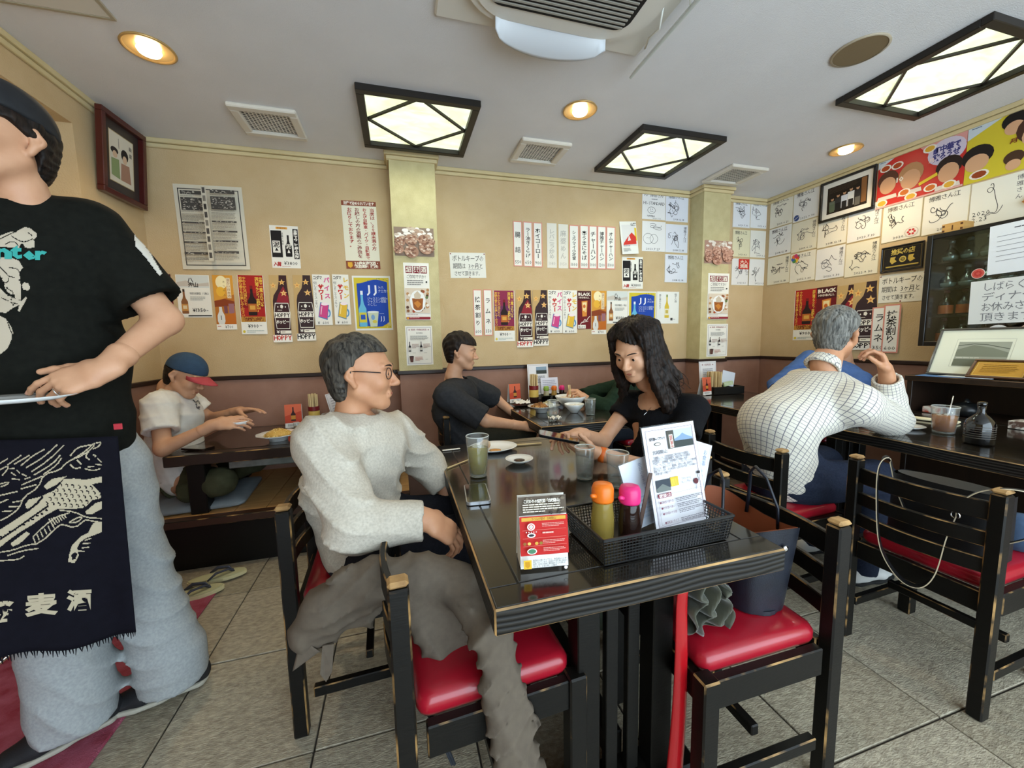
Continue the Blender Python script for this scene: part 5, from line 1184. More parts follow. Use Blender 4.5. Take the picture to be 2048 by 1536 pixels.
s.rect(0.10, 0.52, 0.36, 0.635, '3a4048'); s.poly([(0.10, 0.60), (0.22, 0.56), (0.36, 0.61), (0.36, 0.635), (0.10, 0.635)], '6a706c'); s.rect(0.37, 0.515, 0.52, 0.605, 'c9ac2e'); [s.line([(0.385 + 0.02 * k, 0.60), (0.39 + 0.02 * k, 0.53)], 0.0012, 'e6d470') for k in range(7)]
s.text('Shaoxing\nRice Wine', 0.58, 0.53, 0.78, 0.60, '8a8a92'); s.ell(0.85, 0.60, 0.045, 0.03, '5a2a30', 14); s.line([(0.85, 0.63), (0.83, 0.68)], 0.002, '8a8a92'); s.line([(0.89, 0.52), (0.90, 0.60)], 0.002, '4a4a50'); s.rect(0.89, 0.505, 0.95, 0.53, '2c2a2c')
s.border(0.09, 0.665, 0.94, 0.94, 0.004, '9a8a90'); s.rect(0.10, 0.65, 0.34, 0.69, '7a2438'); s.text('紹興酒とは', 0.115, 0.653, 0.325, 0.687, 'f0e8e4', bold=0.02)
for k, y in enumerate((0.72, 0.77, 0.82, 0.90)): s.text(('◆紹興酒の造り酒', '◆北京酒の違い', '◆何年寝かせる酒', '◆紹興酒のタイプ')[k], 0.11, y, 0.36, y + 0.025, '7a4050'); s.lines(0.40, y, 0.92, y + 0.04, 3, '6a666c', 0.45, k)
t, s = sleeve('tilted_menu', 'tilted plastic-sleeved menu behind the tall drink menu in the basket', frame_m(Vector((0.752, 0.885, T0 + 0.118)), (0.94, 0.10, -0.34), (0.30, 0.15, 0.94)), 0.150, 0.215, 'd0d4dc')
s.border(0.04, 0.03, 0.96, 0.97, 0.005, 'a8b0c0'); s.text('お食事', 0.80, 0.08, 0.9, 0.3, '8a94a8', True); s.lines(0.55, 0.35, 0.9, 0.9, 9, 'b8c0cc', 0.4)
t, s = sleeve('narrow_menu', 'plastic-sleeved handwritten menu leaning behind the pink-capped bottle', frame_m(Vector((0.600, 0.878, T0 + 0.098)), (0.97, 0.08, 0.22), (-0.20, 0.17, 0.96)), 0.085, 0.175, 'ccd3de')
s.text('本日のおすすめ', 0.62, 0.06, 0.82, 0.5, '8a96b4', True); s.lines(0.1, 0.55, 0.8, 0.9, 6, 'b0bccf', 0.35)
o = MB().box((0, 0, 0), (0.012, 0.003, 0.16), 0, 0.001, R=rot('Y', 12)).build('wooden_spatula', mat('dark_wood_strip', '4a352a', 0.4), None, (0.583, 0.835, T0 + 0.088)); tag(o, 'thin dark wooden strip standing in the mesh basket before the menus', 'wooden strip')
# red shoehorn
sh = thing('long_shoehorn', 'long glossy red plastic shoehorn hung on the front table pedestal', 'shoehorn', (0.618, 0.742, 0))
def horn(u, v):
    z = 0.635 - 0.56 * u; w = 0.017 + 0.013 * u; a = (v - 0.5) * 2.2
    return (0.010 * math.sin(math.pi * u) + w * math.sin(a), -0.010 + 0.02 * (1 - math.cos(a)) * (0.3 + u) - 0.01 * math.exp(-u * 20), z)
MB().grid(horn, 24, 10, thick=0.003).build('blade', mat('red_plastic', 'a01018', 0.25, coat=0.4), sh)
MB().tube([(0, -0.006, 0.632), (0, 0.010, 0.648), (0, 0.03, 0.640)], [0.012, 0.010, 0.006], 10, flatten=0.5).build('hook', MATS['red_plastic'], sh)

# --- noodle table at the back
Z2 = T0
def chop_can(label, x, y, z, s=1.0, glassband=True):
    t = thing('chopstick_canister', label, 'canister', (x, y, z))
    MB().lathe([(0.034 * s, 0), (0.034 * s, 0.11 * s)], n=28).build('can', mat('can_dark', '3a1c16', 0.4), t)
    MB().lathe([(0.0346 * s, 0.045 * s), (0.0346 * s, 0.098 * s)], n=28, cap0=False, cap1=False).build('yellow_band', mat('can_yellow', 'd6b45a', 0.5), t)
    MB().lathe([(0.0348 * s, 0.100 * s), (0.0348 * s, 0.128 * s)], n=28, cap0=False, cap1=False).build('red_band', mat('can_red', '7c1f22', 0.4), t)
    b = MB(); rr = random.Random(3)
    for i in range(44):
        q = 0.028 * s * math.sqrt(rr.random()); a = rr.uniform(0, 6.28); b.box((q * math.cos(a), q * math.sin(a), 0.115 * s + rr.uniform(-0.004, 0.004)), (0.0048, 0.0048, 0.185 * s))
    o = b.build('chopstick_bundle', mat('raw_wood_stick', 'd8bd88', 0.6), t); o['kind'] = 'stuff'
    return t
def red_card(label, x, y, z, rz, s=1.0):
    t = thing('small_red_card', label, 'menu card', (x, y, z), math.radians(rz))
    Sheet('front_panel', None, None, frame_m(Vector((0, -0.01, 0.08 * s)), (1, 0, 0), (0, 0.12, 1)), 0.10 * s, 0.155 * s, 'ece8e2', None, 0.001, 0.35, parent=t)
    q = SHEETS[-1]; q.rect(0, 0, 1, 0.80, 'c24a32'); q.poly([(0, 0), (1, 0), (1, 0.3), (0, 0.5)], 'd8694a'); q.bottle(0.5, 0.12, 0.72, 0.14, '3a2222', 'c98a3a'); q.lines(0.15, 0.84, 0.85, 0.95, 3, '8a8680')
    MB().box((0, 0.03, 0.077 * s), (0.10 * s, 0.001, 0.155 * s), R=rot('X', 12)).build('back_panel', M_PAPER, t)
    return t
red_card('small red bottle card standing on the noodle table', 0.90, 3.09, Z2, 8)
chop_can('chopstick canister with yellow and red bands on the noodle table', 1.045, 3.02, Z2, 1.12)
s = Sheet('standing_menu', 'white drink menu standing behind the chopsticks on the noodle table', 'menu', frame_m(Vector((1.145, 3.185, Z2 + 0.155)), (1, 0, 0), (0, 0.12, 1)), 0.19, 0.305, 'e6e4e6', None)
s.border(0.04, 0.03, 0.96, 0.97, 0.008, '8a8088'); s.rect(0.42, 0.08, 0.92, 0.28, '8aa0b4'); s.rect(0.42, 0.18, 0.92, 0.28, '3c4240'); s.lines(0.1, 0.34, 0.9, 0.55, 6, '6a6870')
s = Sheet('standing_menu', 'pale lavender menu sheet leaning over the condiments on the noodle table', 'menu', frame_m(Vector((1.235, 3.145, Z2 + 0.095)), (1, 0.05, 0.02), (0, 0.18, 1)), 0.16, 0.19, 'dcdce8', None)
s.lines(0.1, 0.12, 0.9, 0.6, 6, 'a8a8b8', 0.35)
t = thing('condiment_tray', 'low dark tray of condiments on the noodle table', 'tray', (1.24, 3.05, Z2))
MB().box((0, 0, 0.004), (0.27, 0.12, 0.008), 0, 0.002).build('base', M_BKT, t)
for px, py, sx, sy in ((0, 0.058, 0.27, 0.006), (0, -0.058, 0.27, 0.006), (0.132, 0, 0.006, 0.11), (-0.132, 0, 0.006, 0.11)): MB().box((px, py, 0.032), (sx, sy, 0.05), 0, 0.001).build('side', thin_glass('smoky_tray', '6a6a64', 0.1), t)
for i, (cap, lq, lb) in enumerate(((M_GCAP, 'b8b090', 'green-capped'), (M_OCAP, 'b08a4a', 'orange-capped'), (M_PCAP, '2a1812', 'pink-capped'))):
    sauce_bottle('%s condiment bottle in the tray on the noodle table' % lb, 1.165 + 0.07 * i, 3.05, Z2 + 0.009, cap, mat('sauce_' + lq, lq, 0.15), 1.0)
bl = bowl('large white noodle bowl with chopsticks in it', 1.235, 2.72, Z2, 0.118, 0.085, 'noodle_bowl')
MB().lathe([(0.106, 0.068), (0.05, 0.070), (0.001, 0.071)], n=32, cap0=False).build('soup', mat('noodle_soup', 'b98f52', 0.15, color2='d8bd7c', scale=40), bl)
bl = bowl('small white rice bowl in front of the noodle bowl', 1.165, 2.505, Z2, 0.070, 0.060, 'rice_bowl')
heap(bl, 'rice', 0, 0, 0.042, 0.056, 0.014, ('e8e6dc', 'dcd8ca'), 120, 5, 0.004)
pl = plate('footed white plate of fried chicken on the noodle table', 0.955, 2.60, Z2, 0.098, 0.098, 0.018, 0.030, wave=0.02)
heap(pl, 'fried_food', -0.015, 0, 0.035, 0.058, 0.03, ('8a5a2c', 'b07a3c', 'c99a58', '6a3f20'), 70, 9, 0.012)
pl = plate('flat white plate of crumpled leftovers behind the fried chicken', 1.075, 2.79, Z2, 0.10, 0.085, 0.014)
heap(pl, 'leftovers', 0, 0, 0.006, 0.05, 0.03, ('cfc4a0', 'b8ab80', 'e0d8c0'), 40, 4, 0.014)
tumbler('empty water glass on the noodle table corner', 0.965, 2.405, Z2, 0.031, 0.038, 0.112, 0.12, M_WATER)
tumbler('water glass on the noodle table beside the woman arm', 1.228, 2.385, Z2, 0.031, 0.037, 0.108, 0.75, M_WATER)
def napkin(label, x, y, z, r, seed, h=0.02):
    rr = random.Random(seed); ph = [rr.uniform(0, 6) for _ in range(4)]
    f = lambda u, v: ((u - 0.5) * 2 * r, (v - 0.5) * 1.5 * r, 0.003 + h * abs(math.sin(7 * u + ph[0]) * math.cos(6 * v + ph[1])) + 0.3 * h * math.sin(15 * u + ph[2]) ** 2)
    o = MB().grid(f, 14, 12, thick=0.0008).build('crumpled_napkin', M_PAPER, None, (x, y, z)); tag(o, label, 'napkin'); return o
napkin('crumpled white paper napkin beside the empty glass on the noodle table', 0.935, 2.30, Z2, 0.038, 3)
napkin('crumpled napkins on the dark dish at the back of the noodle table', 0.91, 2.93, Z2 + 0.014, 0.06, 5, 0.024)
plate('dark flat dish under crumpled napkins on the noodle table', 0.91, 2.92, Z2, 0.085, 0.06, 0.012, name='dark_dish')
bpy.data.objects['dark_dish'].children[0].data.materials[0] = mat('dark_glaze', '26211d', 0.3)
# --- platform table
Z3 = 0.645 + 0.0035
pl = plate('footed white plate heaped with fried rice on the low table', -0.735, 2.66, Z3, 0.118, 0.118, 0.018, 0.026, wave=0.025)
heap(pl, 'fried_rice', 0, 0, 0.032, 0.078, 0.038, ('c9a050', 'dcb866', 'b08a3c', 'e6d090'), 320, 7, 0.006)
bowl('white bowl behind the fried rice on the low table', -0.555, 2.80, Z3, 0.070, 0.045, 'white_bowl')
plate('small white saucer near the edge of the low table', -0.575, 2.615, Z3, 0.055, 0.055, 0.012, name='saucer')
red_card('small pinkish bottle card standing on the low table', -0.735, 3.04, Z3, 5, 1.05)
chop_can('chopstick canister with yellow and red bands on the low table', -0.61, 3.08, Z3, 1.08)
tumbler('water glass beside the chopsticks on the low table', -0.51, 2.99, Z3, 0.032, 0.037, 0.09, 0.6, M_WATER)
tumbler('tall empty glass at the back of the low table', -0.42, 3.00, Z3, 0.034, 0.040, 0.13, 0.1, M_WATER)
tumbler('tiny glass pepper pot beside the pinkish card on the low table', -0.70, 2.95, Z3, 0.018, 0.020, 0.05, 0.5, mat('pepper', '9a8f7c', 0.8), cat='pepper pot', name='pepper_pot')
s = Sheet('leaning_menu', 'white sleeved menu leaning askew against the wall on the low table', 'menu', frame_m(Vector((-0.40, 3.17, Z3 + 0.145)), (0.95, 0.05, 0.22), (-0.25, 0.18, 0.95)), 0.26, 0.19, 'dddde2', None)
s.border(0.03, 0.04, 0.97, 0.96, 0.006, '8a8890'); s.lines(0.1, 0.2, 0.8, 0.8, 6, 'b0b0b8', 0.35)
sauce_bottle('orange-capped bottle on the low table by the wall', -0.335, 3.06, Z3, M_OCAP, MATS['vinegar'])
phone('brown-cased smartphone lying on the edge of the low table', -1.13, 2.60, Z3, 62, case='3a2a22')
sticks('chopsticks resting on the low table beside the fried rice', (-0.66, 2.845), (-0.52, 2.86), Z3)
# grey floor cushions on the platform
def zabuton(label, x, y, rz):
    b = MB(); L_ = []
    for ins, z in ((0.03, 0), (0.0, 0.012), (0.0, 0.028), (0.05, 0.042), (0.16, 0.05)): L_.append([(px, py, z) for px, py in rrect(0.54 - 2 * ins, 0.50 - 2 * ins, 0.05, 5)])
    n = len(L_[0]); b.add([p for l in L_ for p in l], [(j * n + i, j * n + (i + 1) % n, (j + 1) * n + (i + 1) % n, (j + 1) * n + i) for j in range(4) for i in range(n)] + [tuple(reversed(range(n))), tuple(4 * n + i for i in range(n))], 0, True)
    o = b.build('floor_cushion', mat('grey_cloth', '8b9296', 0.9, color2='7c8388', scale=12, bump=0.3, bscale=500), None, (x, y, PLZ)); o.rotation_euler = (0, 0, math.radians(rz)); tag(o, label, 'cushion')
zabuton('blue-grey floor cushion under the man in the cap on the platform', -1.20, 2.76, 5)
zabuton('blue-grey floor cushion at the platform end behind the grey-haired man', -0.30, 2.80, -4)
# --- corner table tray
t = thing('corner_tray', 'dark tray holding chopsticks and papers on the far corner table', 'tray', (2.80, 2.86, T0), math.radians(-6))
MB().box((0, 0, 0.005), (0.30, 0.15, 0.01), 0, 0.002).build('base', M_BKT, t)
for px, py, sx, sy in ((0, 0.073, 0.30, 0.006), (0, -0.073, 0.30, 0.006), (0.147, 0, 0.006, 0.14), (-0.147, 0, 0.006, 0.14)): MB().box((px, py, 0.035), (sx, sy, 0.065), 0, 0.001).build('side', mat('smoky_side', '1c1b18', 0.25), t)
b = MB(); rr = random.Random(1)
for i in range(60): b.box((-0.10 + rr.uniform(-0.05, 0.05), rr.uniform(-0.04, 0.04), 0.105 + rr.uniform(-0.004, 0.004)), (0.005, 0.005, 0.185))
o = b.build('chopstick_bundle', MATS['raw_wood_stick'], t); o['kind'] = 'stuff'
MB().box((0.06, 0.02, 0.13), (0.13, 0.0015, 0.13), R=rot('Y', 14) @ rot('X', -8)).build('folded_paper', mat('blue_paper', 'cfd6e2', 0.6), t)
MB().box((0.02, -0.03, 0.09), (0.09, 0.02, 0.035), R=rot('Y', -10)).build('sachets', mat('pale_sachets', 'd5dcc0', 0.5, color2='a9bf86', scale=30), t)
red_card('small red card beside the dark corner tray', 2.58, 2.83, T0, 6)
s = Sheet('standing_menu', 'bordered white menu standing behind the corner tray', 'menu', frame_m(Vector((2.74, 2.985, T0 + 0.15)), (1, 0, 0), (0, 0.1, 1)), 0.19, 0.27, 'e4e4e6', None)
s.border(0.05, 0.03, 0.95, 0.97, 0.008, '8a8294'); s.text('★ 紹興酒 ★', 0.15, 0.08, 0.85, 0.15, '9a6a70'); s.lines(0.2, 0.25, 0.85, 0.6, 6, 'a0a0a8')
# --- table with the iced tea
tg = tumbler('wide glass of iced brown tea with a stirrer before the man in checks', 2.63, 1.275, T0, 0.042, 0.052, 0.135, 0.66, M_OOLONG, 4)
MB().tube([(0.01, 0.0, 0.015), (0.052, 0.0, 0.185)], 0.0028, 8).build('stirrer', M_CHROME, tg)
t = thing('dark_beer_bottle', 'squat dark brown bottle standing on the long table beside the iced tea', 'bottle', (2.51, 1.095, T0))
M_BROWN = mat('brown_glass', '0d0a08', 0.08, coat=0.6)
MB().lathe([(0.044, 0), (0.049, 0.006), (0.049, 0.085), (0.044, 0.105), (0.028, 0.125), (0.016, 0.136), (0.0135, 0.150), (0.0135, 0.178)], n=36).build('bottle_body', M_BROWN, t)
MB().lathe([(0.0155, 0.176), (0.0165, 0.180), (0.0155, 0.190), (0.008, 0.192)], n=24).build('lip', M_BROWN, t)
b = MB()
for k in range(6): b.lathe([(0.0493, 0.030 + 0.010 * k), (0.0493, 0.033 + 0.010 * k)], n=36, cap0=False, cap1=False)
o = b.build('printed_lines', mat('bottle_print', '4a443c', 0.4), t); o['kind'] = 'stuff'
pl = plate('white saucer under the raised elbow on the long table', 2.60, 1.41, T0, 0.075, 0.075, 0.014)
pl = plate('white plate partly hidden by the checked sleeve', 2.42, 1.66, T0, 0.10, 0.10, 0.016)
o = MB().box((0, 0, 0.006), (0.06, 0.30, 0.010), 0, 0.002, R=rot('Z', 12)).build('white_tray_mat', mat('cream_card', 'e6dcb8', 0.6), None, (2.93, 1.52, T0)); tag(o, 'cream paper strip lying along the long table by the shelf unit', 'paper')
# open paper box of napkins with blossom print
t = thing('blossom_box', 'white blossom-patterned paper box in front of the glass jars', 'box', (3.10, 1.02, T0))
MB().box((0, 0, 0.02), (0.10, 0.42, 0.04), 0, 0.002).build('box_body', mat('blossom_print', 'e2ded4', 0.6, color2='5a4238', scale=34, contrast=3.0), t)
# glass jars on the unit's shelf
M_JAR = thin_glass('jar_glass', 'd8d6c8', 0.12)
for i, (y, lb) in enumerate(((1.225, 'first from the dark bottle'), (1.115, 'in the middle'), (1.01, 'at the picture edge'))):
    t = thing('glass_jar', 'flip-top glass jar in the shelf unit, %s' % lb, 'jar', (3.33, y, 0.703), group='glass jars in the shelf unit')
    MB().lathe([(0.040, 0), (0.046, 0.01), (0.044, 0.075), (0.026, 0.105), (0.019, 0.118), (0.019, 0.155)], n=28).build('jar_body', M_JAR, t)
    MB().lathe([(0.043, 0.003), (0.042, 0.05), (0.001, 0.052)], n=24).build('contents', mat('dried_herbs', '6e5f3c', 0.8, color2='8a7a50', scale=60), t)
    MB().lathe([(0.022, 0.150), (0.023, 0.155), (0.023, 0.170), (0.015, 0.178)], n=24).build('stopper', mat('jar_stopper', 'c9c6ba', 0.4), t)
    MB().tube([(-0.024, 0, 0.14), (-0.03, 0, 0.17), (-0.012, 0, 0.186), (0.012, 0, 0.186), (0.03, 0, 0.17), (0.024, 0, 0.14)], 0.0016, 6).build('wire_clip', M_CHROME, t)
t = thing('dark_teapot', 'small dark pot in the shadow of the shelf unit', 'pot', (3.33, 1.52, 0.703))
MB().lathe([(0.04, 0), (0.065, 0.02), (0.068, 0.05), (0.045, 0.08), (0.02, 0.088)], n=28).build('pot_body', mat('dark_pot', '17191a', 0.3), t)
MB().lathe([(0.02, 0.086), (0.012, 0.094), (0.008, 0.108), (0.001, 0.11)], n=16).build('lid_knob', MATS['dark_pot'], t)
o = MB().box((0, 0, 0.02), (0.06, 0.09, 0.04), 0, 0.004).build('sugar_sachets', mat('sachet_mix', 'd8d2c8', 0.5, color2='b0452e', scale=25, contrast=2.5), None, (3.31, 1.66, 0.703)); tag(o, 'small pile of red and white sachets in the shelf unit', 'sachets')
# --- on top of the shelf unit
ZS = 0.943
lean = frame_m(Vector((3.383, 1.505, ZS + 0.153)), (0, -1, 0), (0.42, 0, 1))
t_, s = framed('leaning_picture', 'large pale-matted framed landscape picture leaning under the bottle cabinet', lean, 0.44, 0.315, 0.012, '4a443c', 'dfe0cc', 0.016)
s.border(0.20, 0.20, 0.80, 0.84, 0.004, 'b8b8a8'); s.rect(0.23, 0.27, 0.77, 0.82, '9c9f90'); s.poly([(0.23, 0.45), (0.40, 0.34), (0.60, 0.40), (0.77, 0.50), (0.77, 0.60), (0.23, 0.60)], '7c806f'); s.line([(0.23, 0.36), (0.45, 0.30), (0.77, 0.42)], 0.004, '4f5348'); s.rect(0.23, 0.66, 0.77, 0.82, '6a6e5e'); s.lines(0.25, 0.62, 0.75, 0.66, 1, 'c8c8b8')
t_, s = framed('gold_plaque', 'small gold certificate in a wooden frame lying tilted on the shelf unit', frame_m(Vector((3.295, 1.385, ZS + 0.060)), (0, -1, 0), (0.85, 0, 1)), 0.24, 0.135, 0.014, '4a2c18', 'b98a34', 0.016, cat='plaque')
s.border(0.03, 0.05, 0.97, 0.95, 0.01, 'e0c070'); s.lines(0.15, 0.2, 0.85, 0.8, 5, '8a6420', 0.3)
for i, (y, c, sx, sy, rz, lb) in enumerate(((1.63, '5f86b8', 0.21, 0.22, 8, 'blue folded paper leaflet lying at the end of the shelf unit'), (1.50, 'c9d2d8', 0.20, 0.24, -5, 'pale sheet of paper lying before the leaning picture'))):
    o = MB().box((0, 0, 0.002), (sx, sy, 0.003), R=rot('Z', rz)).build('loose_paper', flat(c), None, (3.34, y, ZS + 0.004 * i)); tag(o, lb, 'paper')
mp_ = [('2e3238', 0.03), ('d8d8d0', 0.012), ('c9b848', 0.006), ('8a9ab0', 0.008), ('e4e2da', 0.010), ('4a4a4a', 0.008), ('d0cc94', 0.005)]
zz = ZS
for i, (c, h) in enumerate(mp_):
    o = MB().box((0, 0, h / 2), (0.22, 0.29, h), 0, 0.001, R=rot('Z', (-6, 4, -3, 7, -8, 2, 10)[i])).build('magazine', flat(c), None, (3.40, 1.115, zz)); zz += h + 0.0004
    tag(o, ('dark bound book at the bottom of the magazine pile', 'thick white magazine second from the pile bottom', 'thin yellow magazine in the middle of the pile', 'blue-grey magazine above the thin yellow one', 'white magazine in the upper half of the pile', 'dark grey magazine just below the pile top', 'pale yellow booklet on top of the magazine pile')[i], 'magazine', 'magazines piled on the shelf unit')
# bottles kept in the wall cabinet
M_FLASK = thin_glass('flask_glass', 'dfe6e2', 0.16)
def flask(label, y, z):
    t = thing('round_flask', label, 'bottle', (3.56, y, z), group='kept bottles in the wall cabinet')
    MB().lathe([(0.028, 0), (0.039, 0.010), (0.0425, 0.035), (0.036, 0.062), (0.018, 0.082), (0.013, 0.10), (0.013, 0.125)], n=26).build('bottle_body', M_FLASK, t)
    MB().lathe([(0.015, 0.118), (0.016, 0.135), (0.008, 0.14)], n=18).build('cap', mat('steel_cap', '9a9a98', 0.35, 0.6), t)
    MB().lathe([(0.026, 0.003), (0.036, 0.012), (0.039, 0.032), (0.001, 0.034)], n=22).build('contents', mat('clear_spirit', 'cdd6d4', 0.1, alpha=0.5), t); return t
def redbottle(label, y, z):
    t = thing('labelled_bottle', label, 'bottle', (3.56, y, z), group='kept bottles in the wall cabinet')
    MB().lathe([(0.034, 0), (0.036, 0.004), (0.036, 0.075), (0.028, 0.095), (0.013, 0.115), (0.012, 0.15)], n=26).build('bottle_body', thin_glass('clear_bottle', 'cfcac2', 0.15) if 'clear_bottle' not in bpy.data.materials else bpy.data.materials['clear_bottle'], t)
    MB().lathe([(0.0145, 0.146), (0.0145, 0.166)], n=18).build('cap', mat('maroon_cap', '5a2230', 0.4), t)
    MB().lathe([(0.0366, 0.008), (0.0366, 0.064)], n=26, cap0=False, cap1=False).build('paper_label', mat('orange_label', 'c2502c', 0.5, color2='d8864a', scale=20), t); return t
ys = [1.775, 1.685, 1.595, 1.505, 1.415, 1.32, 1.22, 1.12]
nth = ('end', 'second', 'third', 'fourth', 'fifth', 'sixth', 'seventh', 'eighth')
f0 = flask('round clear flask on the top cabinet shelf, the one at the far end', ys[0], SHZ[3] + 0.001)
for i in range(8):
    for zz, rn in ((SHZ[3] + 0.001, 'top'), (SHZ[2] + 0.001, 'second')):
        if i == 0 and rn == 'top': continue
        dup(f0, loc=(3.56, ys[i], zz), label='round clear flask on the %s cabinet shelf, %s from the far end' % (rn, nth[i]) if i else 'round clear flask on the %s cabinet shelf, the one at the far end' % rn)
r0_ = redbottle('orange-labelled bottle on the third cabinet shelf, the one at the far end', ys[0], SHZ[1] + 0.001)
for i in range(8):
    for zz, rn in ((SHZ[1] + 0.001, 'third'), (SHZ[0] + 0.001, 'lowest')):
        if i == 0 and rn == 'third': continue
        dup(r0_, loc=(3.56, ys[i], zz), label='orange-labelled bottle on the %s cabinet shelf, %s from the far end' % (rn, nth[i]) if i else 'orange-labelled bottle on the %s cabinet shelf, the one at the far end' % rn)
# little wooden sake box on the cabinet
t = thing('wooden_sake_box', 'little square wooden sake box standing on the bottle cabinet', 'box', (3.54, 1.745, CZ1))
M_MASU = mat('hinoki', 'd3a45f', 0.6, color2='c1904c', scale=8, stretch=(1, 1, 5))
for px, py, sx, sy in ((0, 0.048, 0.104, 0.008), (0, -0.048, 0.104, 0.008), (0.048, 0, 0.008, 0.088), (-0.048, 0, 0.008, 0.088)): MB().box((px, py, 0.030), (sx, sy, 0.060), 0, 0.001).build('side', M_MASU, t)
MB().box((0, 0, 0.004), (0.09, 0.09, 0.008)).build('bottom', M_MASU, t)
b = MB(); [b.box((-0.0525, yy, z), (0.001, 0.012, 0.012)) for yy in (-0.044, 0.044) for z in (0.015, 0.045)]; b.box((-0.0525, 0, 0.03), (0.001, 0.006, 0.03)); o = b.build('burnt_marks', mat('burnt', '5a3518', 0.7), t); o['kind'] = 'stuff'
# --- sandals on the floor
def sandal(label, x, y, rz):
    t = thing('zori_sandal', label, 'sandal', (x, y, 0.012), math.radians(rz), group='straw sandals left before the platform')
    out = [(0.045 * math.cos(a) * (1.0 if math.sin(a) > 0 else 0.85), 0.128 * math.sin(a)) for a in [2 * math.pi * i / 28 for i in range(28)]]
    MB().prism(out, 0, 0.016).build('sole', mat('sandal_sole', 'cfc69a', 0.7), t)
    MB().prism([(px * 0.94, py * 0.96) for px, py in out], 0.016, 0.022).build('footbed', mat('sandal_bed', 'b8b48c', 0.9, bump=0.4, bscale=400), t)
    for sx in (-1, 1): MB().tube([(0, 0.07, 0.022), (sx * 0.012, 0.05, 0.045), (sx * 0.032, 0.0, 0.045), (sx * 0.042, -0.035, 0.02)], [0.006, 0.009, 0.010, 0.007], 10, flatten=0.6).build('strap', mat('sandal_strap', '3b3f4c', 0.7), t)
    MB().tube([(0, 0.072, 0.018), (0, 0.066, 0.036)], 0.005, 8).build('toe_post', MATS['sandal_strap'], t)
    return t
sandal('straw sandal with dark thong straps, nearer the red mat', -1.03, 2.165, -74)
sandal('straw sandal with dark thong straps, close to the black platform front', -0.975, 2.30, -78)
# --- navy tote on the chair
tt = thing('tote_bag', 'open navy leather tote bag standing on the red chair seat', 'bag', (0.95, 0.905, 0.462), math.radians(-6))
M_NAVY = mat('navy_leather', '12151d', 0.42, color2='191e29', scale=30, bump=0.15, bscale=300)
M_TAN = mat('tan_lining', '8a4a2c', 0.7)
def totew(k, inner=0.0):
    def f(u, v):
        a = 2 * math.pi * u; ex = 0.55
        lx = 0.080 + 0.018 * v - inner; ly = 0.135 + 0.028 * v - inner
        c_, s_ = math.cos(a), math.sin(a)
        x = lx * abs(c_) ** ex * (1 if c_ > 0 else -1); y = ly * abs(s_) ** ex * (1 if s_ > 0 else -1)
        sag = 0.018 * (abs(s_) ** 2) * v
        return (x * (1 + 0.05 * math.sin(3 * a) * v), y, 0.004 + 0.235 * v - (0.02 * v * (1 - abs(s_)) if k else 0) + sag)
    return f
MB().grid(totew(1), 48, 14).build('bag_body', M_NAVY, tt)
MB().grid(lambda u, v: totew(1, 0.004)(1 - u, v), 48, 14).build('lining', M_TAN, tt)
MB().prism([(0.086 * math.cos(a), 0.14 * math.sin(a)) for a in [2 * math.pi * i / 32 for i in range(32)]], 0, 0.012).build('base', M_NAVY, tt)
for sx in (-1, 1):
    MB().tube([(sx * 0.088, -0.06, 0.20), (sx * 0.090, -0.055, 0.26), (sx * 0.07, -0.03, 0.345), (sx * 0.06, 0.0, 0.37), (sx * 0.07, 0.03, 0.345), (sx * 0.090, 0.055, 0.26), (sx * 0.088, 0.06, 0.20)], 0.006, 8, flatten=0.7).build('handle', M_NAVY, tt)
for y in (-0.158, ): MB().lathe([(0.008, 0), (0.009, 0.003), (0.004, 0.005)], n=14, R=rot('X', 90)).build('rivet', M_CHROME, tt, (0.01, -0.163, 0.205))
MB().lathe([(0.008, 0), (0.009, 0.003), (0.004, 0.005)], n=14, R=rot('Y', 90)).build('rivet', M_CHROME, tt, (0.094, -0.06, 0.21))
# dark ruffled scarf lying over the seat edge
def ruf(u, v):
    z = 0.645 - 0.165 * u; q = 0.020 + 0.03 * math.sin(math.pi * u)
    return (0.70 + 0.075 * (v - 0.5) * (1 + u) + 0.02 * u + 0.012 * math.sin(19 * u + 4 * v), 0.745 + q * math.sin(5.5 * math.pi * v + 6 * u) * 0.75 + 0.02 * u, z + 0.012 * math.sin(9 * v + 14 * u))
o = MB().grid(ruf, 30, 40, thick=0.0015).build('ruffled_scarf', mat('olive_cloth', '2b2c22', 0.6, color2='4a4a38', scale=18, sheen=0.3), None); tag(o, 'dark olive ruffled scarf spilling over the red seat under the table corner', 'scarf')
# shoulder bag hung over the empty chair
sb = thing('shoulder_bag', 'black shoulder bag with pale-edged straps on the empty chair', 'bag', (1.86, 0.87, 0.465), math.radians(4))
M_BLKL = mat('black_leather', '101012', 0.45, bump=0.1, bscale=250); M_EDGE = mat('pale_strap_edge', 'b7a88c', 0.5)
b = MB()
def bagf(u, v):
    a = 2 * math.pi * u; c_, s_ = math.cos(a), math.sin(a); k = 1 - 0.25 * v
    return ((0.075 * k) * abs(c_) ** 0.5 * (1 if c_ > 0 else -1), 0.15 * abs(s_) ** 0.5 * (1 if s_ > 0 else -1), 0.004 + 0.22 * v)
MB().grid(bagf, 40, 10).build('bag_body', M_BLKL, sb)
MB().prism([(0.056 * math.cos(a), 0.145 * math.sin(a)) for a in [2 * math.pi * i / 28 for i in range(28)]], 0.215, 0.225).build('top_flap', M_BLKL, sb)
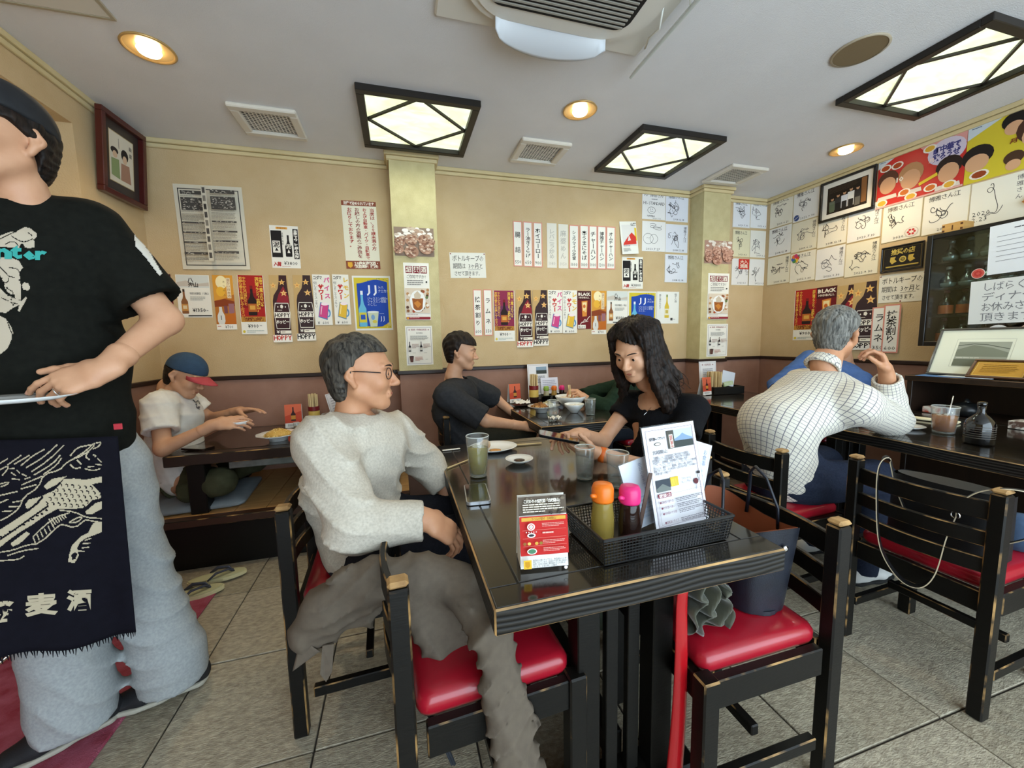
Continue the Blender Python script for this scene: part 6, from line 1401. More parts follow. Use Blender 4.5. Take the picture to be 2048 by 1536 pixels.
def strap(path, wd, name, up=(1, 0, 0)):
    P_ = [Vector(p) for p in path]; n = len(P_); V_ = []
    # smooth path
    Q = []
    for i in range(n - 1):
        p0, p1, p2, p3 = P_[max(i - 1, 0)], P_[i], P_[i + 1], P_[min(i + 2, n - 1)]
        for k in range(8):
            t_ = k / 8; Q.append(0.5 * ((2 * p1) + (p2 - p0) * t_ + (2 * p0 - 5 * p1 + 4 * p2 - p3) * t_ ** 2 + (3 * p1 - p0 - 3 * p2 + p3) * t_ ** 3))
    Q.append(P_[-1]); b = MB(); up = Vector(up); vs = []
    for i, q in enumerate(Q):
        tg_ = (Q[min(i + 1, len(Q) - 1)] - Q[max(i - 1, 0)]).normalized(); w_ = (up - tg_ * up.dot(tg_)).normalized(); nn = tg_.cross(w_)
        for a, c in ((-wd / 2, -0.0015), (wd / 2, -0.0015), (wd / 2, 0.0015), (-wd / 2, 0.0015)): vs.append(q + w_ * a + nn * c)
    m_ = len(Q)
    b.v = [tuple(p) for p in vs]
    for i in range(m_ - 1):
        for k in range(4): b.f.append((i * 4 + k, i * 4 + (k + 1) % 4, (i + 1) * 4 + (k + 1) % 4, (i + 1) * 4 + k)); b.m.append(1 if k in (1, 3) else 0); b.sm.append(False)
    return b.build(name, [M_BLKL, M_EDGE], sb)
inv = sb.matrix_basis.inverted() if False else (Matrix.Translation((1.86, 0.87, 0.465)) @ Matrix.Rotation(math.radians(4), 4, 'Z')).inverted()
def W_(p): return inv @ Vector(p)
strap([W_(p) for p in ((1.80, 0.94, 0.52), (1.735, 0.955, 0.66), (1.695, 0.96, 0.765), (1.655, 0.965, 0.74), (1.64, 0.955, 0.62), (1.635, 0.93, 0.46), (1.65, 0.88, 0.37), (1.665, 0.83, 0.36), (1.68, 0.80, 0.42), (1.70, 0.79, 0.55), (1.725, 0.785, 0.62))], 0.030, 'shoulder_strap', (1, 0.35, 0))
strap([W_(p) for p in ((1.725, 0.785, 0.62), (1.70, 0.765, 0.68), (1.70, 0.72, 0.735), (1.73, 0.66, 0.755), (1.80, 0.62, 0.72), (1.86, 0.66, 0.60), (1.87, 0.74, 0.52))], 0.014, 'handle_strap', (1, 0.3, 0))
MB().lathe([(0.011, -0.003), (0.013, 0), (0.011, 0.003), (0.009, 0)], n=16, R=rot('Y', 90), cap0=False, cap1=False).build('ring', M_CHROME, sb, W_((1.722, 0.785, 0.625)))
# ---------------------------------------------------------------- bodies: smooth blended volumes turned into one surface
def V3(*a): return np.array(a, float)
def nz(v): v = np.asarray(v, float); return v / np.linalg.norm(v)
class Field:
    def __init__(s): s.pr = []; s.cuts = []; s.disp = None
    def cone(s, a, b, ra, rb, k=0.02, op=1):
        a, b = np.asarray(a, float), np.asarray(b, float); r = max(ra, rb)
        def f(x, y, z):
            ba = b - a; q = ba @ ba + 1e-12; px, py, pz = x - a[0], y - a[1], z - a[2]
            t = np.clip((px * ba[0] + py * ba[1] + pz * ba[2]) / q, 0, 1)
            return np.sqrt((px - t * ba[0]) ** 2 + (py - t * ba[1]) ** 2 + (pz - t * ba[2]) ** 2) - (ra + (rb - ra) * t)
        s.pr.append((f, k, np.minimum(a, b) - r, np.maximum(a, b) + r, op)); return s
    def econe(s, a, b, u, r0, r1, k=0.03, op=1):
        """limb or trunk of oval section: radii (along u, across u) at both ends"""
        a, b = np.asarray(a, float), np.asarray(b, float); w = b - a; L = np.linalg.norm(w); w = w / L
        u = np.asarray(u, float); u = nz(u - w * (u @ w)); v = np.cross(w, u); r = max(*r0, *r1)
        def f(x, y, z):
            px, py, pz = x - a[0], y - a[1], z - a[2]
            pw = px * w[0] + py * w[1] + pz * w[2]; t = np.clip(pw / L, 0, 1)
            ru = r0[0] + (r1[0] - r0[0]) * t; rv = r0[1] + (r1[1] - r0[1]) * t; m = np.minimum(ru, rv)
            d = np.sqrt(((px * u[0] + py * u[1] + pz * u[2]) / ru) ** 2 + ((px * v[0] + py * v[1] + pz * v[2]) / rv) ** 2 + ((pw - t * L) / m) ** 2)
            return (d - 1) * m
        s.pr.append((f, k, np.minimum(a, b) - r, np.maximum(a, b) + r, op)); return s
    def ell(s, c, rad, R=None, k=0.02, op=1):
        c = np.asarray(c, float); R = np.eye(3) if R is None else np.asarray(R, float); r = max(rad); m = min(rad)
        def f(x, y, z):
            p = (x - c[0], y - c[1], z - c[2])
            q = [(p[0] * R[i][0] + p[1] * R[i][1] + p[2] * R[i][2]) / rad[i] for i in range(3)]
            k0 = np.sqrt(q[0] ** 2 + q[1] ** 2 + q[2] ** 2); k1 = np.sqrt(sum((q[i] / rad[i]) ** 2 for i in range(3))) + 1e-9
            return k0 * (k0 - 1) / k1
        s.pr.append((f, k, c - r, c + r, op)); return s
    def plane(s, p, n, k=0.0):
        """keep what lies behind the plane (against n)"""
        p = np.asarray(p, float); n = nz(n); s.cuts.append(lambda x, y, z: (x - p[0]) * n[0] + (y - p[1]) * n[1] + (z - p[2]) * n[2]); return s
    def mesh(s, h, lo=None, hi=None, smooth=2):
        pos = [q for q in s.pr if q[4] > 0]
        l = np.min([q[2] for q in pos], 0) - 2.5 * h; u = np.max([q[3] for q in pos], 0) + 2.5 * h
        if lo is not None: l = np.maximum(l, lo)
        if hi is not None: u = np.minimum(u, hi)
        n = np.maximum(((u - l) / h).astype(int) + 1, 3)
        X, Y, Z = l[0] + h * np.arange(n[0]), l[1] + h * np.arange(n[1]), l[2] + h * np.arange(n[2])
        D = np.full(tuple(n), 0.12)
        for f, k, a, b, op in s.pr:
            mg = k + 0.02
            i0 = np.clip(((a - mg - l) / h).astype(int), 0, n); i1 = np.clip(((b + mg - l) / h).astype(int) + 2, 0, n)
            if np.any(i1 <= i0): continue
            sl = tuple(slice(i0[q], i1[q]) for q in range(3))
            d = f(X[sl[0]][:, None, None], Y[sl[1]][None, :, None], Z[sl[2]][None, None, :]); e = D[sl]
            if op > 0:
                t = np.clip(0.5 + 0.5 * (e - d) / k, 0, 1); D[sl] = e * (1 - t) + d * t - k * t * (1 - t)
            else:
                d = -d; t = np.clip(0.5 - 0.5 * (e - d) / k, 0, 1); D[sl] = e * (1 - t) + d * t + k * t * (1 - t)
        g = (X[:, None, None], Y[None, :, None], Z[None, None, :])
        if s.disp is not None: D = D + s.disp(*g)
        for c in s.cuts: D = np.maximum(D, c(*g))
        return surface(D, l, h, smooth)
def surface(D, l, h, smooth):
    ins = D < 0; n = D.shape
    c8 = [ins[i:n[0] - 1 + i, j:n[1] - 1 + j, k:n[2] - 1 + k] for i in (0, 1) for j in (0, 1) for k in (0, 1)]
    cnt = sum(c.astype(np.int8) for c in c8); act = (cnt > 0) & (cnt < 8)
    I = np.argwhere(act); N = len(I)
    cid = np.full(act.shape, -1, np.int64); cid[act] = np.arange(N)
    off = [(i, j, k) for i in (0, 1) for j in (0, 1) for k in (0, 1)]
    val = np.stack([D[I[:, 0] + o[0], I[:, 1] + o[1], I[:, 2] + o[2]] for o in off], 1)
    S = np.zeros((N, 3)); C = np.zeros(N)
    for a in range(8):
        for b in range(a + 1, 8):
            d = np.array(off[b]) - np.array(off[a])
            if np.abs(d).sum() != 1: continue
            va, vb = val[:, a], val[:, b]; m = (va < 0) != (vb < 0)
            t = np.where(m, va / np.where(m, va - vb, 1), 0)
            S += np.where(m[:, None], np.array(off[a]) + t[:, None] * d, 0); C += m
    P = (I + S / np.maximum(C, 1)[:, None]) * h + l
    F = []
    for ax in range(3):
        sl0 = [slice(None)] * 3; sl1 = [slice(None)] * 3; sl0[ax] = slice(0, -1); sl1[ax] = slice(1, None)
        A, B = ins[tuple(sl0)], ins[tuple(sl1)]; E = np.argwhere(A != B)
        o1, o2 = [q for q in range(3) if q != ax]
        ok = (E[:, o1] >= 1) & (E[:, o2] >= 1) & (E[:, o1] < n[o1] - 1) & (E[:, o2] < n[o2] - 1); E = E[ok]
        ids = []
        for a, b in ((-1, -1), (0, -1), (0, 0), (-1, 0)):
            e = E.copy(); e[:, o1] += a; e[:, o2] += b; ids.append(cid[e[:, 0], e[:, 1], e[:, 2]])
        q = np.stack(ids, 1); fl = A[E[:, 0], E[:, 1], E[:, 2]]
        if ax == 1: fl = ~fl
        q = np.where(fl[:, None], q, q[:, ::-1]); F.append(q)
    F = np.concatenate(F) if F else np.zeros((0, 4), int)
    F = F[(F >= 0).all(1)]
    for _ in range(smooth):
        A = np.zeros_like(P); Cn = np.zeros(len(P))
        for a, b in ((0, 1), (1, 2), (2, 3), (3, 0)):
            np.add.at(A, F[:, a], P[F[:, b]]); np.add.at(A, F[:, b], P[F[:, a]]); np.add.at(Cn, F[:, a], 1); np.add.at(Cn, F[:, b], 1)
        P = 0.5 * P + 0.5 * A / np.maximum(Cn, 1)[:, None]
    return P, F
def mesh_obj(name, parts, m, parent=None, uvfn=None):
    """parts: list of (P, F) joined into one mesh"""
    Vv = []; Ff = []; o = 0
    for P, F in parts: Vv.append(P); Ff.append(F + o); o += len(P)
    P = np.concatenate(Vv); F = np.concatenate(Ff)
    me = bpy.data.meshes.new(name); me.vertices.add(len(P)); me.vertices.foreach_set('co', P.astype(np.float32).ravel())
    me.loops.add(len(F) * 4); me.loops.foreach_set('vertex_index', F.astype(np.int32).ravel())
    me.polygons.add(len(F)); me.polygons.foreach_set('loop_start', np.arange(0, len(F) * 4, 4, dtype=np.int32)); me.polygons.foreach_set('loop_total', np.full(len(F), 4, dtype=np.int32))
    me.update(calc_edges=True); me.polygons.foreach_set('use_smooth', np.ones(len(F), bool)); me.materials.append(m)
    if uvfn is not None:
        uv = uvfn(P); l = me.uv_layers.new(name='UVMap'); l.data.foreach_set('uv', uv[F.ravel()].astype(np.float32).ravel())
    o = bpy.data.objects.new(name, me); link(o, parent); return o
def folds(specs, seed=0):
    """soft cloth folds: (direction, wavelength, depth)"""
    rr = random.Random(seed); S = []
    for d, wl, amp in specs:
        d = nz(d); e = nz(np.cross(d, V3(0.3, 0.5, 0.8))); S.append((d * 6.283 / wl, e * 6.283 / (wl * 2.7), rr.uniform(0, 6), rr.uniform(0, 6), amp))
    def f(x, y, z):
        r = 0.0
        for a, b, p, q, amp in S:
            w = np.sin(x * b[0] + y * b[1] + z * b[2] + q)
            v = np.sin(x * a[0] + y * a[1] + z * a[2] + p + 1.6 * w)
            r = r + amp * (0.25 - (1 - np.abs(v)) ** 2.2) * (0.6 + 0.4 * w)
        return r
    return f
M_SKIN = mat('skin', 'cf9f7e', 0.5, color2='c69372', scale=25, sss=0.0, bump=0.04, bscale=300)
M_SKIN2 = mat('skin_warm', 'c4906c', 0.5, color2='ba8361', scale=25, bump=0.05, bscale=300)
M_LIP = mat('lips', 'a4604f', 0.45); M_EYE = mat('eye_white', 'dcd6cc', 0.2); M_IRIS = mat('iris', '1c120d', 0.15)
def hairmat(name, c1, c2):
    m = mat(name, c1, 0.55, spec=0.25); nt = m.node_tree; N = nt.nodes; L = nt.links; b = N['Principled BSDF']
    tc = N.new('ShaderNodeTexCoord'); mp = N.new('ShaderNodeMapping'); mp.inputs['Scale'].default_value = (120, 120, 14)
    n = N.new('ShaderNodeTexNoise'); n.inputs['Scale'].default_value = 1.0; n.inputs['Detail'].default_value = 5; n.inputs['Distortion'].default_value = 0.6
    r = N.new('ShaderNodeValToRGB'); r.color_ramp.elements[0].position = 0.35; r.color_ramp.elements[1].position = 0.68; r.color_ramp.elements[0].color = lin(c1); r.color_ramp.elements[1].color = lin(c2)
    bp = N.new('ShaderNodeBump'); bp.inputs['Strength'].default_value = 0.5; bp.inputs['Distance'].default_value = 0.004
    L.new(tc.outputs['Object'], mp.inputs[0]); L.new(mp.outputs[0], n.inputs['Vector']); L.new(n.outputs['Fac'], r.inputs[0]); L.new(r.outputs[0], b.inputs['Base Color']); L.new(n.outputs['Fac'], bp.inputs['Height']); L.new(bp.outputs[0], b.inputs['Normal'])
    return m
M_HBLK = hairmat('hair_black', '0d0a09', '2c211b'); M_HGREY = hairmat('hair_dark_grey', '1b1917', '57524a'); M_HSILV = hairmat('hair_silver', '3c3b38', '8d8a82')
class HeadFrame:
    """local head space: x to the person's left, y forward, z up; about 0.235 m from chin to crown"""
    def __init__(s, c, fwd, up=(0, 0, 1), sc=1.0):
        s.c = np.asarray(c, float); s.f = nz(fwd); u = np.asarray(up, float); s.u = nz(u - s.f * (u @ s.f)); s.l = np.cross(s.u, s.f); s.s = sc
        s.R = np.array([s.l, s.f, s.u])
    def p(s, x, y, z): return s.c + (s.l * x + s.f * y + s.u * z) * s.s
def head_field(F, H, ears=True, female=False):
    q = H.s; E = lambda c, r, k=0.015, op=1: F.ell(H.p(*c), [v * q for v in r], H.R, k * q, op)
    C = lambda a, b, ra, rb, k=0.012, op=1: F.cone(H.p(*a), H.p(*b), ra * q, rb * q, k * q, op)
    E((0, -0.012, 0.035), (0.076, 0.094, 0.084)); E((0, 0.036, -0.020), (0.062, 0.056, 0.078), 0.03)
    C((0, 0.012, -0.055), (0, 0.058, -0.092), 0.046, 0.022 if not female else 0.018, 0.03)
    for sx in (-1, 1):
        C((sx * 0.052, -0.002, -0.05), (sx * 0.022, 0.058, -0.094), 0.018, 0.014, 0.025); E((sx * 0.040, 0.062, -0.025), (0.022, 0.022, 0.024), 0.02)
        C((sx * 0.012, 0.088, 0.024), (sx * 0.046, 0.076, 0.026), 0.010, 0.008, 0.014)
    for sx in (-1, 1): E((sx * 0.031, 0.100, 0.004), (0.017, 0.014, 0.010), 0.012, -1)
    for sx in (-1, 1): E((sx * 0.031, 0.0775, 0.003), (0.0155, 0.0125, 0.0115), 0.005)
    C((0, 0.086, 0.012), (0, 0.109, -0.028), 0.007, 0.0105, 0.010); E((0, 0.110, -0.030), (0.012, 0.010, 0.009), 0.008)
    for sx in (-1, 1): E((sx * 0.011, 0.099, -0.034), (0.007, 0.009, 0.007), 0.006)
    C((-0.016, 0.086, -0.0585), (0.016, 0.086, -0.0585), 0.006, 0.006, 0.008); C((-0.012, 0.086, -0.070), (0.012, 0.086, -0.070), 0.007, 0.007, 0.008)
    C((-0.022, 0.098, -0.0640), (0.022, 0.098, -0.0640), 0.0032, 0.0032, 0.004, -1)
    E((0, 0.070, -0.098), (0.018, 0.016, 0.014), 0.015)
    if ears:
        for sx in (-1, 1):
            C((sx * 0.078, -0.014, 0.018), (sx * 0.083, -0.020, -0.002), 0.012, 0.012, 0.008); C((sx * 0.083, -0.020, -0.002), (sx * 0.075, -0.006, -0.032), 0.012, 0.008, 0.008)
            E((sx * 0.092, -0.010, 0.004), (0.010, 0.009, 0.016), 0.006, -1)
    C((0, -0.022, -0.06), (0, -0.040, -0.165), 0.050, 0.053, 0.025)
def face_parts(parent, H, lip=True):
    q = H.s
    for sx in (-1, 1):
        b = MB(); b.lathe([(0.0002, 0.0105), (0.0038, 0.0098), (0.0066, 0.0082), (0.0095, 0.0045), (0.0105, 0), (0.0095, -0.0045), (0.001, -0.0105)], n=16, mis=[1, 1, 0, 0, 0, 0])
        o = b.build('eye', [M_EYE, M_IRIS], parent); m_ = Matrix([list(H.l), list(np.cross(H.f, H.l)), list(H.f)]).transposed().to_4x4() @ Matrix.Scale(q, 4)
        m_.translation = Vector(H.p(sx * 0.031, 0.0798, 0.0015)); o.matrix_world = m_
        pts = [Vector(H.p(sx * (0.012 + 0.040 * t), 0.0965 - 0.016 * t ** 2, 0.024 + 0.006 * math.sin(2.6 * t))) for t in (0, 0.25, 0.5, 0.75, 1)]
        MB().tube(pts, [0.002 * q, 0.0034 * q, 0.0034 * q, 0.0028 * q, 0.001 * q], 6, flatten=0.6).build('eyebrow', M_HBLK, parent)
    pts = [Vector(H.p(x, 0.0915 - abs(x) * 0.30, -0.0640)) for x in (-0.022, -0.012, 0, 0.012, 0.022)]
    MB().tube(pts, [0.001, 0.0042 * q, 0.005 * q, 0.0042 * q, 0.001], 8).build('lips', M_LIP, parent)
def hand_field(F, wrist, d, back, side, curls, thumb=(0.5, 0.4, 0.6), s=1.0, spread=1.0):
    """d along the fingers, back = back of the hand, side = +1 when the thumb lies along d x back"""
    d = nz(d); back = np.asarray(back, float); back = nz(back - d * (back @ d)); u = np.cross(d, back) * side; w = np.asarray(wrist, float)
    base = ((0.028, 0.088), (0.0095, 0.092), (-0.0105, 0.088), (-0.029, 0.079)); seg = ((0.042, 0.025, 0.021), (0.046, 0.029, 0.022), (0.042, 0.027, 0.021), (0.033, 0.020, 0.018)); rad = (0.0088, 0.0090, 0.0086, 0.0076)
    F.econe(w - d * 0.03 * s, w + d * 0.02 * s, u, (0.026 * s, 0.020 * s), (0.030 * s, 0.018 * s), 0.02)
    F.econe(w + d * 0.025 * s, w + d * 0.070 * s, u, (0.036 * s, 0.0165 * s), (0.040 * s, 0.0135 * s), 0.02)
    nails = []
    for i in range(4):
        p = w + (u * base[i][0] + d * base[i][1]) * s; fan = (base[i][0] * 2.2) * spread
        dd = nz(d + u * fan); ang = 0.0
        F.cone(w + (u * base[i][0] * 0.75 + d * 0.03) * s, p, 0.0125 * s, 0.0105 * s, 0.012)
        for j in range(3):
            ang += curls[i][j]; q = dd * math.cos(ang) - back * math.sin(ang); e = p + q * seg[i][j] * s; r = rad[i] * s * (1 - 0.07 * j)
            F.cone(p, e, r, r * 0.93, 0.0035); p = e
        nails.append((p - q * 0.004 * s, q, dd * math.sin(ang) + back * math.cos(ang)))
    p = w + (u * 0.026 + d * 0.022 - back * 0.006) * s; t0, t1, t2 = thumb
    q = nz(u * t0 + d * 0.75 - back * t1); L_ = (0.044, 0.033, 0.027)
    F.cone(w + d * 0.02 * s + u * 0.012 * s, p, 0.018 * s, 0.0165 * s, 0.016)
    for j in range(3):
        e = p + q * L_[j] * s; r = (0.0145, 0.0108, 0.0098)[j] * s; F.cone(p, e, r, r * 0.9, 0.006); p = e; q = nz(q + (d * 0.5 - u * 0.35 - back * 0.2) * t2)
    return nails
C_FLAT = ((0.15, 0.15, 0.1),) * 4
C_REL = ((0.35, 0.45, 0.3), (0.4, 0.5, 0.3), (0.5, 0.55, 0.35), (0.55, 0.6, 0.4))
C_GRIP = ((0.9, 1.0, 0.6), (1.0, 1.1, 0.6), (1.05, 1.15, 0.6), (1.1, 1.1, 0.6))
def hair_mesh(parent, H, m, fn, h=0.005, name='hair', infl=0.010, disp=0.0035):
    """hair shell: the skull grown a little; fn(x, y, z) in head units is negative where hair grows"""
    F = Field(); q = H.s
    F.ell(H.p(0, -0.014, 0.038), [(v + infl) * q for v in (0.077, 0.096, 0.085)], H.R, 0.02)
    F.ell(H.p(0, -0.045, -0.025), [v * q for v in (0.066, 0.058, 0.075)], H.R, 0.03)
    def loc(x, y, z):
        px, py, pz = x - H.c[0], y - H.c[1], z - H.c[2]
        return [(px * a[0] + py * a[1] + pz * a[2]) / q for a in (H.l, H.f, H.u)]
    F.cuts.append(lambda x, y, z: fn(*loc(x, y, z)) * q)
    if disp:
        def dsp(x, y, z):
            X, Y, Z = loc(x, y, z); a = np.arctan2(X, Z + 0.05)
            return disp * np.sin(26 * a + 60 * Y + 2 * np.sin(40 * Y + 5 * X)) * 0.6 + disp * 0.5 * np.sin(130 * Y + 70 * X + 50 * Z)
        F.disp = dsp
    return mesh_obj(name, [F.mesh(h * 1.0, smooth=1)], m, parent)
def short_hair(front=0.062, side=0.0, back=-0.085):
    """hair on crown, back and sides with a hairline over the forehead"""
    def f(X, Y, Z):
        top = front - Z + np.maximum(0, 0.075 - np.abs(X)) * 0.0 - 0.25 * np.maximum(0, 0.03 - Y) * 3
        backp = Y - (side - 0.012) - 0.28 * (Z - 0.02)
        ear = 0.004 - Z + np.where(Y < -0.03, -0.2, 0)
        b = np.maximum(backp, ear - 0.0)
        return np.maximum(np.minimum(top, b), back - Z)
    return f
SKIN_H = 0.010
def person(label, J, top, bottom, skin=None, head=None, hair=None, hands=(), bare=None, extra=None, seed=1, bulk=1.0, legs=True, sleeve=1.0, neck=None, topname='shirt', botname='trousers', uvcheck=False, female=False, foldspec=None, hem=0.10, loose=1.0, collar=0.0):
    """J: dict of joints. Everything grown from the same skeleton; sleeve = share of the arm (0..2) that the sleeve covers"""
    skin = skin or M_SKIN
    t = thing('person', label, 'person', tuple(J.get('root', V3(J['pelvis'][0], J['pelvis'][1], 0))))
    inv = Matrix.Translation(-Vector(t.location))
    def put(o):
        o.matrix_parent_inverse = inv; return o
    lat = nz(J['sl'] - J['sr']); sc = bulk
    B = Field()
    mid = (J['sl'] + J['sr']) / 2; up = nz(mid - J['pelvis']); waist = J.get('waist', J['pelvis'] * 0.5 + mid * 0.5); sw = np.linalg.norm(J['sl'] - J['sr'])
    chest = mid * 0.72 + waist * 0.28
    def trunk(F, g):
        F.econe(J['pelvis'], waist, lat, (0.145 * sc + g, 0.105 * sc + g), (0.130 * sc + g, 0.100 * sc + g), 0.05)
        F.econe(waist, chest, lat, (0.130 * sc + g, 0.100 * sc + g), (0.150 * sc + g, 0.108 * sc + g), 0.05)
        F.econe(chest, mid - up * 0.02, lat, (0.150 * sc + g, 0.105 * sc + g), (sw * 0.40 + g, 0.070 * sc + g), 0.05)
        F.cone(mid + (J['neck'] - mid) * 0.2, J['sl'], 0.058 * sc + g * 0.8, 0.052 * sc + g * 0.7, 0.04); F.cone(mid + (J['neck'] - mid) * 0.2, J['sr'], 0.058 * sc + g * 0.8, 0.052 * sc + g * 0.7, 0.04)
    trunk(B, -0.004)
    B.cone(mid, J['neck'], 0.060, 0.050, 0.04)
    if head is not None: B.cone(J['neck'] - up * 0.02, head.p(0, -0.025, -0.07), 0.052, 0.047 * head.s, 0.03)
    arms = []
    for k in ('r', 'l'):
        if 'e' + k not in J: continue
        a, e, w = J['s' + k], J['e' + k], J['w' + k]
        B.cone(a, e, 0.047 * sc, 0.039 * sc, 0.03); B.cone(e, w, 0.040 * sc, 0.027, 0.02); arms.append((k, a, e, w))
    if legs:
        for k in ('r', 'l'):
            if 'k' + k not in J: continue
            B.cone(J['h' + k], J['k' + k], 0.078 * sc, 0.056 * sc, 0.04); B.cone(J['k' + k], J['a' + k], 0.056 * sc, 0.038, 0.03)
    parts = [B.mesh(SKIN_H, smooth=1)]
    if head is not None:
        Hf = Field(); head_field(Hf, head, female=female); parts.append(Hf.mesh(0.0038, smooth=1))
    nl = []
    for hd in hands:
        hf = Field(); e, w = hd.pop('elbow'), hd['wrist']
        hf.cone(w + (e - w) * 0.28, w, 0.033 * sc, 0.0265, 0.02); nl += hand_field(hf, **hd); parts.append(hf.mesh(0.003, smooth=1))
    put(mesh_obj('body', parts, skin, t))
    if nl:
        b = MB()
        for p, d, n in nl: b.grid(lambda u_, v_: tuple(p + d * (0.011 * (u_ - 0.35)) + np.cross(d, n) * (0.009 * (v_ - 0.5)) + n * (0.0068 - 0.012 * (v_ - 0.5) ** 2)), 3, 4, thick=0.0006)
        o = put(b.build('fingernails', mat('nail', 'd3a08a', 0.3), t)); o['kind'] = 'stuff'
    if head is not None: [put(o) for o in []]; n0 = set(bpy.data.objects); face_parts(t, head); [setattr(o, 'matrix_parent_inverse', inv) for o in bpy.data.objects if o not in n0]
    # top garment
    if top is not None:
        S = Field(); g = 0.012 * loose + 0.004; trunk(S, g)
        segs = [(J['pelvis'], mid, 0.14)]
        for k, a, e, w in arms:
            f1 = min(sleeve, 1.0); q = a + (e - a) * f1
            S.cone(a, q, 0.055 * sc + g, (0.047 + 0.012 * (sleeve < 1)) * sc + g, 0.035); segs.append((a, e, 0.06))
            if sleeve > 1:
                q2 = e + (w - e) * (sleeve - 1); S.cone(e, q2, 0.045 * sc + g, 0.034 + g, 0.025); segs.append((e, w, 0.045))
                d_ = nz(w - e); 
            else: d_ = nz(e - a)
            endp = q if sleeve <= 1 else q2
            S.cuts.append((lambda p, n, r: (lambda x, y, z: np.where((x - p[0]) ** 2 + (y - p[1]) ** 2 + (z - p[2]) ** 2 < r * r, (x - p[0]) * n[0] + (y - p[1]) * n[1] + (z - p[2]) * n[2], -1.0)))(endp, d_, 0.13))
            S.cone(endp - d_ * 0.025, endp + d_ * 0.05, (0.047 if sleeve <= 1 else 0.034) * sc + 0.002, (0.050 if sleeve <= 1 else 0.036) * sc + 0.006, 0.004, -1)
        # hem and neckline
        dn = nz(J['pelvis'] - waist); S.plane(J['pelvis'] + dn * hem, dn)
        nb = J['neck'] if neck is None else neck; nd = nz((head.p(0, 0, -0.05) if head is not None else nb + up * 0.1) - mid)
        S.cone(mid + nd * 0.045, nb + nd * 0.10, 0.052 * 1.06 + collar, 0.070 + collar, 0.006, -1)
        fs = foldspec or [((0.3, 0.2, 1), 0.16, 0.007), ((1, 0.3, 0.6), 0.11, 0.005)]
        S.disp = folds(fs, seed)
        def uvf(P):
            best = np.full(len(P), 9.0); uv = np.zeros((len(P), 2))
            for a, b, r in segs:
                ba = b - a; L = np.linalg.norm(ba); w_ = ba / L; u_ = nz(np.cross(w_, V3(0.1, 0.2, 1) if abs(w_[2]) < 0.8 else lat)); v_ = np.cross(w_, u_); rel = P - a
                tt = np.clip(rel @ w_ / L, 0, 1); dist = np.linalg.norm(rel - (tt * L)[:, None] * w_, axis=1) - r
                ang = np.arctan2(rel @ v_, rel @ u_); dist = dist + (np.maximum(0, 0.34 - tt) * 1.2 if r < 0.1 and np.allclose(a, J['sr']) | np.allclose(a, J['sl']) else 0); m_ = dist < best; best[m_] = dist[m_]; uv[m_] = np.stack([ang * (r + 0.02), rel @ w_], 1)[m_]
            return uv
        put(mesh_obj(topname, [S.mesh(0.0085, smooth=1)], top, t, uvf if uvcheck else None))
    if bottom is not None and legs:
        S = Field(); g = 0.012
        S.econe(J['pelvis'] - up * 0.03, J['pelvis'] + up * 0.06, lat, (0.150 * sc + g * 0.6, 0.112 * sc + g * 0.6), (0.138 * sc + g * 0.5, 0.104 * sc + g * 0.5), 0.05)
        for k in ('r', 'l'):
            if 'k' + k not in J: continue
            S.cone(J['h' + k], J['k' + k], 0.086 * sc + g, 0.064 * sc + g, 0.05); S.cone(J['k' + k], J['a' + k], 0.064 * sc + g, 0.052 + g, 0.03)
            d_ = nz(J['a' + k] - J['k' + k]); p = J['a' + k]
            S.cuts.append((lambda p, n: (lambda x, y, z: np.where((x - p[0]) ** 2 + (y - p[1]) ** 2 + (z - p[2]) ** 2 < 0.02, (x - p[0]) * n[0] + (y - p[1]) * n[1] + (z - p[2]) * n[2], -1.0)))(p, d_))
        S.disp = folds([((0.2, 0.6, 1), 0.13, 0.006), ((1, 0.2, 0.4), 0.17, 0.005)], seed + 3)
        put(mesh_obj(botname, [S.mesh(0.010, smooth=1)], bottom, t))
    if hair is not None and head is not None: put(hair_mesh(t, head, *hair))
    t_put[t.name] = put
    return t
t_put = {}
def neck_ring(parent, J, H, m, put, r=0.060, th=0.007, drop=0.028, fwd=0.012, name='neck_band'):
    """ribbed band round the neckline"""
    mid = (J['sl'] + J['sr']) / 2; nd = nz(H.p(0, -0.02, -0.06) - mid); lat = nz(J['sl'] - J['sr']); fw = nz(np.cross(lat, nd)) ; c = J['neck'] - nd * drop
    if fw @ H.f < 0: fw = -fw
    b = MB(); pts = [Vector(c + lat * (r * 1.02 * math.cos(a)) + fw * (r * 0.95 * math.sin(a) + fwd) - nd * (0.030 * (math.sin(a) + 0.2))) for a in [2 * math.pi * i / 40 for i in range(41)]]
    b.tube(pts, th, 8, flatten=1.5); return put(b.build(name, m, parent))
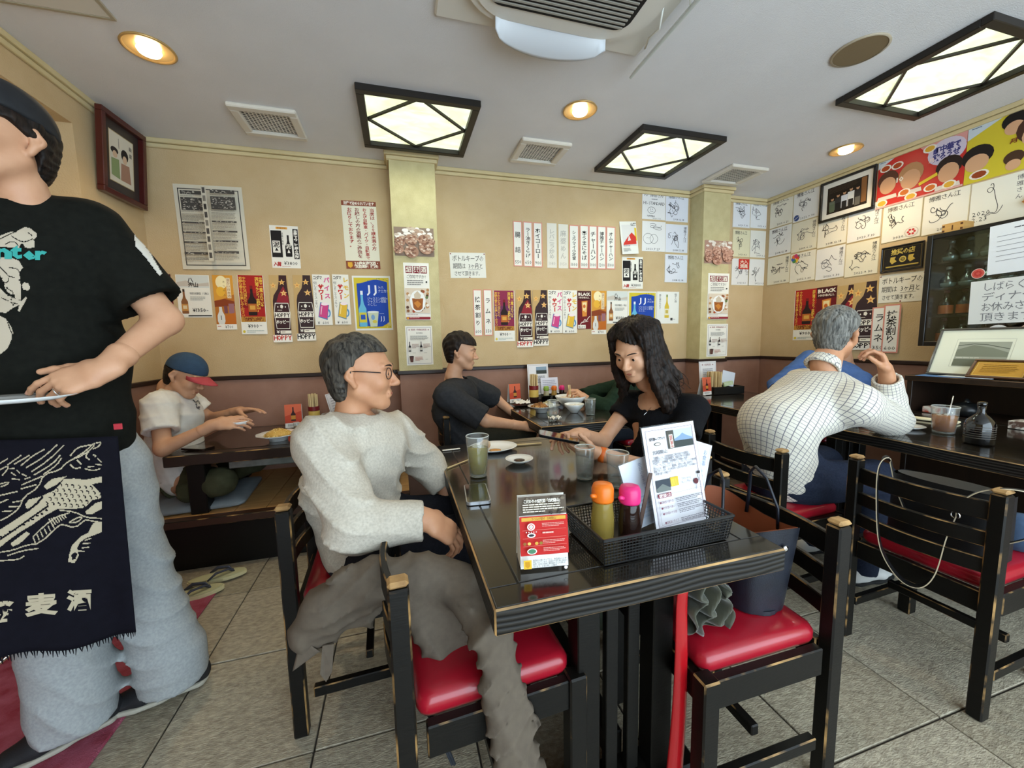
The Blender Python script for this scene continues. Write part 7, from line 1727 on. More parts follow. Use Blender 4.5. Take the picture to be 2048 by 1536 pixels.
def shoe(parent, ankle, d, m, sole, put):
    """closed shoe below an ankle pointing along d"""
    d = nz(V3(d[0], d[1], 0)); a = V3(ankle[0], ankle[1], 0); u = V3(-d[1], d[0], 0)
    F = Field(); F.econe(a - d * 0.045 + V3(0, 0, 0.052), a + d * 0.10 + V3(0, 0, 0.045), u, (0.038, 0.045), (0.046, 0.034), 0.02); F.econe(a + d * 0.10 + V3(0, 0, 0.043), a + d * 0.165 + V3(0, 0, 0.036), u, (0.047, 0.032), (0.038, 0.022), 0.02); F.cone(a + V3(0, 0, 0.06), a + V3(0, 0, 0.10), 0.042, 0.042, 0.02)
    F.plane(a + V3(0, 0, 0.024), (0, 0, -1))
    put(mesh_obj('shoe', [F.mesh(0.006, smooth=1)], m, parent))
    G = Field(); G.econe(a - d * 0.045 + V3(0, 0, 0.022), a + d * 0.165 + V3(0, 0, 0.022), u, (0.043, 0.03), (0.046, 0.03), 0.01); G.econe(a + d * 0.06 + V3(0, 0, 0.022), a + d * 0.12 + V3(0, 0, 0.022), u, (0.050, 0.03), (0.050, 0.03), 0.02); G.plane(a + V3(0, 0, 0.030), (0, 0, 1)); G.plane(a + V3(0, 0, 0.012), (0, 0, -1))
    put(mesh_obj('shoe_sole', [G.mesh(0.006, smooth=1)], sole, parent))
def Q(px, py, y): return np.array(on_y(px, py, y))
# ---------------------------------------------------------------- the people
def cloth(name, c1, c2, sc=120, rough=0.9, bump=0.08, bs=600, con=1.0): return mat(name, c1, rough, color2=c2, scale=sc, contrast=con, bump=bump, bscale=bs, spec=0.12)
# grey-haired man in the grey sweater
H = HeadFrame(Q(722, 748, 1.40), (1, -0.10, -0.02), (0.03, 0, 1), 1.04)
J = dict(pelvis=V3(-0.145, 1.44, 0.555), neck=Q(702, 842, 1.42), sr=Q(645, 885, 1.27), sl=Q(790, 868, 1.56), er=Q(708, 1052, 1.10), wr=Q(858, 1040, 1.09), el=Q(850, 925, 1.63), wl=V3(0.155, 1.56, 0.62),
         hr=V3(-0.10, 1.35, 0.53), hl=V3(-0.10, 1.53, 0.53), kr=V3(0.30, 1.32, 0.515), kl=V3(0.30, 1.55, 0.515), ar=V3(0.22, 1.32, 0.06), al=V3(0.24, 1.56, 0.06))
J['waist'] = V3(-0.185, 1.43, 0.74)
M_SWEAT = cloth('heather_sweater', 'ccc4b5', 'b0a89a', 150, bump=0.12, bs=420, con=1.0)
wr = J['wr']
man = person('seated grey-haired man in a pale grey sweater and glasses facing the table', J, M_SWEAT, cloth('dark_trousers', '1c1c20', '24242a'), M_SKIN2, H,
    (M_HGREY, short_hair(0.070, 0.004, -0.092)), [dict(wrist=wr, elbow=J['er'], d=(0.75, 0.12, -0.65), back=(0.6, -0.45, 0.65), side=-1, curls=C_REL, thumb=(0.5, 0.5, 0.5))], sleeve=1.93, topname='sweater', seed=4, bulk=1.08, loose=1.5, hem=0.13,
    foldspec=[((0.75, 0.1, 1), 0.13, 0.014), ((1, 0.1, -0.2), 0.36, 0.008)])
put = t_put[man.name]
neck_ring(man, J, H, M_SWEAT, put, 0.064, 0.008, -0.002, 0.006)
b = MB()
for sx in (-1, 1):
    b.tube([Vector(H.p(sx * 0.074, 0.072, 0.008)), Vector(H.p(sx * 0.080, 0.03, 0.012)), Vector(H.p(sx * 0.083, -0.012, 0.014)), Vector(H.p(sx * 0.080, -0.03, -0.004))], 0.0018, 6)
    b.tube([Vector(H.p(sx * (0.036 + 0.026 * math.cos(a)), 0.098 - 0.012 * (0.036 + 0.026 * math.cos(a)) / 0.06, 0.003 + 0.018 * math.sin(a))) for a in [2 * math.pi * i / 16 for i in range(17)]], 0.0014, 6)
b.tube([Vector(H.p(-0.011, 0.101, 0.006)), Vector(H.p(0, 0.104, 0.009)), Vector(H.p(0.011, 0.101, 0.006))], 0.0014, 6)
put(b.build('glasses', mat('dark_rim', '1d1d22', 0.3, 0.5), man))
for k in ('r', 'l'): shoe(man, J['a' + k], (1, 0, 0), mat('black_shoe', '141414', 0.4), mat('dark_sole', '0c0c0c', 0.7), put)

# woman in the black top
H = HeadFrame(Q(1272, 702, 1.46), (-0.84, -0.46, -0.42), (-0.30, -0.14, 1), 1.0)
J = dict(pelvis=V3(1.10, 1.46, 0.555), neck=Q(1330, 800, 1.50), sr=Q(1262, 805, 1.64), sl=Q(1388, 818, 1.36), er=Q(1205, 882, 1.60), wr=Q(1160, 868, 1.48), el=Q(1340, 948, 1.20), wl=Q(1196, 907, 1.37),
         hr=V3(1.06, 1.54, 0.53), hl=V3(1.06, 1.38, 0.53), kr=V3(0.68, 1.55, 0.52), kl=V3(0.70, 1.36, 0.52), ar=V3(0.76, 1.55, 0.06), al=V3(0.76, 1.36, 0.06))
M_BTOP = mat('black_rib_knit', '101012', 0.85, color2='17171a', scale=80, bump=0.35, bscale=120, stretch=(3, 3, 0.3), spec=0.12)
wom = person('seated long-haired woman in a black rib-knit top holding a phone', J, M_BTOP, cloth('sage_trousers', '6f7768', '5f6759', 40), M_SKIN, H, None,
    [dict(wrist=J['wr'], elbow=J['er'], d=(-0.92, -0.30, 0.10), back=(-0.05, 0.15, 1), side=1, curls=((0.5, 0.5, 0.3), (0.9, 0.9, 0.5), (1.0, 1.0, 0.5), (1.0, 1.0, 0.5)), thumb=(0.6, 0.2, 0.3), s=0.92),
     dict(wrist=J['wl'], elbow=J['el'], d=(-0.93, 0.25, 0.12), back=(-0.15, -0.45, -0.85), side=1, curls=((0.5, 0.6, 0.4), (0.55, 0.6, 0.4), (0.6, 0.6, 0.4), (0.6, 0.6, 0.4)), thumb=(0.7, 0.5, 0.3), s=0.92)],
    sleeve=0.42, seed=7, bulk=0.86, female=True, topname='knit_top', collar=0.030, loose=0.5, hem=0.08)
put = t_put[wom.name]
def long_hair(parent, H, m, put):
    """side-parted hair falling in loose waves to the shoulders"""
    F = Field(); q = H.s
    F.ell(H.p(0, -0.016, 0.040), [v * q for v in (0.090, 0.108, 0.100)], H.R, 0.02)
    rr = random.Random(12)
    spots = [(-0.078, 0.030), (-0.088, 0.000), (-0.088, -0.035), (-0.07, -0.075), (-0.035, -0.10), (0.0, -0.108), (0.035, -0.10), (0.07, -0.075), (0.088, -0.035), (0.090, 0.0), (0.084, 0.030), (0.076, 0.050)]
    for (x0, y0) in spots:
        for c in range(3):
            sx = 1 if x0 >= 0 else -1; L_ = rr.uniform(0.17, 0.27) + (0.04 if x0 > 0 else 0); ph = rr.uniform(0, 6); amp = rr.uniform(0.010, 0.022); n = 9; fl = rr.uniform(0.3, 1.0) * (1.5 if x0 > 0.05 and y0 < 0.02 else 0.7)
            P_ = []
            for k in range(n + 1):
                t_ = k / n; w_ = t_ ** 1.3
                P_.append(H.p(x0 * (0.94 + 0.30 * w_ * fl) + amp * t_ * math.sin(6.5 * t_ + ph) + sx * 0.020 * w_, y0 * (0.95 + 0.22 * w_) + amp * t_ * math.cos(6.5 * t_ + ph), 0.045 - (L_ + 0.045) * t_ + (0.055 * max(0, t_ - 0.75) * 4 * fl if c == 0 else 0)))
            F.cone(H.p(x0 * 0.45, y0 * 0.5, 0.118), H.p(x0 * 0.88, y0 * 0.9, 0.085), 0.018, 0.022, 0.012); F.cone(H.p(x0 * 0.88, y0 * 0.9, 0.085), P_[0], 0.022, 0.021, 0.012)
            for k in range(n):
                ra = 0.021 * (1 - 0.6 * (k / n) ** 2); rb = 0.021 * (1 - 0.6 * ((k + 1) / n) ** 2); F.cone(P_[k], P_[k + 1], ra, rb, 0.010)
    def loc(x, y, z):
        px, py, pz = x - H.c[0], y - H.c[1], z - H.c[2]
        return [(px * a[0] + py * a[1] + pz * a[2]) / q for a in (H.l, H.f, H.u)]
    def cut(x, y, z):
        X, Y, Z = loc(x, y, z)
        face = np.minimum(Y - 0.045 + 0.35 * np.maximum(0, np.abs(X) - 0.055), np.minimum(0.088 - Z - 0.42 * np.abs(X + 0.025), 0.070 - np.abs(X)))
        return face * q
    F.cuts.append(cut)
    def dsp(x, y, z):
        X, Y, Z = loc(x, y, z); a = np.arctan2(X, -Y + 0.02)
        return 0.0028 * np.sin(34 * a + 18 * Z + 3 * np.sin(22 * Z + 3 * a)) + 0.0015 * np.sin(70 * a + 25 * Z)
    F.disp = dsp
    put(mesh_obj('hair', [F.mesh(0.0045, smooth=1)], m, parent))
    b = MB()
    for i in range(26):
        x0, y0 = spots[rr.choice((7, 8, 8, 9, 9, 10, 2, 3))]; sx = 1 if x0 >= 0 else -1; ph = rr.uniform(0, 6); L_ = rr.uniform(0.16, 0.25); pts = []; rd = []; cr = rr.uniform(0.015, 0.03)
        for k in range(25):
            t_ = k / 24; w_ = t_ ** 1.6; ang = ph + 9 * t_ ** 2
            pts.append(Vector(H.p(x0 * 1.05 + sx * 0.055 * w_ + cr * w_ * math.sin(ang), y0 * 1.08 - 0.02 * w_, 0.0 - L_ * t_ + cr * w_ * math.cos(ang)))); rd.append(0.0034 * (1 - 0.8 * t_) + 0.0004)
        b.tube(pts, rd, 5)
    o = put(b.build('hair_wisps', m, parent)); o['kind'] = 'stuff'
long_hair(wom, H, M_HBLK, put)
pts = [Vector(Q(1305, 822, 1.43)), Vector(Q(1290, 838, 1.40)), Vector(Q(1280, 846, 1.385)), Vector(Q(1276, 851, 1.38)), Vector(Q(1290, 835, 1.40))]
put(MB().tube([Vector(Q(1302, 815, 1.42)), Vector(Q(1288, 830, 1.395)), Vector(Q(1272, 806 + 3, 1.385))][:2], 0.0008, 6).build('necklace', M_CHROME, wom))
wv = J['wl']; ev = J['el']; dv = nz(ev - wv)
def ring_on(parent, c, d, r, wd, m, name, put):
    b = MB(); d = Vector(nz(d)); R_ = d.to_track_quat('Z', 'Y').to_matrix(); b.lathe([(r, -wd / 2), (r + 0.003, -wd / 2), (r + 0.004, 0), (r + 0.003, wd / 2), (r, wd / 2)], Vector(c), 28, R=R_, cap0=False, cap1=False); return put(b.build(name, m, parent))
ring_on(wom, wv + dv * 0.018, dv, 0.0275, 0.022, mat('orange_strap', 'd8651c', 0.5), 'watch_strap', put)
phm = frame_m(Vector(Q(1117, 876, 1.41)), Vector((0.35, 0.95, 0.05)), Vector((-0.93, 0.33, 0.20))); phm = phm @ Matrix.Translation((0, 0, 0))
phone('black smartphone held in the hands of the long-haired woman', 0, 0, 0, 0, phm, case='17171a')

# man in the checked shirt
H = HeadFrame(Q(1672, 668, 1.45), (0.93, 0.22, -0.12), (0.10, 0, 1), 1.06)
ebR = np.array(on_z(1783, 842, 0.775)); 
J = dict(pelvis=V3(1.765, 1.43, 0.56), neck=Q(1650, 720, 1.44), sr=Q(1712, 808, 1.24), sl=Q(1605, 770, 1.64), er=ebR, wr=Q(1772, 742, 1.31), el=V3(2.33, 1.72, 0.77), wl=V3(2.52, 1.56, 0.755),
         hr=V3(1.80, 1.34, 0.53), hl=V3(1.80, 1.53, 0.53), kr=V3(2.20, 1.30, 0.52), kl=V3(2.22, 1.56, 0.52), ar=V3(2.12, 1.28, 0.06), al=V3(2.16, 1.56, 0.06))
J['waist'] = V3(1.72, 1.43, 0.80)
def checkmat():
    m = mat('tattersall_shirt', 'e4ddcf', 0.8, sheen=0.1); nt = m.node_tree; N = nt.nodes; L = nt.links; bs = N['Principled BSDF']
    tc = N.new('ShaderNodeTexCoord'); sp = N.new('ShaderNodeSeparateXYZ'); L.new(tc.outputs['UV'], sp.inputs[0]); prev = None
    def stripe(out, period, width):
        a = N.new('ShaderNodeMath'); a.operation = 'DIVIDE'; L.new(out, a.inputs[0]); a.inputs[1].default_value = period
        f = N.new('ShaderNodeMath'); f.operation = 'FRACT'; L.new(a.outputs[0], f.inputs[0])
        c = N.new('ShaderNodeMath'); c.operation = 'LESS_THAN'; L.new(f.outputs[0], c.inputs[0]); c.inputs[1].default_value = width; return c.outputs[0]
    a, b_ = stripe(sp.outputs[0], 0.0155, 0.12), stripe(sp.outputs[1], 0.0155, 0.12)
    mx = N.new('ShaderNodeMath'); mx.operation = 'MAXIMUM'; L.new(a, mx.inputs[0]); L.new(b_, mx.inputs[1])
    c = N.new('ShaderNodeMix'); c.data_type = 'RGBA'; L.new(mx.outputs[0], c.inputs[0]); c.inputs[6].default_value = lin('d9d3c4'); c.inputs[7].default_value = lin('77747a'); L.new(c.outputs[2], bs.inputs['Base Color']); return m
chk = person('seated silver-haired man in a checked shirt resting his elbow on the table', J, checkmat(), cloth('navy_trousers', '1f2432', '2a3040'), M_SKIN2, H,
    (M_HSILV, short_hair(0.066, 0.008, -0.088)), [dict(wrist=J['wr'], elbow=J['er'], d=(-0.35, 0.15, 0.92), back=(0.75, -0.62, 0.2), side=-1, curls=((0.7, 0.9, 0.6), (0.8, 0.9, 0.6), (0.9, 1.0, 0.6), (1.0, 1.0, 0.6)), thumb=(0.5, 0.5, 0.4))],
    sleeve=1.86, seed=11, bulk=1.14, uvcheck=True, loose=1.7, hem=0.20, foldspec=[((0.75, 0.2, 0.8), 0.26, 0.009), ((1, 0.4, -0.5), 0.24, 0.006)])
put = t_put[chk.name]
for k in ('r', 'l'): shoe(chk, J['a' + k], (1, 0, 0), mat('white_shoe', 'c9c7c2', 0.5), MATS['dark_sole'], put)
F = Field(); nb, nd = J['neck'], nz(H.p(0, -0.02, -0.06) - J['neck']); F.cone(nb - nd * 0.035, nb + nd * 0.008, 0.078, 0.064, 0.01); F.cone(nb - nd * 0.07, nb + nd * 0.1, 0.060, 0.057, 0.004, -1); F.plane(nb + nd * 0.010, nd); F.plane(nb - nd * 0.042, -nd)
put(mesh_obj('collar', [F.mesh(0.006, smooth=1)], MATS['tattersall_shirt'], chk, lambda P: P[:, :2] * 1.0))

# young man in charcoal
H = HeadFrame(Q(922, 704, 2.62), (0.95, -0.30, -0.12), (0.05, 0, 1), 1.0)
J = dict(pelvis=V3(0.42, 2.68, 0.555), neck=Q(905, 758, 2.66), sr=Q(893, 792, 2.47), sl=Q(940, 775, 2.84), er=Q(972, 842, 2.38), wr=Q(1046, 852, 2.42), el=V3(0.70, 2.92, 0.78), wl=V3(0.86, 2.80, 0.63),
         hr=V3(0.47, 2.59, 0.53), hl=V3(0.47, 2.77, 0.53), kr=V3(0.90, 2.56, 0.53), kl=V3(0.90, 2.80, 0.53), ar=V3(0.84, 2.56, 0.06), al=V3(0.84, 2.80, 0.06))
J['waist'] = V3(0.335, 2.67, 0.76)
def swept(X, Y, Z):
    return np.maximum(np.minimum(0.058 - Z - 0.10 * Y, np.maximum(Y + 0.008 - 0.3 * Z, np.where(Y < -0.035, -1, 0.0 - Z))), -0.080 - Z)
p = person('young man in a charcoal shirt sitting sideways at the noodle table', J, cloth('charcoal_linen', '2b2c2e', '36373a', 60), cloth('dark_olive_trousers', '23241f', '2c2d27'), M_SKIN, H, (M_HBLK, swept, 0.005, 'hair', 0.017, 0.004),
    [dict(wrist=J['wr'], elbow=J['er'], d=(0.95, 0.1, -0.2), back=(0.1, -0.5, 0.85), side=-1, curls=C_REL)], sleeve=0.92, seed=15, loose=1.9, bulk=1.0, hem=0.14)
for k in ('r', 'l'): shoe(p, J['a' + k], (1, 0, 0), MATS['black_shoe'], MATS['dark_sole'], t_put[p.name])

# man in the cap on the platform
H = HeadFrame(Q(372, 752, 2.78), (0.86, -0.22, -0.42), (0.42, 0, 1), 1.02)
J = dict(pelvis=V3(-1.30, 2.80, 0.455), neck=Q(338, 772, 2.82), sr=Q(318, 812, 2.64), sl=Q(372, 802, 3.02), er=Q(326, 898, 2.52), wr=Q(432, 848, 2.56), el=Q(420, 838, 3.05), wl=Q(478, 822, 2.86),
         hr=V3(-1.26, 2.71, 0.43), hl=V3(-1.26, 2.89, 0.43), kr=V3(-1.02, 2.56, 0.455), kl=V3(-0.98, 3.00, 0.455), ar=V3(-1.22, 2.60, 0.40), al=V3(-1.12, 2.86, 0.40), root=V3(-1.28, 2.80, 0.352))
J['waist'] = V3(-1.33, 2.80, 0.64)
bo = bowl('small white bowl held in the hands of the man in the cap', *np.array(Q(478, 846, 2.60)) - V3(0, 0, 0.03), 0.052, 0.042, 'held_bowl')
cp = person('man in a white t-shirt and blue cap eating on the platform', J, cloth('white_tee', 'e6e4de', 'dad8d2', 30), cloth('olive_trousers', '4a4a36', '3c3d2c', 20), M_SKIN, H, (M_HBLK, lambda X, Y, Z: np.maximum(np.maximum(Y + 0.01, -0.075 - Z), Z - 0.03), 0.005, 'hair', 0.008, 0.002),
    [dict(wrist=J['wr'], elbow=J['er'], d=(0.97, 0.05, 0.0), back=(0.05, -0.75, 0.65), side=-1, curls=((0.25, 0.5, 0.3), (0.3, 0.5, 0.3), (0.35, 0.5, 0.3), (0.3, 0.5, 0.4)), thumb=(0.4, 0.3, 0.3)), dict(wrist=J['wl'], elbow=J['el'], d=(0.93, -0.32, 0.1), back=(0.0, 0.3, 0.95), side=1, curls=((0.2, 0.25, 0.2),) * 4, thumb=(0.5, 0.5, 0.3))],
    sleeve=0.62, seed=19, loose=1.7, bulk=1.0, topname='t_shirt', hem=0.12)
put = t_put[cp.name]
F = Field(); F.ell(H.p(0, -0.010, 0.040), [v * H.s for v in (0.088, 0.107, 0.098)], H.R, 0.02); F.plane(H.p(0, 0, 0.034), -H.u + H.f * 0.05)
put(mesh_obj('cap_crown', [F.mesh(0.005, smooth=1)], mat('denim_blue', '2f4a64', 0.85, color2='27405a', scale=40, bump=0.2, bscale=500), cp))
b = MB(); b.grid(lambda u, v: tuple(H.p(0.082 * math.cos(math.pi * u) * (1 - 0.10 * v), 0.055 + 0.045 * math.sin(math.pi * u) + 0.078 * v * math.sin(math.pi * u) ** 0.6, 0.038 - 0.022 * v - 0.014 * math.cos(math.pi * u) ** 2)), 20, 8, thick=0.004)
put(b.build('cap_brim', mat('brim_red', 'a83a42', 0.85, color2='b5484e', scale=30), cp))
put(MB().lathe([(0.007, 0), (0.006, 0.004), (0.001, 0.006)], Vector(H.p(0, -0.010, 0.134)), 12).build('cap_button', MATS['denim_blue'], cp))

# server
H = HeadFrame(Q(-8, 278, 1.36), (-0.30, -0.93, -0.02), (0, 0, 1), 1.03)
J = dict(pelvis=Q(105, 905, 1.46), neck=Q(18, 400, 1.42), sl=Q(178, 462, 1.47), sr=Q(-185, 440, 1.36), el=Q(330, 640, 1.47), wl=Q(205, 742, 1.30), er=V3(-1.38, 1.34, 1.20), wr=V3(-1.24, 1.20, 1.12),
         hl=Q(205, 935, 1.52), hr=Q(45, 935, 1.44), kl=Q(262, 1120, 1.57), kr=Q(110, 1180, 1.46), al=np.array(on_z(345, 1335, 0.10)), ar=np.array(on_z(150, 1415, 0.10)), root=V3(-0.98, 1.55, 0.012))
J['waist'] = Q(95, 720, 1.46)
M_TEE = cloth('black_tee', '121310', '1a1b17', 60)
sv = person('standing server in a black t-shirt, grey sweatpants and dark printed apron', J, M_TEE, None, M_SKIN, H, None,
    [dict(wrist=J['wl'], elbow=J['el'], d=(-0.80, -0.30, -0.30), back=(0.25, -0.75, 0.55), side=1, curls=((0.35, 0.35, 0.2), (0.55, 0.5, 0.2), (0.7, 0.6, 0.3), (0.7, 0.7, 0.3)), thumb=(0.40, 0.1, 0.2), s=0.97)],
    sleeve=0.80, seed=23, loose=1.7, bulk=1.10, topname='t_shirt', hem=0.0, foldspec=[((0.6, 0, 1), 0.34, 0.008), ((1, 0.3, -0.6), 0.26, 0.006)])
put = t_put[sv.name]
# baggy sweatpants
S = Field(); lat = nz(J['sl'] - J['sr'])
S.econe(J['pelvis'] - V3(0, 0, 0.06), J['pelvis'] + V3(0, 0, 0.08), lat, (0.175, 0.135), (0.165, 0.125), 0.05)
for k, hr_, kr_, ar_ in (('l', 0.118, 0.095, 0.096), ('r', 0.118, 0.10, 0.096)):
    hp, kn, an = J['h' + k], J['k' + k], J['a' + k]
    S.cone(hp, kn, hr_, kr_, 0.05); S.cone(kn, an + V3(0, 0, 0.05), kr_, ar_, 0.04); S.cone(an + V3(0, 0, 0.05), an + V3(0, 0, -0.02), ar_, ar_ * 1.05, 0.03)
S.plane(V3(0, 0, 0.055), (0, 0, -1))
S.disp = folds([((0.5, 0.2, 1), 0.16, 0.014), ((1, 0.5, 0.1), 0.30, 0.012)], 31)
M_PANTS = cloth('grey_sweatpants', 'a5a8a7', '909495', 130, bump=0.08)
put(mesh_obj('sweatpants', [S.mesh(0.009, smooth=1)], M_PANTS, sv))
ring = []
for (p, q) in ((Q(186, 872, 1.60), Q(240, 890, 1.55)),): pass
M_CANV = mat('black_canvas', '17171a', 0.7, bump=0.2, bscale=500); M_RUB = mat('grey_rubber', 'a39e90', 0.6)
shoe(sv, J['al'] + V3(0.02, 0.01, 0), (-0.96, -0.27, 0), M_CANV, M_RUB, put); shoe(sv, J['ar'] + V3(0.02, 0.01, 0), (-0.86, -0.50, 0), M_CANV, M_RUB, put)
# cap pulled over his hair
hr0 = hair_mesh(sv, H, M_HBLK, short_hair(0.03, 0.012, -0.10)); put(hr0)
F = Field(); F.ell(H.p(0, -0.010, 0.046), [v * H.s for v in (0.091, 0.110, 0.098)], H.R, 0.02); F.plane(H.p(0, 0, 0.045), -H.u + H.f * 0.25)
put(mesh_obj('cap', [F.mesh(0.005, smooth=1)], mat('black_cap', '15161a', 0.8, color2='1f2124', scale=40), sv))
# apron hanging in front of the legs
apA, apB = Q(-170, 880, 1.27), Q(236, 872, 1.36)
def apr(u, v):
    top = apA + (apB - apA) * u; dn_ = V3(-0.015 + 0.012 * u, -0.045 + 0.03 * u, -0.54 - 0.05 * u)
    w_ = 0.010 * math.sin(9 * u + 1.0) * v + 0.006 * math.sin(17 * u) * v
    return tuple(top + dn_ * v + V3(0, -0.02 * math.sin(math.pi * u) + w_, -0.010 * math.sin(11 * u) * v))
ap = put(MB().grid(apr, 60, 40, thick=0.002).build('apron', mat('apron_navy', '0b0a12', 0.85, color2='100f18', scale=50, bump=0.1, bscale=500, spec=0.15), sv))
b = MB()
for i in range(70):
    u = (i + 0.5) / 70; p = Vector(apr(u, 1.0)); b.tube([p, p + Vector((0.003 * math.sin(i * 3.7), 0.002 * math.cos(i * 2.1), -0.016 - 0.004 * math.sin(i * 1.9)))], [0.0016, 0.0005], 4)
o = put(b.build('frayed_edge', MATS['apron_navy'], sv)); o['kind'] = 'stuff'
put(MB().box(Vector(Q(236, 853, 1.375)), (0.020, 0.004, 0.017), 0, 0.001).build('red_hem_tag', mat('red_tag', 'b8323e', 0.6), sv))
hw = J['wl']; ring_on(sv, Q(113, 784, 1.255), (-0.80, -0.30, -0.45), 0.0085, 0.003, M_CHROME, 'finger_ring', put)
pl = plate('white oval plate carried by the server', *Q(10, 806, 1.235), 0.125, 0.09, 0.014, name='carried_plate', rz=10)
# hidden neighbours: the diner in green, in blue, and the one behind the grey-haired man
H = HeadFrame(Q(1300, 692, 2.74), (-0.95, -0.1, -0.35), (-0.2, 0, 1), 1.0)
J = dict(pelvis=V3(1.86, 2.74, 0.555), neck=Q(1290, 742, 2.76), sr=Q(1262, 768, 2.95), sl=Q(1248, 778, 2.58), el=Q(1216, 818, 2.56), wl=Q(1172, 797, 2.70), er=V3(1.58, 3.02, 0.76), wr=V3(1.42, 2.95, 0.76),
         hr=V3(1.82, 2.83, 0.53), hl=V3(1.82, 2.65, 0.53), kr=V3(1.44, 2.84, 0.52), kl=V3(1.44, 2.62, 0.52), ar=V3(1.50, 2.84, 0.06), al=V3(1.50, 2.62, 0.06))
p = person('diner in a dark green sweater eating noodles behind the woman', J, cloth('dark_green_knit', '1c2b20', '243628', 60), cloth('dark_jeans', '20242c', '2a2f38'), M_SKIN, H, (M_HBLK, short_hair()),
    [dict(wrist=J['wl'], elbow=J['el'], d=(-0.80, 0.0, 0.60), back=(0.55, -0.45, 0.65), side=1, curls=((0.6, 0.7, 0.5), (0.7, 0.8, 0.5), (1.0, 1.0, 0.6), (1.1, 1.0, 0.6)), thumb=(0.5, 0.6, 0.4))], sleeve=1.85, seed=41, topname='sweater', loose=1.5)
t = thing('eating_chopsticks', 'pair of chopsticks dipping into the noodle bowl', 'chopsticks', tuple(Q(1138, 770, 2.70)))
for k in (-1, 1):
    a_, b_ = V3(k * 0.006, 0, 0), np.array((1.225 + k * 0.004, 2.70, 0.795)) - np.array(t.location); MB().tube([tuple(a_), tuple(b_)], [0.004, 0.0025], 8).build('stick', MATS['raw_wood_stick'], t)
H = HeadFrame(Q(1682, 682, 2.32), (-0.97, -0.05, -0.15), (0, 0, 1), 0.98)
J = dict(pelvis=V3(3.28, 2.32, 0.555), neck=Q(1695, 736, 2.33), sr=V3(3.33, 2.50, 1.02), sl=Q(1722, 764, 2.14), el=Q(1700, 815, 2.08), wl=V3(2.92, 2.16, 0.75), er=V3(3.10, 2.60, 0.80), wr=V3(2.90, 2.45, 0.75),
         hr=V3(3.24, 2.41, 0.53), hl=V3(3.24, 2.23, 0.53), kr=V3(2.86, 2.42, 0.52), kl=V3(2.86, 2.20, 0.52), ar=V3(2.92, 2.42, 0.06), al=V3(2.92, 2.20, 0.06))
p = person('diner in a blue shirt mostly hidden behind the man in checks', J, cloth('blue_shirt', '4f6a9c', '456092', 40), cloth('dark_jeans', '20242c', '2a2f38'), M_SKIN, H, (M_HBLK, short_hair()), [], sleeve=1.4, seed=43)
H = HeadFrame(Q(688, 722, 2.86), (-0.97, -0.12, -0.2), (0, 0, 1), 1.0)
J = dict(pelvis=V3(-0.20, 2.84, 0.455), neck=Q(705, 772, 2.88), sr=Q(700, 805, 3.06), sl=Q(720, 815, 2.68), el=Q(690, 860, 2.62), wl=V3(-0.42, 2.66, 0.68), er=V3(-0.36, 3.12, 0.72), wr=V3(-0.46, 3.02, 0.69),
         hr=V3(-0.24, 2.93, 0.43), hl=V3(-0.24, 2.75, 0.43), kr=V3(-0.52, 3.02, 0.45), kl=V3(-0.50, 2.62, 0.45), ar=V3(-0.36, 2.88, 0.40), al=V3(-0.30, 2.66, 0.40), root=V3(-0.22, 2.84, 0.352))
p = person('dark-haired diner on the platform hidden behind the grey-haired man', J, cloth('dark_brown_top', '2a2320', '332b27', 40), cloth('dark_jeans', '20242c', '2a2f38'), M_SKIN, H, (M_HBLK, short_hair(0.05, 0.012)), [], sleeve=1.6, seed=47)

# taupe coat thrown over the chair back
ct = thing('draped_coat', 'taupe trench coat thrown over the back of the near chair', 'coat', (-0.02, 0.98, 0.45))
inv = Matrix.Translation(-Vector(ct.location))
S = Field()
pts = [(Q(612, 1268, 1.00), 0.040), (Q(655, 1212, 0.99), 0.046), (Q(745, 1158, 0.98), 0.050), (Q(850, 1148, 0.97), 0.048), (Q(925, 1165, 0.94), 0.045)]
for (a_, ra), (b_, rb) in zip(pts, pts[1:]): S.cone(a_, b_, ra, rb, 0.03)
S.econe(Q(735, 1165, 0.98), Q(700, 1235, 0.99), (1, 0.2, 0), (0.09, 0.030), (0.075, 0.024), 0.03)
S.econe(Q(655, 1215, 1.00), Q(650, 1262, 1.00), (1, 0.2, 0), (0.055, 0.035), (0.045, 0.03), 0.03)
S.econe(Q(925, 1170, 0.93), Q(985, 1265, 0.80), (1, 0.3, 0), (0.060, 0.035), (0.046, 0.030), 0.03)
S.econe(Q(988, 1270, 0.79), Q(1040, 1560, 0.735), (1, 0.3, 0), (0.044, 0.028), (0.062, 0.032), 0.03)
S.econe(Q(870, 1190, 0.95), Q(895, 1290, 0.93), (1, 0.1, 0), (0.075, 0.030), (0.07, 0.03), 0.03)
S.econe(Q(905, 1330, 0.93), Q(912, 1395, 0.92), (1, 0.1, 0), (0.070, 0.045), (0.070, 0.040), 0.02)
S.cone(Q(800, 1215, 0.95), Q(905, 1335, 0.90), 0.02, 0.02, 0.02)
S.disp = folds([((-0.6, 0.1, 1), 0.085, 0.011), ((0.9, 0.2, 0.75), 0.16, 0.012)], 61)
M_COAT = mat('taupe_cotton', '62584c', 0.85, color2='594f45', scale=60, bump=0.06, bscale=700, spec=0.15)
o = mesh_obj('coat_body', [S.mesh(0.008, smooth=1)], M_COAT, ct); o.matrix_parent_inverse = inv
cl = [Q(606, 1262, 0.985), Q(640, 1300, 0.965), Q(586, 1342, 0.965)]
def tri(u, v): 
    p = cl[0] * (1 - u) + (cl[1] * (1 - v) + cl[2] * v) * u; return tuple(p + V3(0, -0.010 * math.sin(3 * u) * (1 - v), 0))
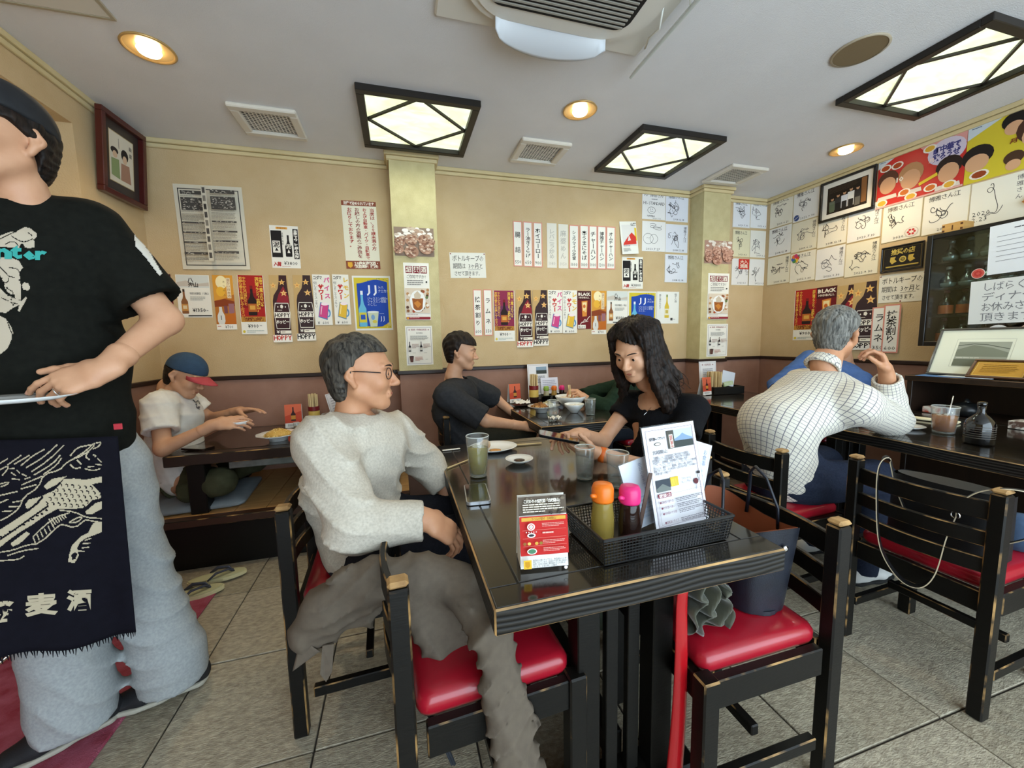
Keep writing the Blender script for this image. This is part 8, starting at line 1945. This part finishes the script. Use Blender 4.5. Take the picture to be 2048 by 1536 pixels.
o = MB().grid(tri, 10, 8, thick=0.003).build('collar_point', M_COAT, ct); o.matrix_parent_inverse = inv
tb = [Q(668, 1288, 0.965), Q(645, 1292, 0.965), Q(640, 1348, 0.955), Q(652, 1364, 0.955), Q(664, 1344, 0.955)]
b = MB(); n = len(tb); b.add([tuple(p) for p in tb] + [tuple(p + V3(0, 0.004, 0)) for p in tb], [tuple(range(n)), tuple(reversed(range(n, 2 * n)))] + [(i, (i + 1) % n, n + (i + 1) % n, n + i) for i in range(n)]); o = b.build('cuff_tab', M_COAT, ct); o.matrix_parent_inverse = inv
for k in (0, 1):
    o = MB().tube([Vector(Q(842 + 6 * k, 1408, 0.86)), Vector(Q(870 + 6 * k, 1450, 0.84)), Vector(Q(905 + 5 * k, 1530, 0.80))], 0.0035, 6, flatten=0.5).build('belt_cord', mat('dark_cord', '22252b', 0.5), ct); o.matrix_parent_inverse = inv
# folded denim jacket on the empty seat, in place of an unidentified blue item
S = Field(); S.econe(V3(2.04, 0.76, 0.50), V3(2.06, 0.78, 0.55), (0, 1, 0), (0.05, 0.04), (0.045, 0.035), 0.03); S.disp = folds([((1, 0.3, 0.8), 0.10, 0.010)], 3)
o = mesh_obj('denim_jacket', [S.mesh(0.008, smooth=1)], mat('denim', '33455e', 0.9, color2='3f5470', scale=70), None); tag(o, 'folded blue denim jacket on the empty red seat by the picture edge', 'jacket')
# ---------------------------------------------------------------- print lying on cloth: shapes read in the picture, laid onto the real surface
from mathutils.bvhtree import BVHTree
def lay(objs, name, parent, m, bbox, step, mask, off=0.0016):
    trees = []
    for o in objs:
        me = o.data; mw = o.matrix_world if o.parent is None else (o.parent.matrix_basis @ o.matrix_parent_inverse @ o.matrix_basis)
        trees.append(BVHTree.FromPolygons([mw @ v.co for v in me.vertices], [tuple(p.vertices) for p in me.polygons]))
    x0, y0, x1, y1 = bbox; nx = int((x1 - x0) / step); ny = int((y1 - y0) / step)
    gx, gy = np.meshgrid(x0 + step * (np.arange(nx) + 0.5), y0 + step * (np.arange(ny) + 0.5), indexing='ij'); mk = mask(gx, gy)
    cache = {}; V_ = []; F_ = []; eye = Vector((0, 0, CAM_H))
    def hit(i, j):
        if (i, j) in cache: return cache[(i, j)]
        d = ray(x0 + step * i, y0 + step * j).normalized(); best = None
        for t in trees:
            h = t.ray_cast(eye, d)
            if h[0] is not None and (best is None or h[3] < best[3]): best = h
        r = None
        if best is not None:
            n = best[1] if best[1].dot(d) < 0 else -best[1]; r = len(V_); V_.append(tuple(best[0] + n * off))
        cache[(i, j)] = r; return r
    for i in range(nx):
        for j in range(ny):
            if mk[i, j]:
                q = [hit(i, j), hit(i, j + 1), hit(i + 1, j + 1), hit(i + 1, j)]
                if None not in q and max((Vector(V_[q[0]]) - Vector(V_[k])).length for k in q[1:]) < 0.03: F_.append(tuple(q))
    if not F_: return None
    me = bpy.data.meshes.new(name); me.from_pydata(V_, [], F_); me.materials.append(m); me.update()
    o = bpy.data.objects.new(name, me); link(o, parent)
    if parent is not None: o.matrix_parent_inverse = parent.matrix_basis.inverted()
    return o
def inpoly(gx, gy, poly):
    r = np.zeros(gx.shape, bool); n = len(poly)
    for i in range(n):
        (xa, ya), (xb, yb) = poly[i], poly[(i + 1) % n]
        c = ((ya > gy) != (yb > gy)) & (gx < (xb - xa) * (gy - ya) / (yb - ya + 1e-9) + xa); r ^= c
    return r
def near(gx, gy, pts, w):
    r = np.zeros(gx.shape, bool); Q_ = [pts[0]]
    for a, b in zip(pts, pts[1:]): Q_ += [(a[0] * .75 + b[0] * .25, a[1] * .75 + b[1] * .25), (a[0] * .25 + b[0] * .75, a[1] * .25 + b[1] * .75)]
    Q_.append(pts[-1])
    for a, b in zip(Q_, Q_[1:]):
        dx, dy = b[0] - a[0], b[1] - a[1]; t = np.clip(((gx - a[0]) * dx + (gy - a[1]) * dy) / (dx * dx + dy * dy + 1e-9), 0, 1)
        r |= (gx - a[0] - t * dx) ** 2 + (gy - a[1] - t * dy) ** 2 < w * w
    return r
def child(par, nm): return [c for c in par.children if c.name.split('.')[0] == nm][0]
# apron: running beast with scales, flowing mane, and three characters
kz = lambda L_: [(x / 3.748, 860 + y / 3.748) for x, y in L_]
K_BODY = kz([(190, 555), (220, 520), (300, 500), (400, 455), (440, 420), (480, 365), (560, 362), (640, 372), (762, 348), (764, 392), (690, 405), (725, 440), (762, 480), (755, 512), (690, 525), (640, 580), (540, 592), (430, 592), (340, 640), (250, 705), (150, 765), (60, 830), (0, 880), (-60, 900), (-60, 780), (0, 740), (60, 690), (150, 640), (235, 600), (200, 585)])
K_LEG = kz([(700, 695), (762, 690), (762, 765), (640, 812), (600, 842), (580, 880), (590, 940), (560, 995), (510, 990), (520, 930), (540, 860), (600, 800), (660, 770)])
K_LEG2 = kz([(640, 610), (720, 545), (762, 535), (762, 590), (690, 630), (650, 630)]); K_EAR = kz([(330, 420), (390, 365), (500, 345), (430, 405), (350, 445)]); K_L3 = kz([(80, 850), (200, 760), (230, 775), (150, 850), (100, 872)])
K_LINES = [kz(l) for l in ([(0, 250), (60, 215)], [(60, 260), (160, 190)], [(110, 255), (220, 190)], [(160, 265), (250, 190), (335, 145)], [(200, 280), (320, 210), (430, 110)], [(240, 310), (360, 230), (480, 115)], [(260, 335), (400, 250), (450, 190)], [(330, 330), (430, 260), (460, 210)],
    [(-40, 690), (0, 680), (80, 640), (150, 580), (180, 500), (290, 430), (330, 330), (450, 300), (490, 250), (560, 210), (640, 160), (710, 90), (700, 130), (620, 190), (530, 225)], [(530, 190), (580, 130), (680, 110)], [(530, 260), (560, 290), (605, 280)], [(640, 290), (700, 305), (750, 290)], [(665, 160), (640, 200), (670, 220)], [(700, 185), (720, 190), (715, 200)], [(735, 215), (760, 240)], [(720, 255), (760, 262)], [(725, 95), (762, 90), (740, 125), (700, 140)], [(580, 225), (610, 255)], [(660, 275), (705, 272)],
    [(-40, 925), (0, 915), (100, 900), (200, 860), (300, 850), (440, 715), (470, 705), (560, 735), (640, 672)], [(-40, 985), (0, 978), (140, 970), (180, 945)], [(60, 940), (160, 905), (290, 885)], [(450, 600), (560, 612), (645, 655), (762, 662)], [(645, 672), (760, 692)], [(250, 800), (330, 720), (420, 650), (520, 620)], [(520, 690), (590, 650), (620, 655), (580, 690), (530, 695)],
    [(0, 490), (130, 460)], [(0, 545), (60, 520)], [(20, 610), (90, 605)], [(70, 575), (150, 570)], [(100, 540), (160, 530)], [(160, 440), (270, 410)], [(165, 410), (320, 345)], [(0, 300), (50, 270), (70, 280), (20, 340)], [(80, 290), (110, 285)], [(90, 320), (120, 340)], [(130, 300), (150, 320)], [(170, 330), (200, 345)], [(0, 405), (70, 385), (60, 405), (10, 425)], [(95, 365), (150, 370)], [(190, 365), (225, 355)],
    [(585, 905), (630, 908)], [(615, 882), (665, 878)], [(625, 850), (675, 846)], [(640, 825), (680, 812)])] + [kz([(370 + 18 * i - 26 * (i > 4) * 0, 668 + 12 * i * (i % 2) * 0 + (i * -6)), (400 + 16 * i, 715 - 10 * i)]) for i in range(7)] + [kz([(250 + 28 * i, 800 - 20 * i), (268 + 28 * i, 845 - 22 * i)]) for i in range(6)]
def kmask(gx, gy):
    r = inpoly(gx, gy, K_BODY)
    for i in range(9):
        for j in range(5):
            cx, cy = 390 + 46 * i - 26 * j + (60 if False else 0), 415 + 34 * j + 4 * i; cx += 60; cx, cy = cx / 3.748, 860 + cy / 3.748
            d2 = (gx - cx) ** 2 + (gy - cy) ** 2; r &= ~((d2 < 4.6 ** 2) & (d2 > 2.6 ** 2) & (gx > cx - 1.5) & (gy < cy + 2.5))
    for i in range(12):
        cx, cy = (350 - 34 * i) / 3.748, 860 + (600 + 20 * i + 8 * (i % 2)) / 3.748; r &= ~((gx - cx) ** 2 / 2.2 + (gy - cy) ** 2 < 2.0 ** 2)
    r &= ~near(gx, gy, kz([(320, 500), (270, 560), (180, 620), (60, 700), (-40, 760)]), 2.2); r &= ~near(gx, gy, kz([(360, 570), (260, 640), (120, 740), (0, 820)]), 1.8)
    for p in (K_LEG, K_LEG2, K_EAR, K_L3): r |= inpoly(gx, gy, p)
    r &= ~inpoly(gx, gy, kz([(535, 935), (560, 915), (582, 925), (565, 965), (540, 975)]))
    for l in K_LINES: r |= near(gx, gy, l, 1.25)
    return r & (gx < 762 / 3.748) & (gx > -30)
M_PRT = mat('apron_print', 'b3a68c', 0.8)
lay([ap], 'beast_print', sv, M_PRT, (-24, 878, 206, 1130), 1.5, kmask)
def text_px(obj, par, ch, x0, y0, x1, y1, m, name, off=0.0018, slant=0.0, yslope=0.0):
    v, f = GLYPH[(ch, 0.05)]; lo, hi = v.min(0), v.max(0); me = obj.data; mw = obj.parent.matrix_basis @ obj.matrix_parent_inverse @ obj.matrix_basis
    tr = BVHTree.FromPolygons([mw @ q.co for q in me.vertices], [tuple(p.vertices) for p in me.polygons]); V_ = []
    for a, b in v:
        fx = (a - lo[0]) / (hi[0] - lo[0]); fy = (b - lo[1]) / (hi[1] - lo[1]); px = x0 + (x1 - x0) * fx + slant * (fy - 0.5); py = y1 + (y0 - y1) * fy + yslope * (fx - 0.5)
        d = ray(px, py).normalized(); h = tr.ray_cast(Vector((0, 0, CAM_H)), d)
        V_.append(tuple(h[0] - d * off) if h[0] is not None else tuple(Vector(Q(px, py, 1.3))))
    me2 = bpy.data.meshes.new(name); me2.from_pydata(V_, [], f); me2.materials.append(m); o = bpy.data.objects.new(name, me2); link(o, par); o.matrix_parent_inverse = par.matrix_basis.inverted(); return o
Sheet_keys = [('麟', 0.05), ('麦', 0.05), ('酒', 0.05)] + [(c, 0.05) for c in 'nter']
flush_sheets(); load_glyphs(Sheet_keys)
text_px(ap, sv, '麟', -36, 1202, 30, 1246, M_PRT, 'apron_lettering', yslope=-3); text_px(ap, sv, '麦', 50, 1186, 116, 1232, M_PRT, 'apron_lettering', yslope=-5); text_px(ap, sv, '酒', 133, 1178, 183, 1222, M_PRT, 'apron_lettering', yslope=-3)
# t-shirt print: pale machine-like figure with teal letters across it
ks = lambda L_: [(x / 5.12, 420 + y / 5.12) for x, y in L_]
TS = child(sv, 't_shirt')
fig = [ks([(-60, 290), (0, 265), (110, 225), (160, 225), (260, 178), (320, 195), (380, 250), (370, 285), (340, 305), (355, 330), (350, 385), (290, 398), (250, 380), (215, 345), (195, 395), (0, 375), (-60, 380)]), ks([(-60, 480), (0, 490), (120, 490), (200, 525), (235, 590), (200, 640), (215, 790), (215, 915), (160, 915), (150, 860), (100, 870), (60, 830), (40, 740), (0, 660), (-60, 640)]), ks([(225, 770), (245, 740), (290, 750), (312, 800), (290, 825), (240, 815)]), ks([(-60, 800), (0, 800), (60, 860), (140, 900), (220, 930), (265, 885), (280, 895), (200, 1045), (185, 1030), (200, 970), (140, 1000), (60, 1055), (0, 1045), (-60, 1040)]), ks([(-60, 1080), (0, 1080), (60, 1110), (120, 1200), (140, 1265), (120, 1270), (120, 1330), (80, 1420), (0, 1480), (-60, 1490)])]
figd = [ks(l) for l in ([(0, 300), (120, 240), (170, 225)], [(120, 270), (200, 320), (260, 330), (330, 300)], [(60, 350), (110, 325), (160, 330), (190, 370)], [(230, 350), (250, 380)], [(290, 235), (330, 265)], [(0, 580), (60, 640), (90, 680), (150, 690)], [(100, 590), (180, 600), (200, 640)], [(0, 680), (30, 740), (80, 745), (90, 700)], [(60, 830), (130, 880), (140, 840), (70, 800)], [(20, 900), (90, 930)], [(110, 945), (180, 960)], [(80, 1150), (110, 1230), (125, 1265)])]
def fmask(gx, gy):
    r = np.zeros(gx.shape, bool)
    for p in fig: r |= inpoly(gx, gy, p)
    for l in figd: r &= ~near(gx, gy, l, 0.9)
    for i in range(14):
        cx, cy = (20 + (i * 53) % 190) / 5.12, 420 + (700 + (i * 97) % 330) / 5.12; r &= ~((gx - cx) ** 2 + (gy - cy) ** 2 < 1.6 ** 2)
    return r
lay([TS], 'figure_print', sv, mat('shirt_print', 'b9ac98', 0.8), (-12, 452, 80, 712), 1.5, fmask)
for i, ch in enumerate('nter'): text_px(TS, sv, ch, (-14, 21, 46, 70)[i], (496, 490, 501, 501)[i], (24, 44, 71, 94)[i], (518, 518, 520, 520)[i], mat('teal_print', '2d9a92', 0.7), 'teal_letter', off=0.004)
# white shoulder stripe on the sleeve
lay([TS], 'shoulder_stripe', sv, mat('white_stripe', 'd8d4ca', 0.8), (262, 464, 330, 560), 2, lambda gx, gy: inpoly(gx, gy, [(268, 470), (284, 480), (324, 548), (318, 552), (290, 515), (270, 492)]))
# little chest print on the white t-shirt
lay([child(cp, 't_shirt')], 'chest_print', cp, mat('grey_print', '55565a', 0.8), (380, 795, 410, 830), 1.5, lambda gx, gy: near(gx, gy, [(386, 800), (391, 806), (397, 800), (399, 808)], 1.2) | near(gx, gy, [(392, 808), (393, 816), (399, 818)], 1.0) | ((gx - 397) ** 2 + (gy - 815) ** 2 < 5))
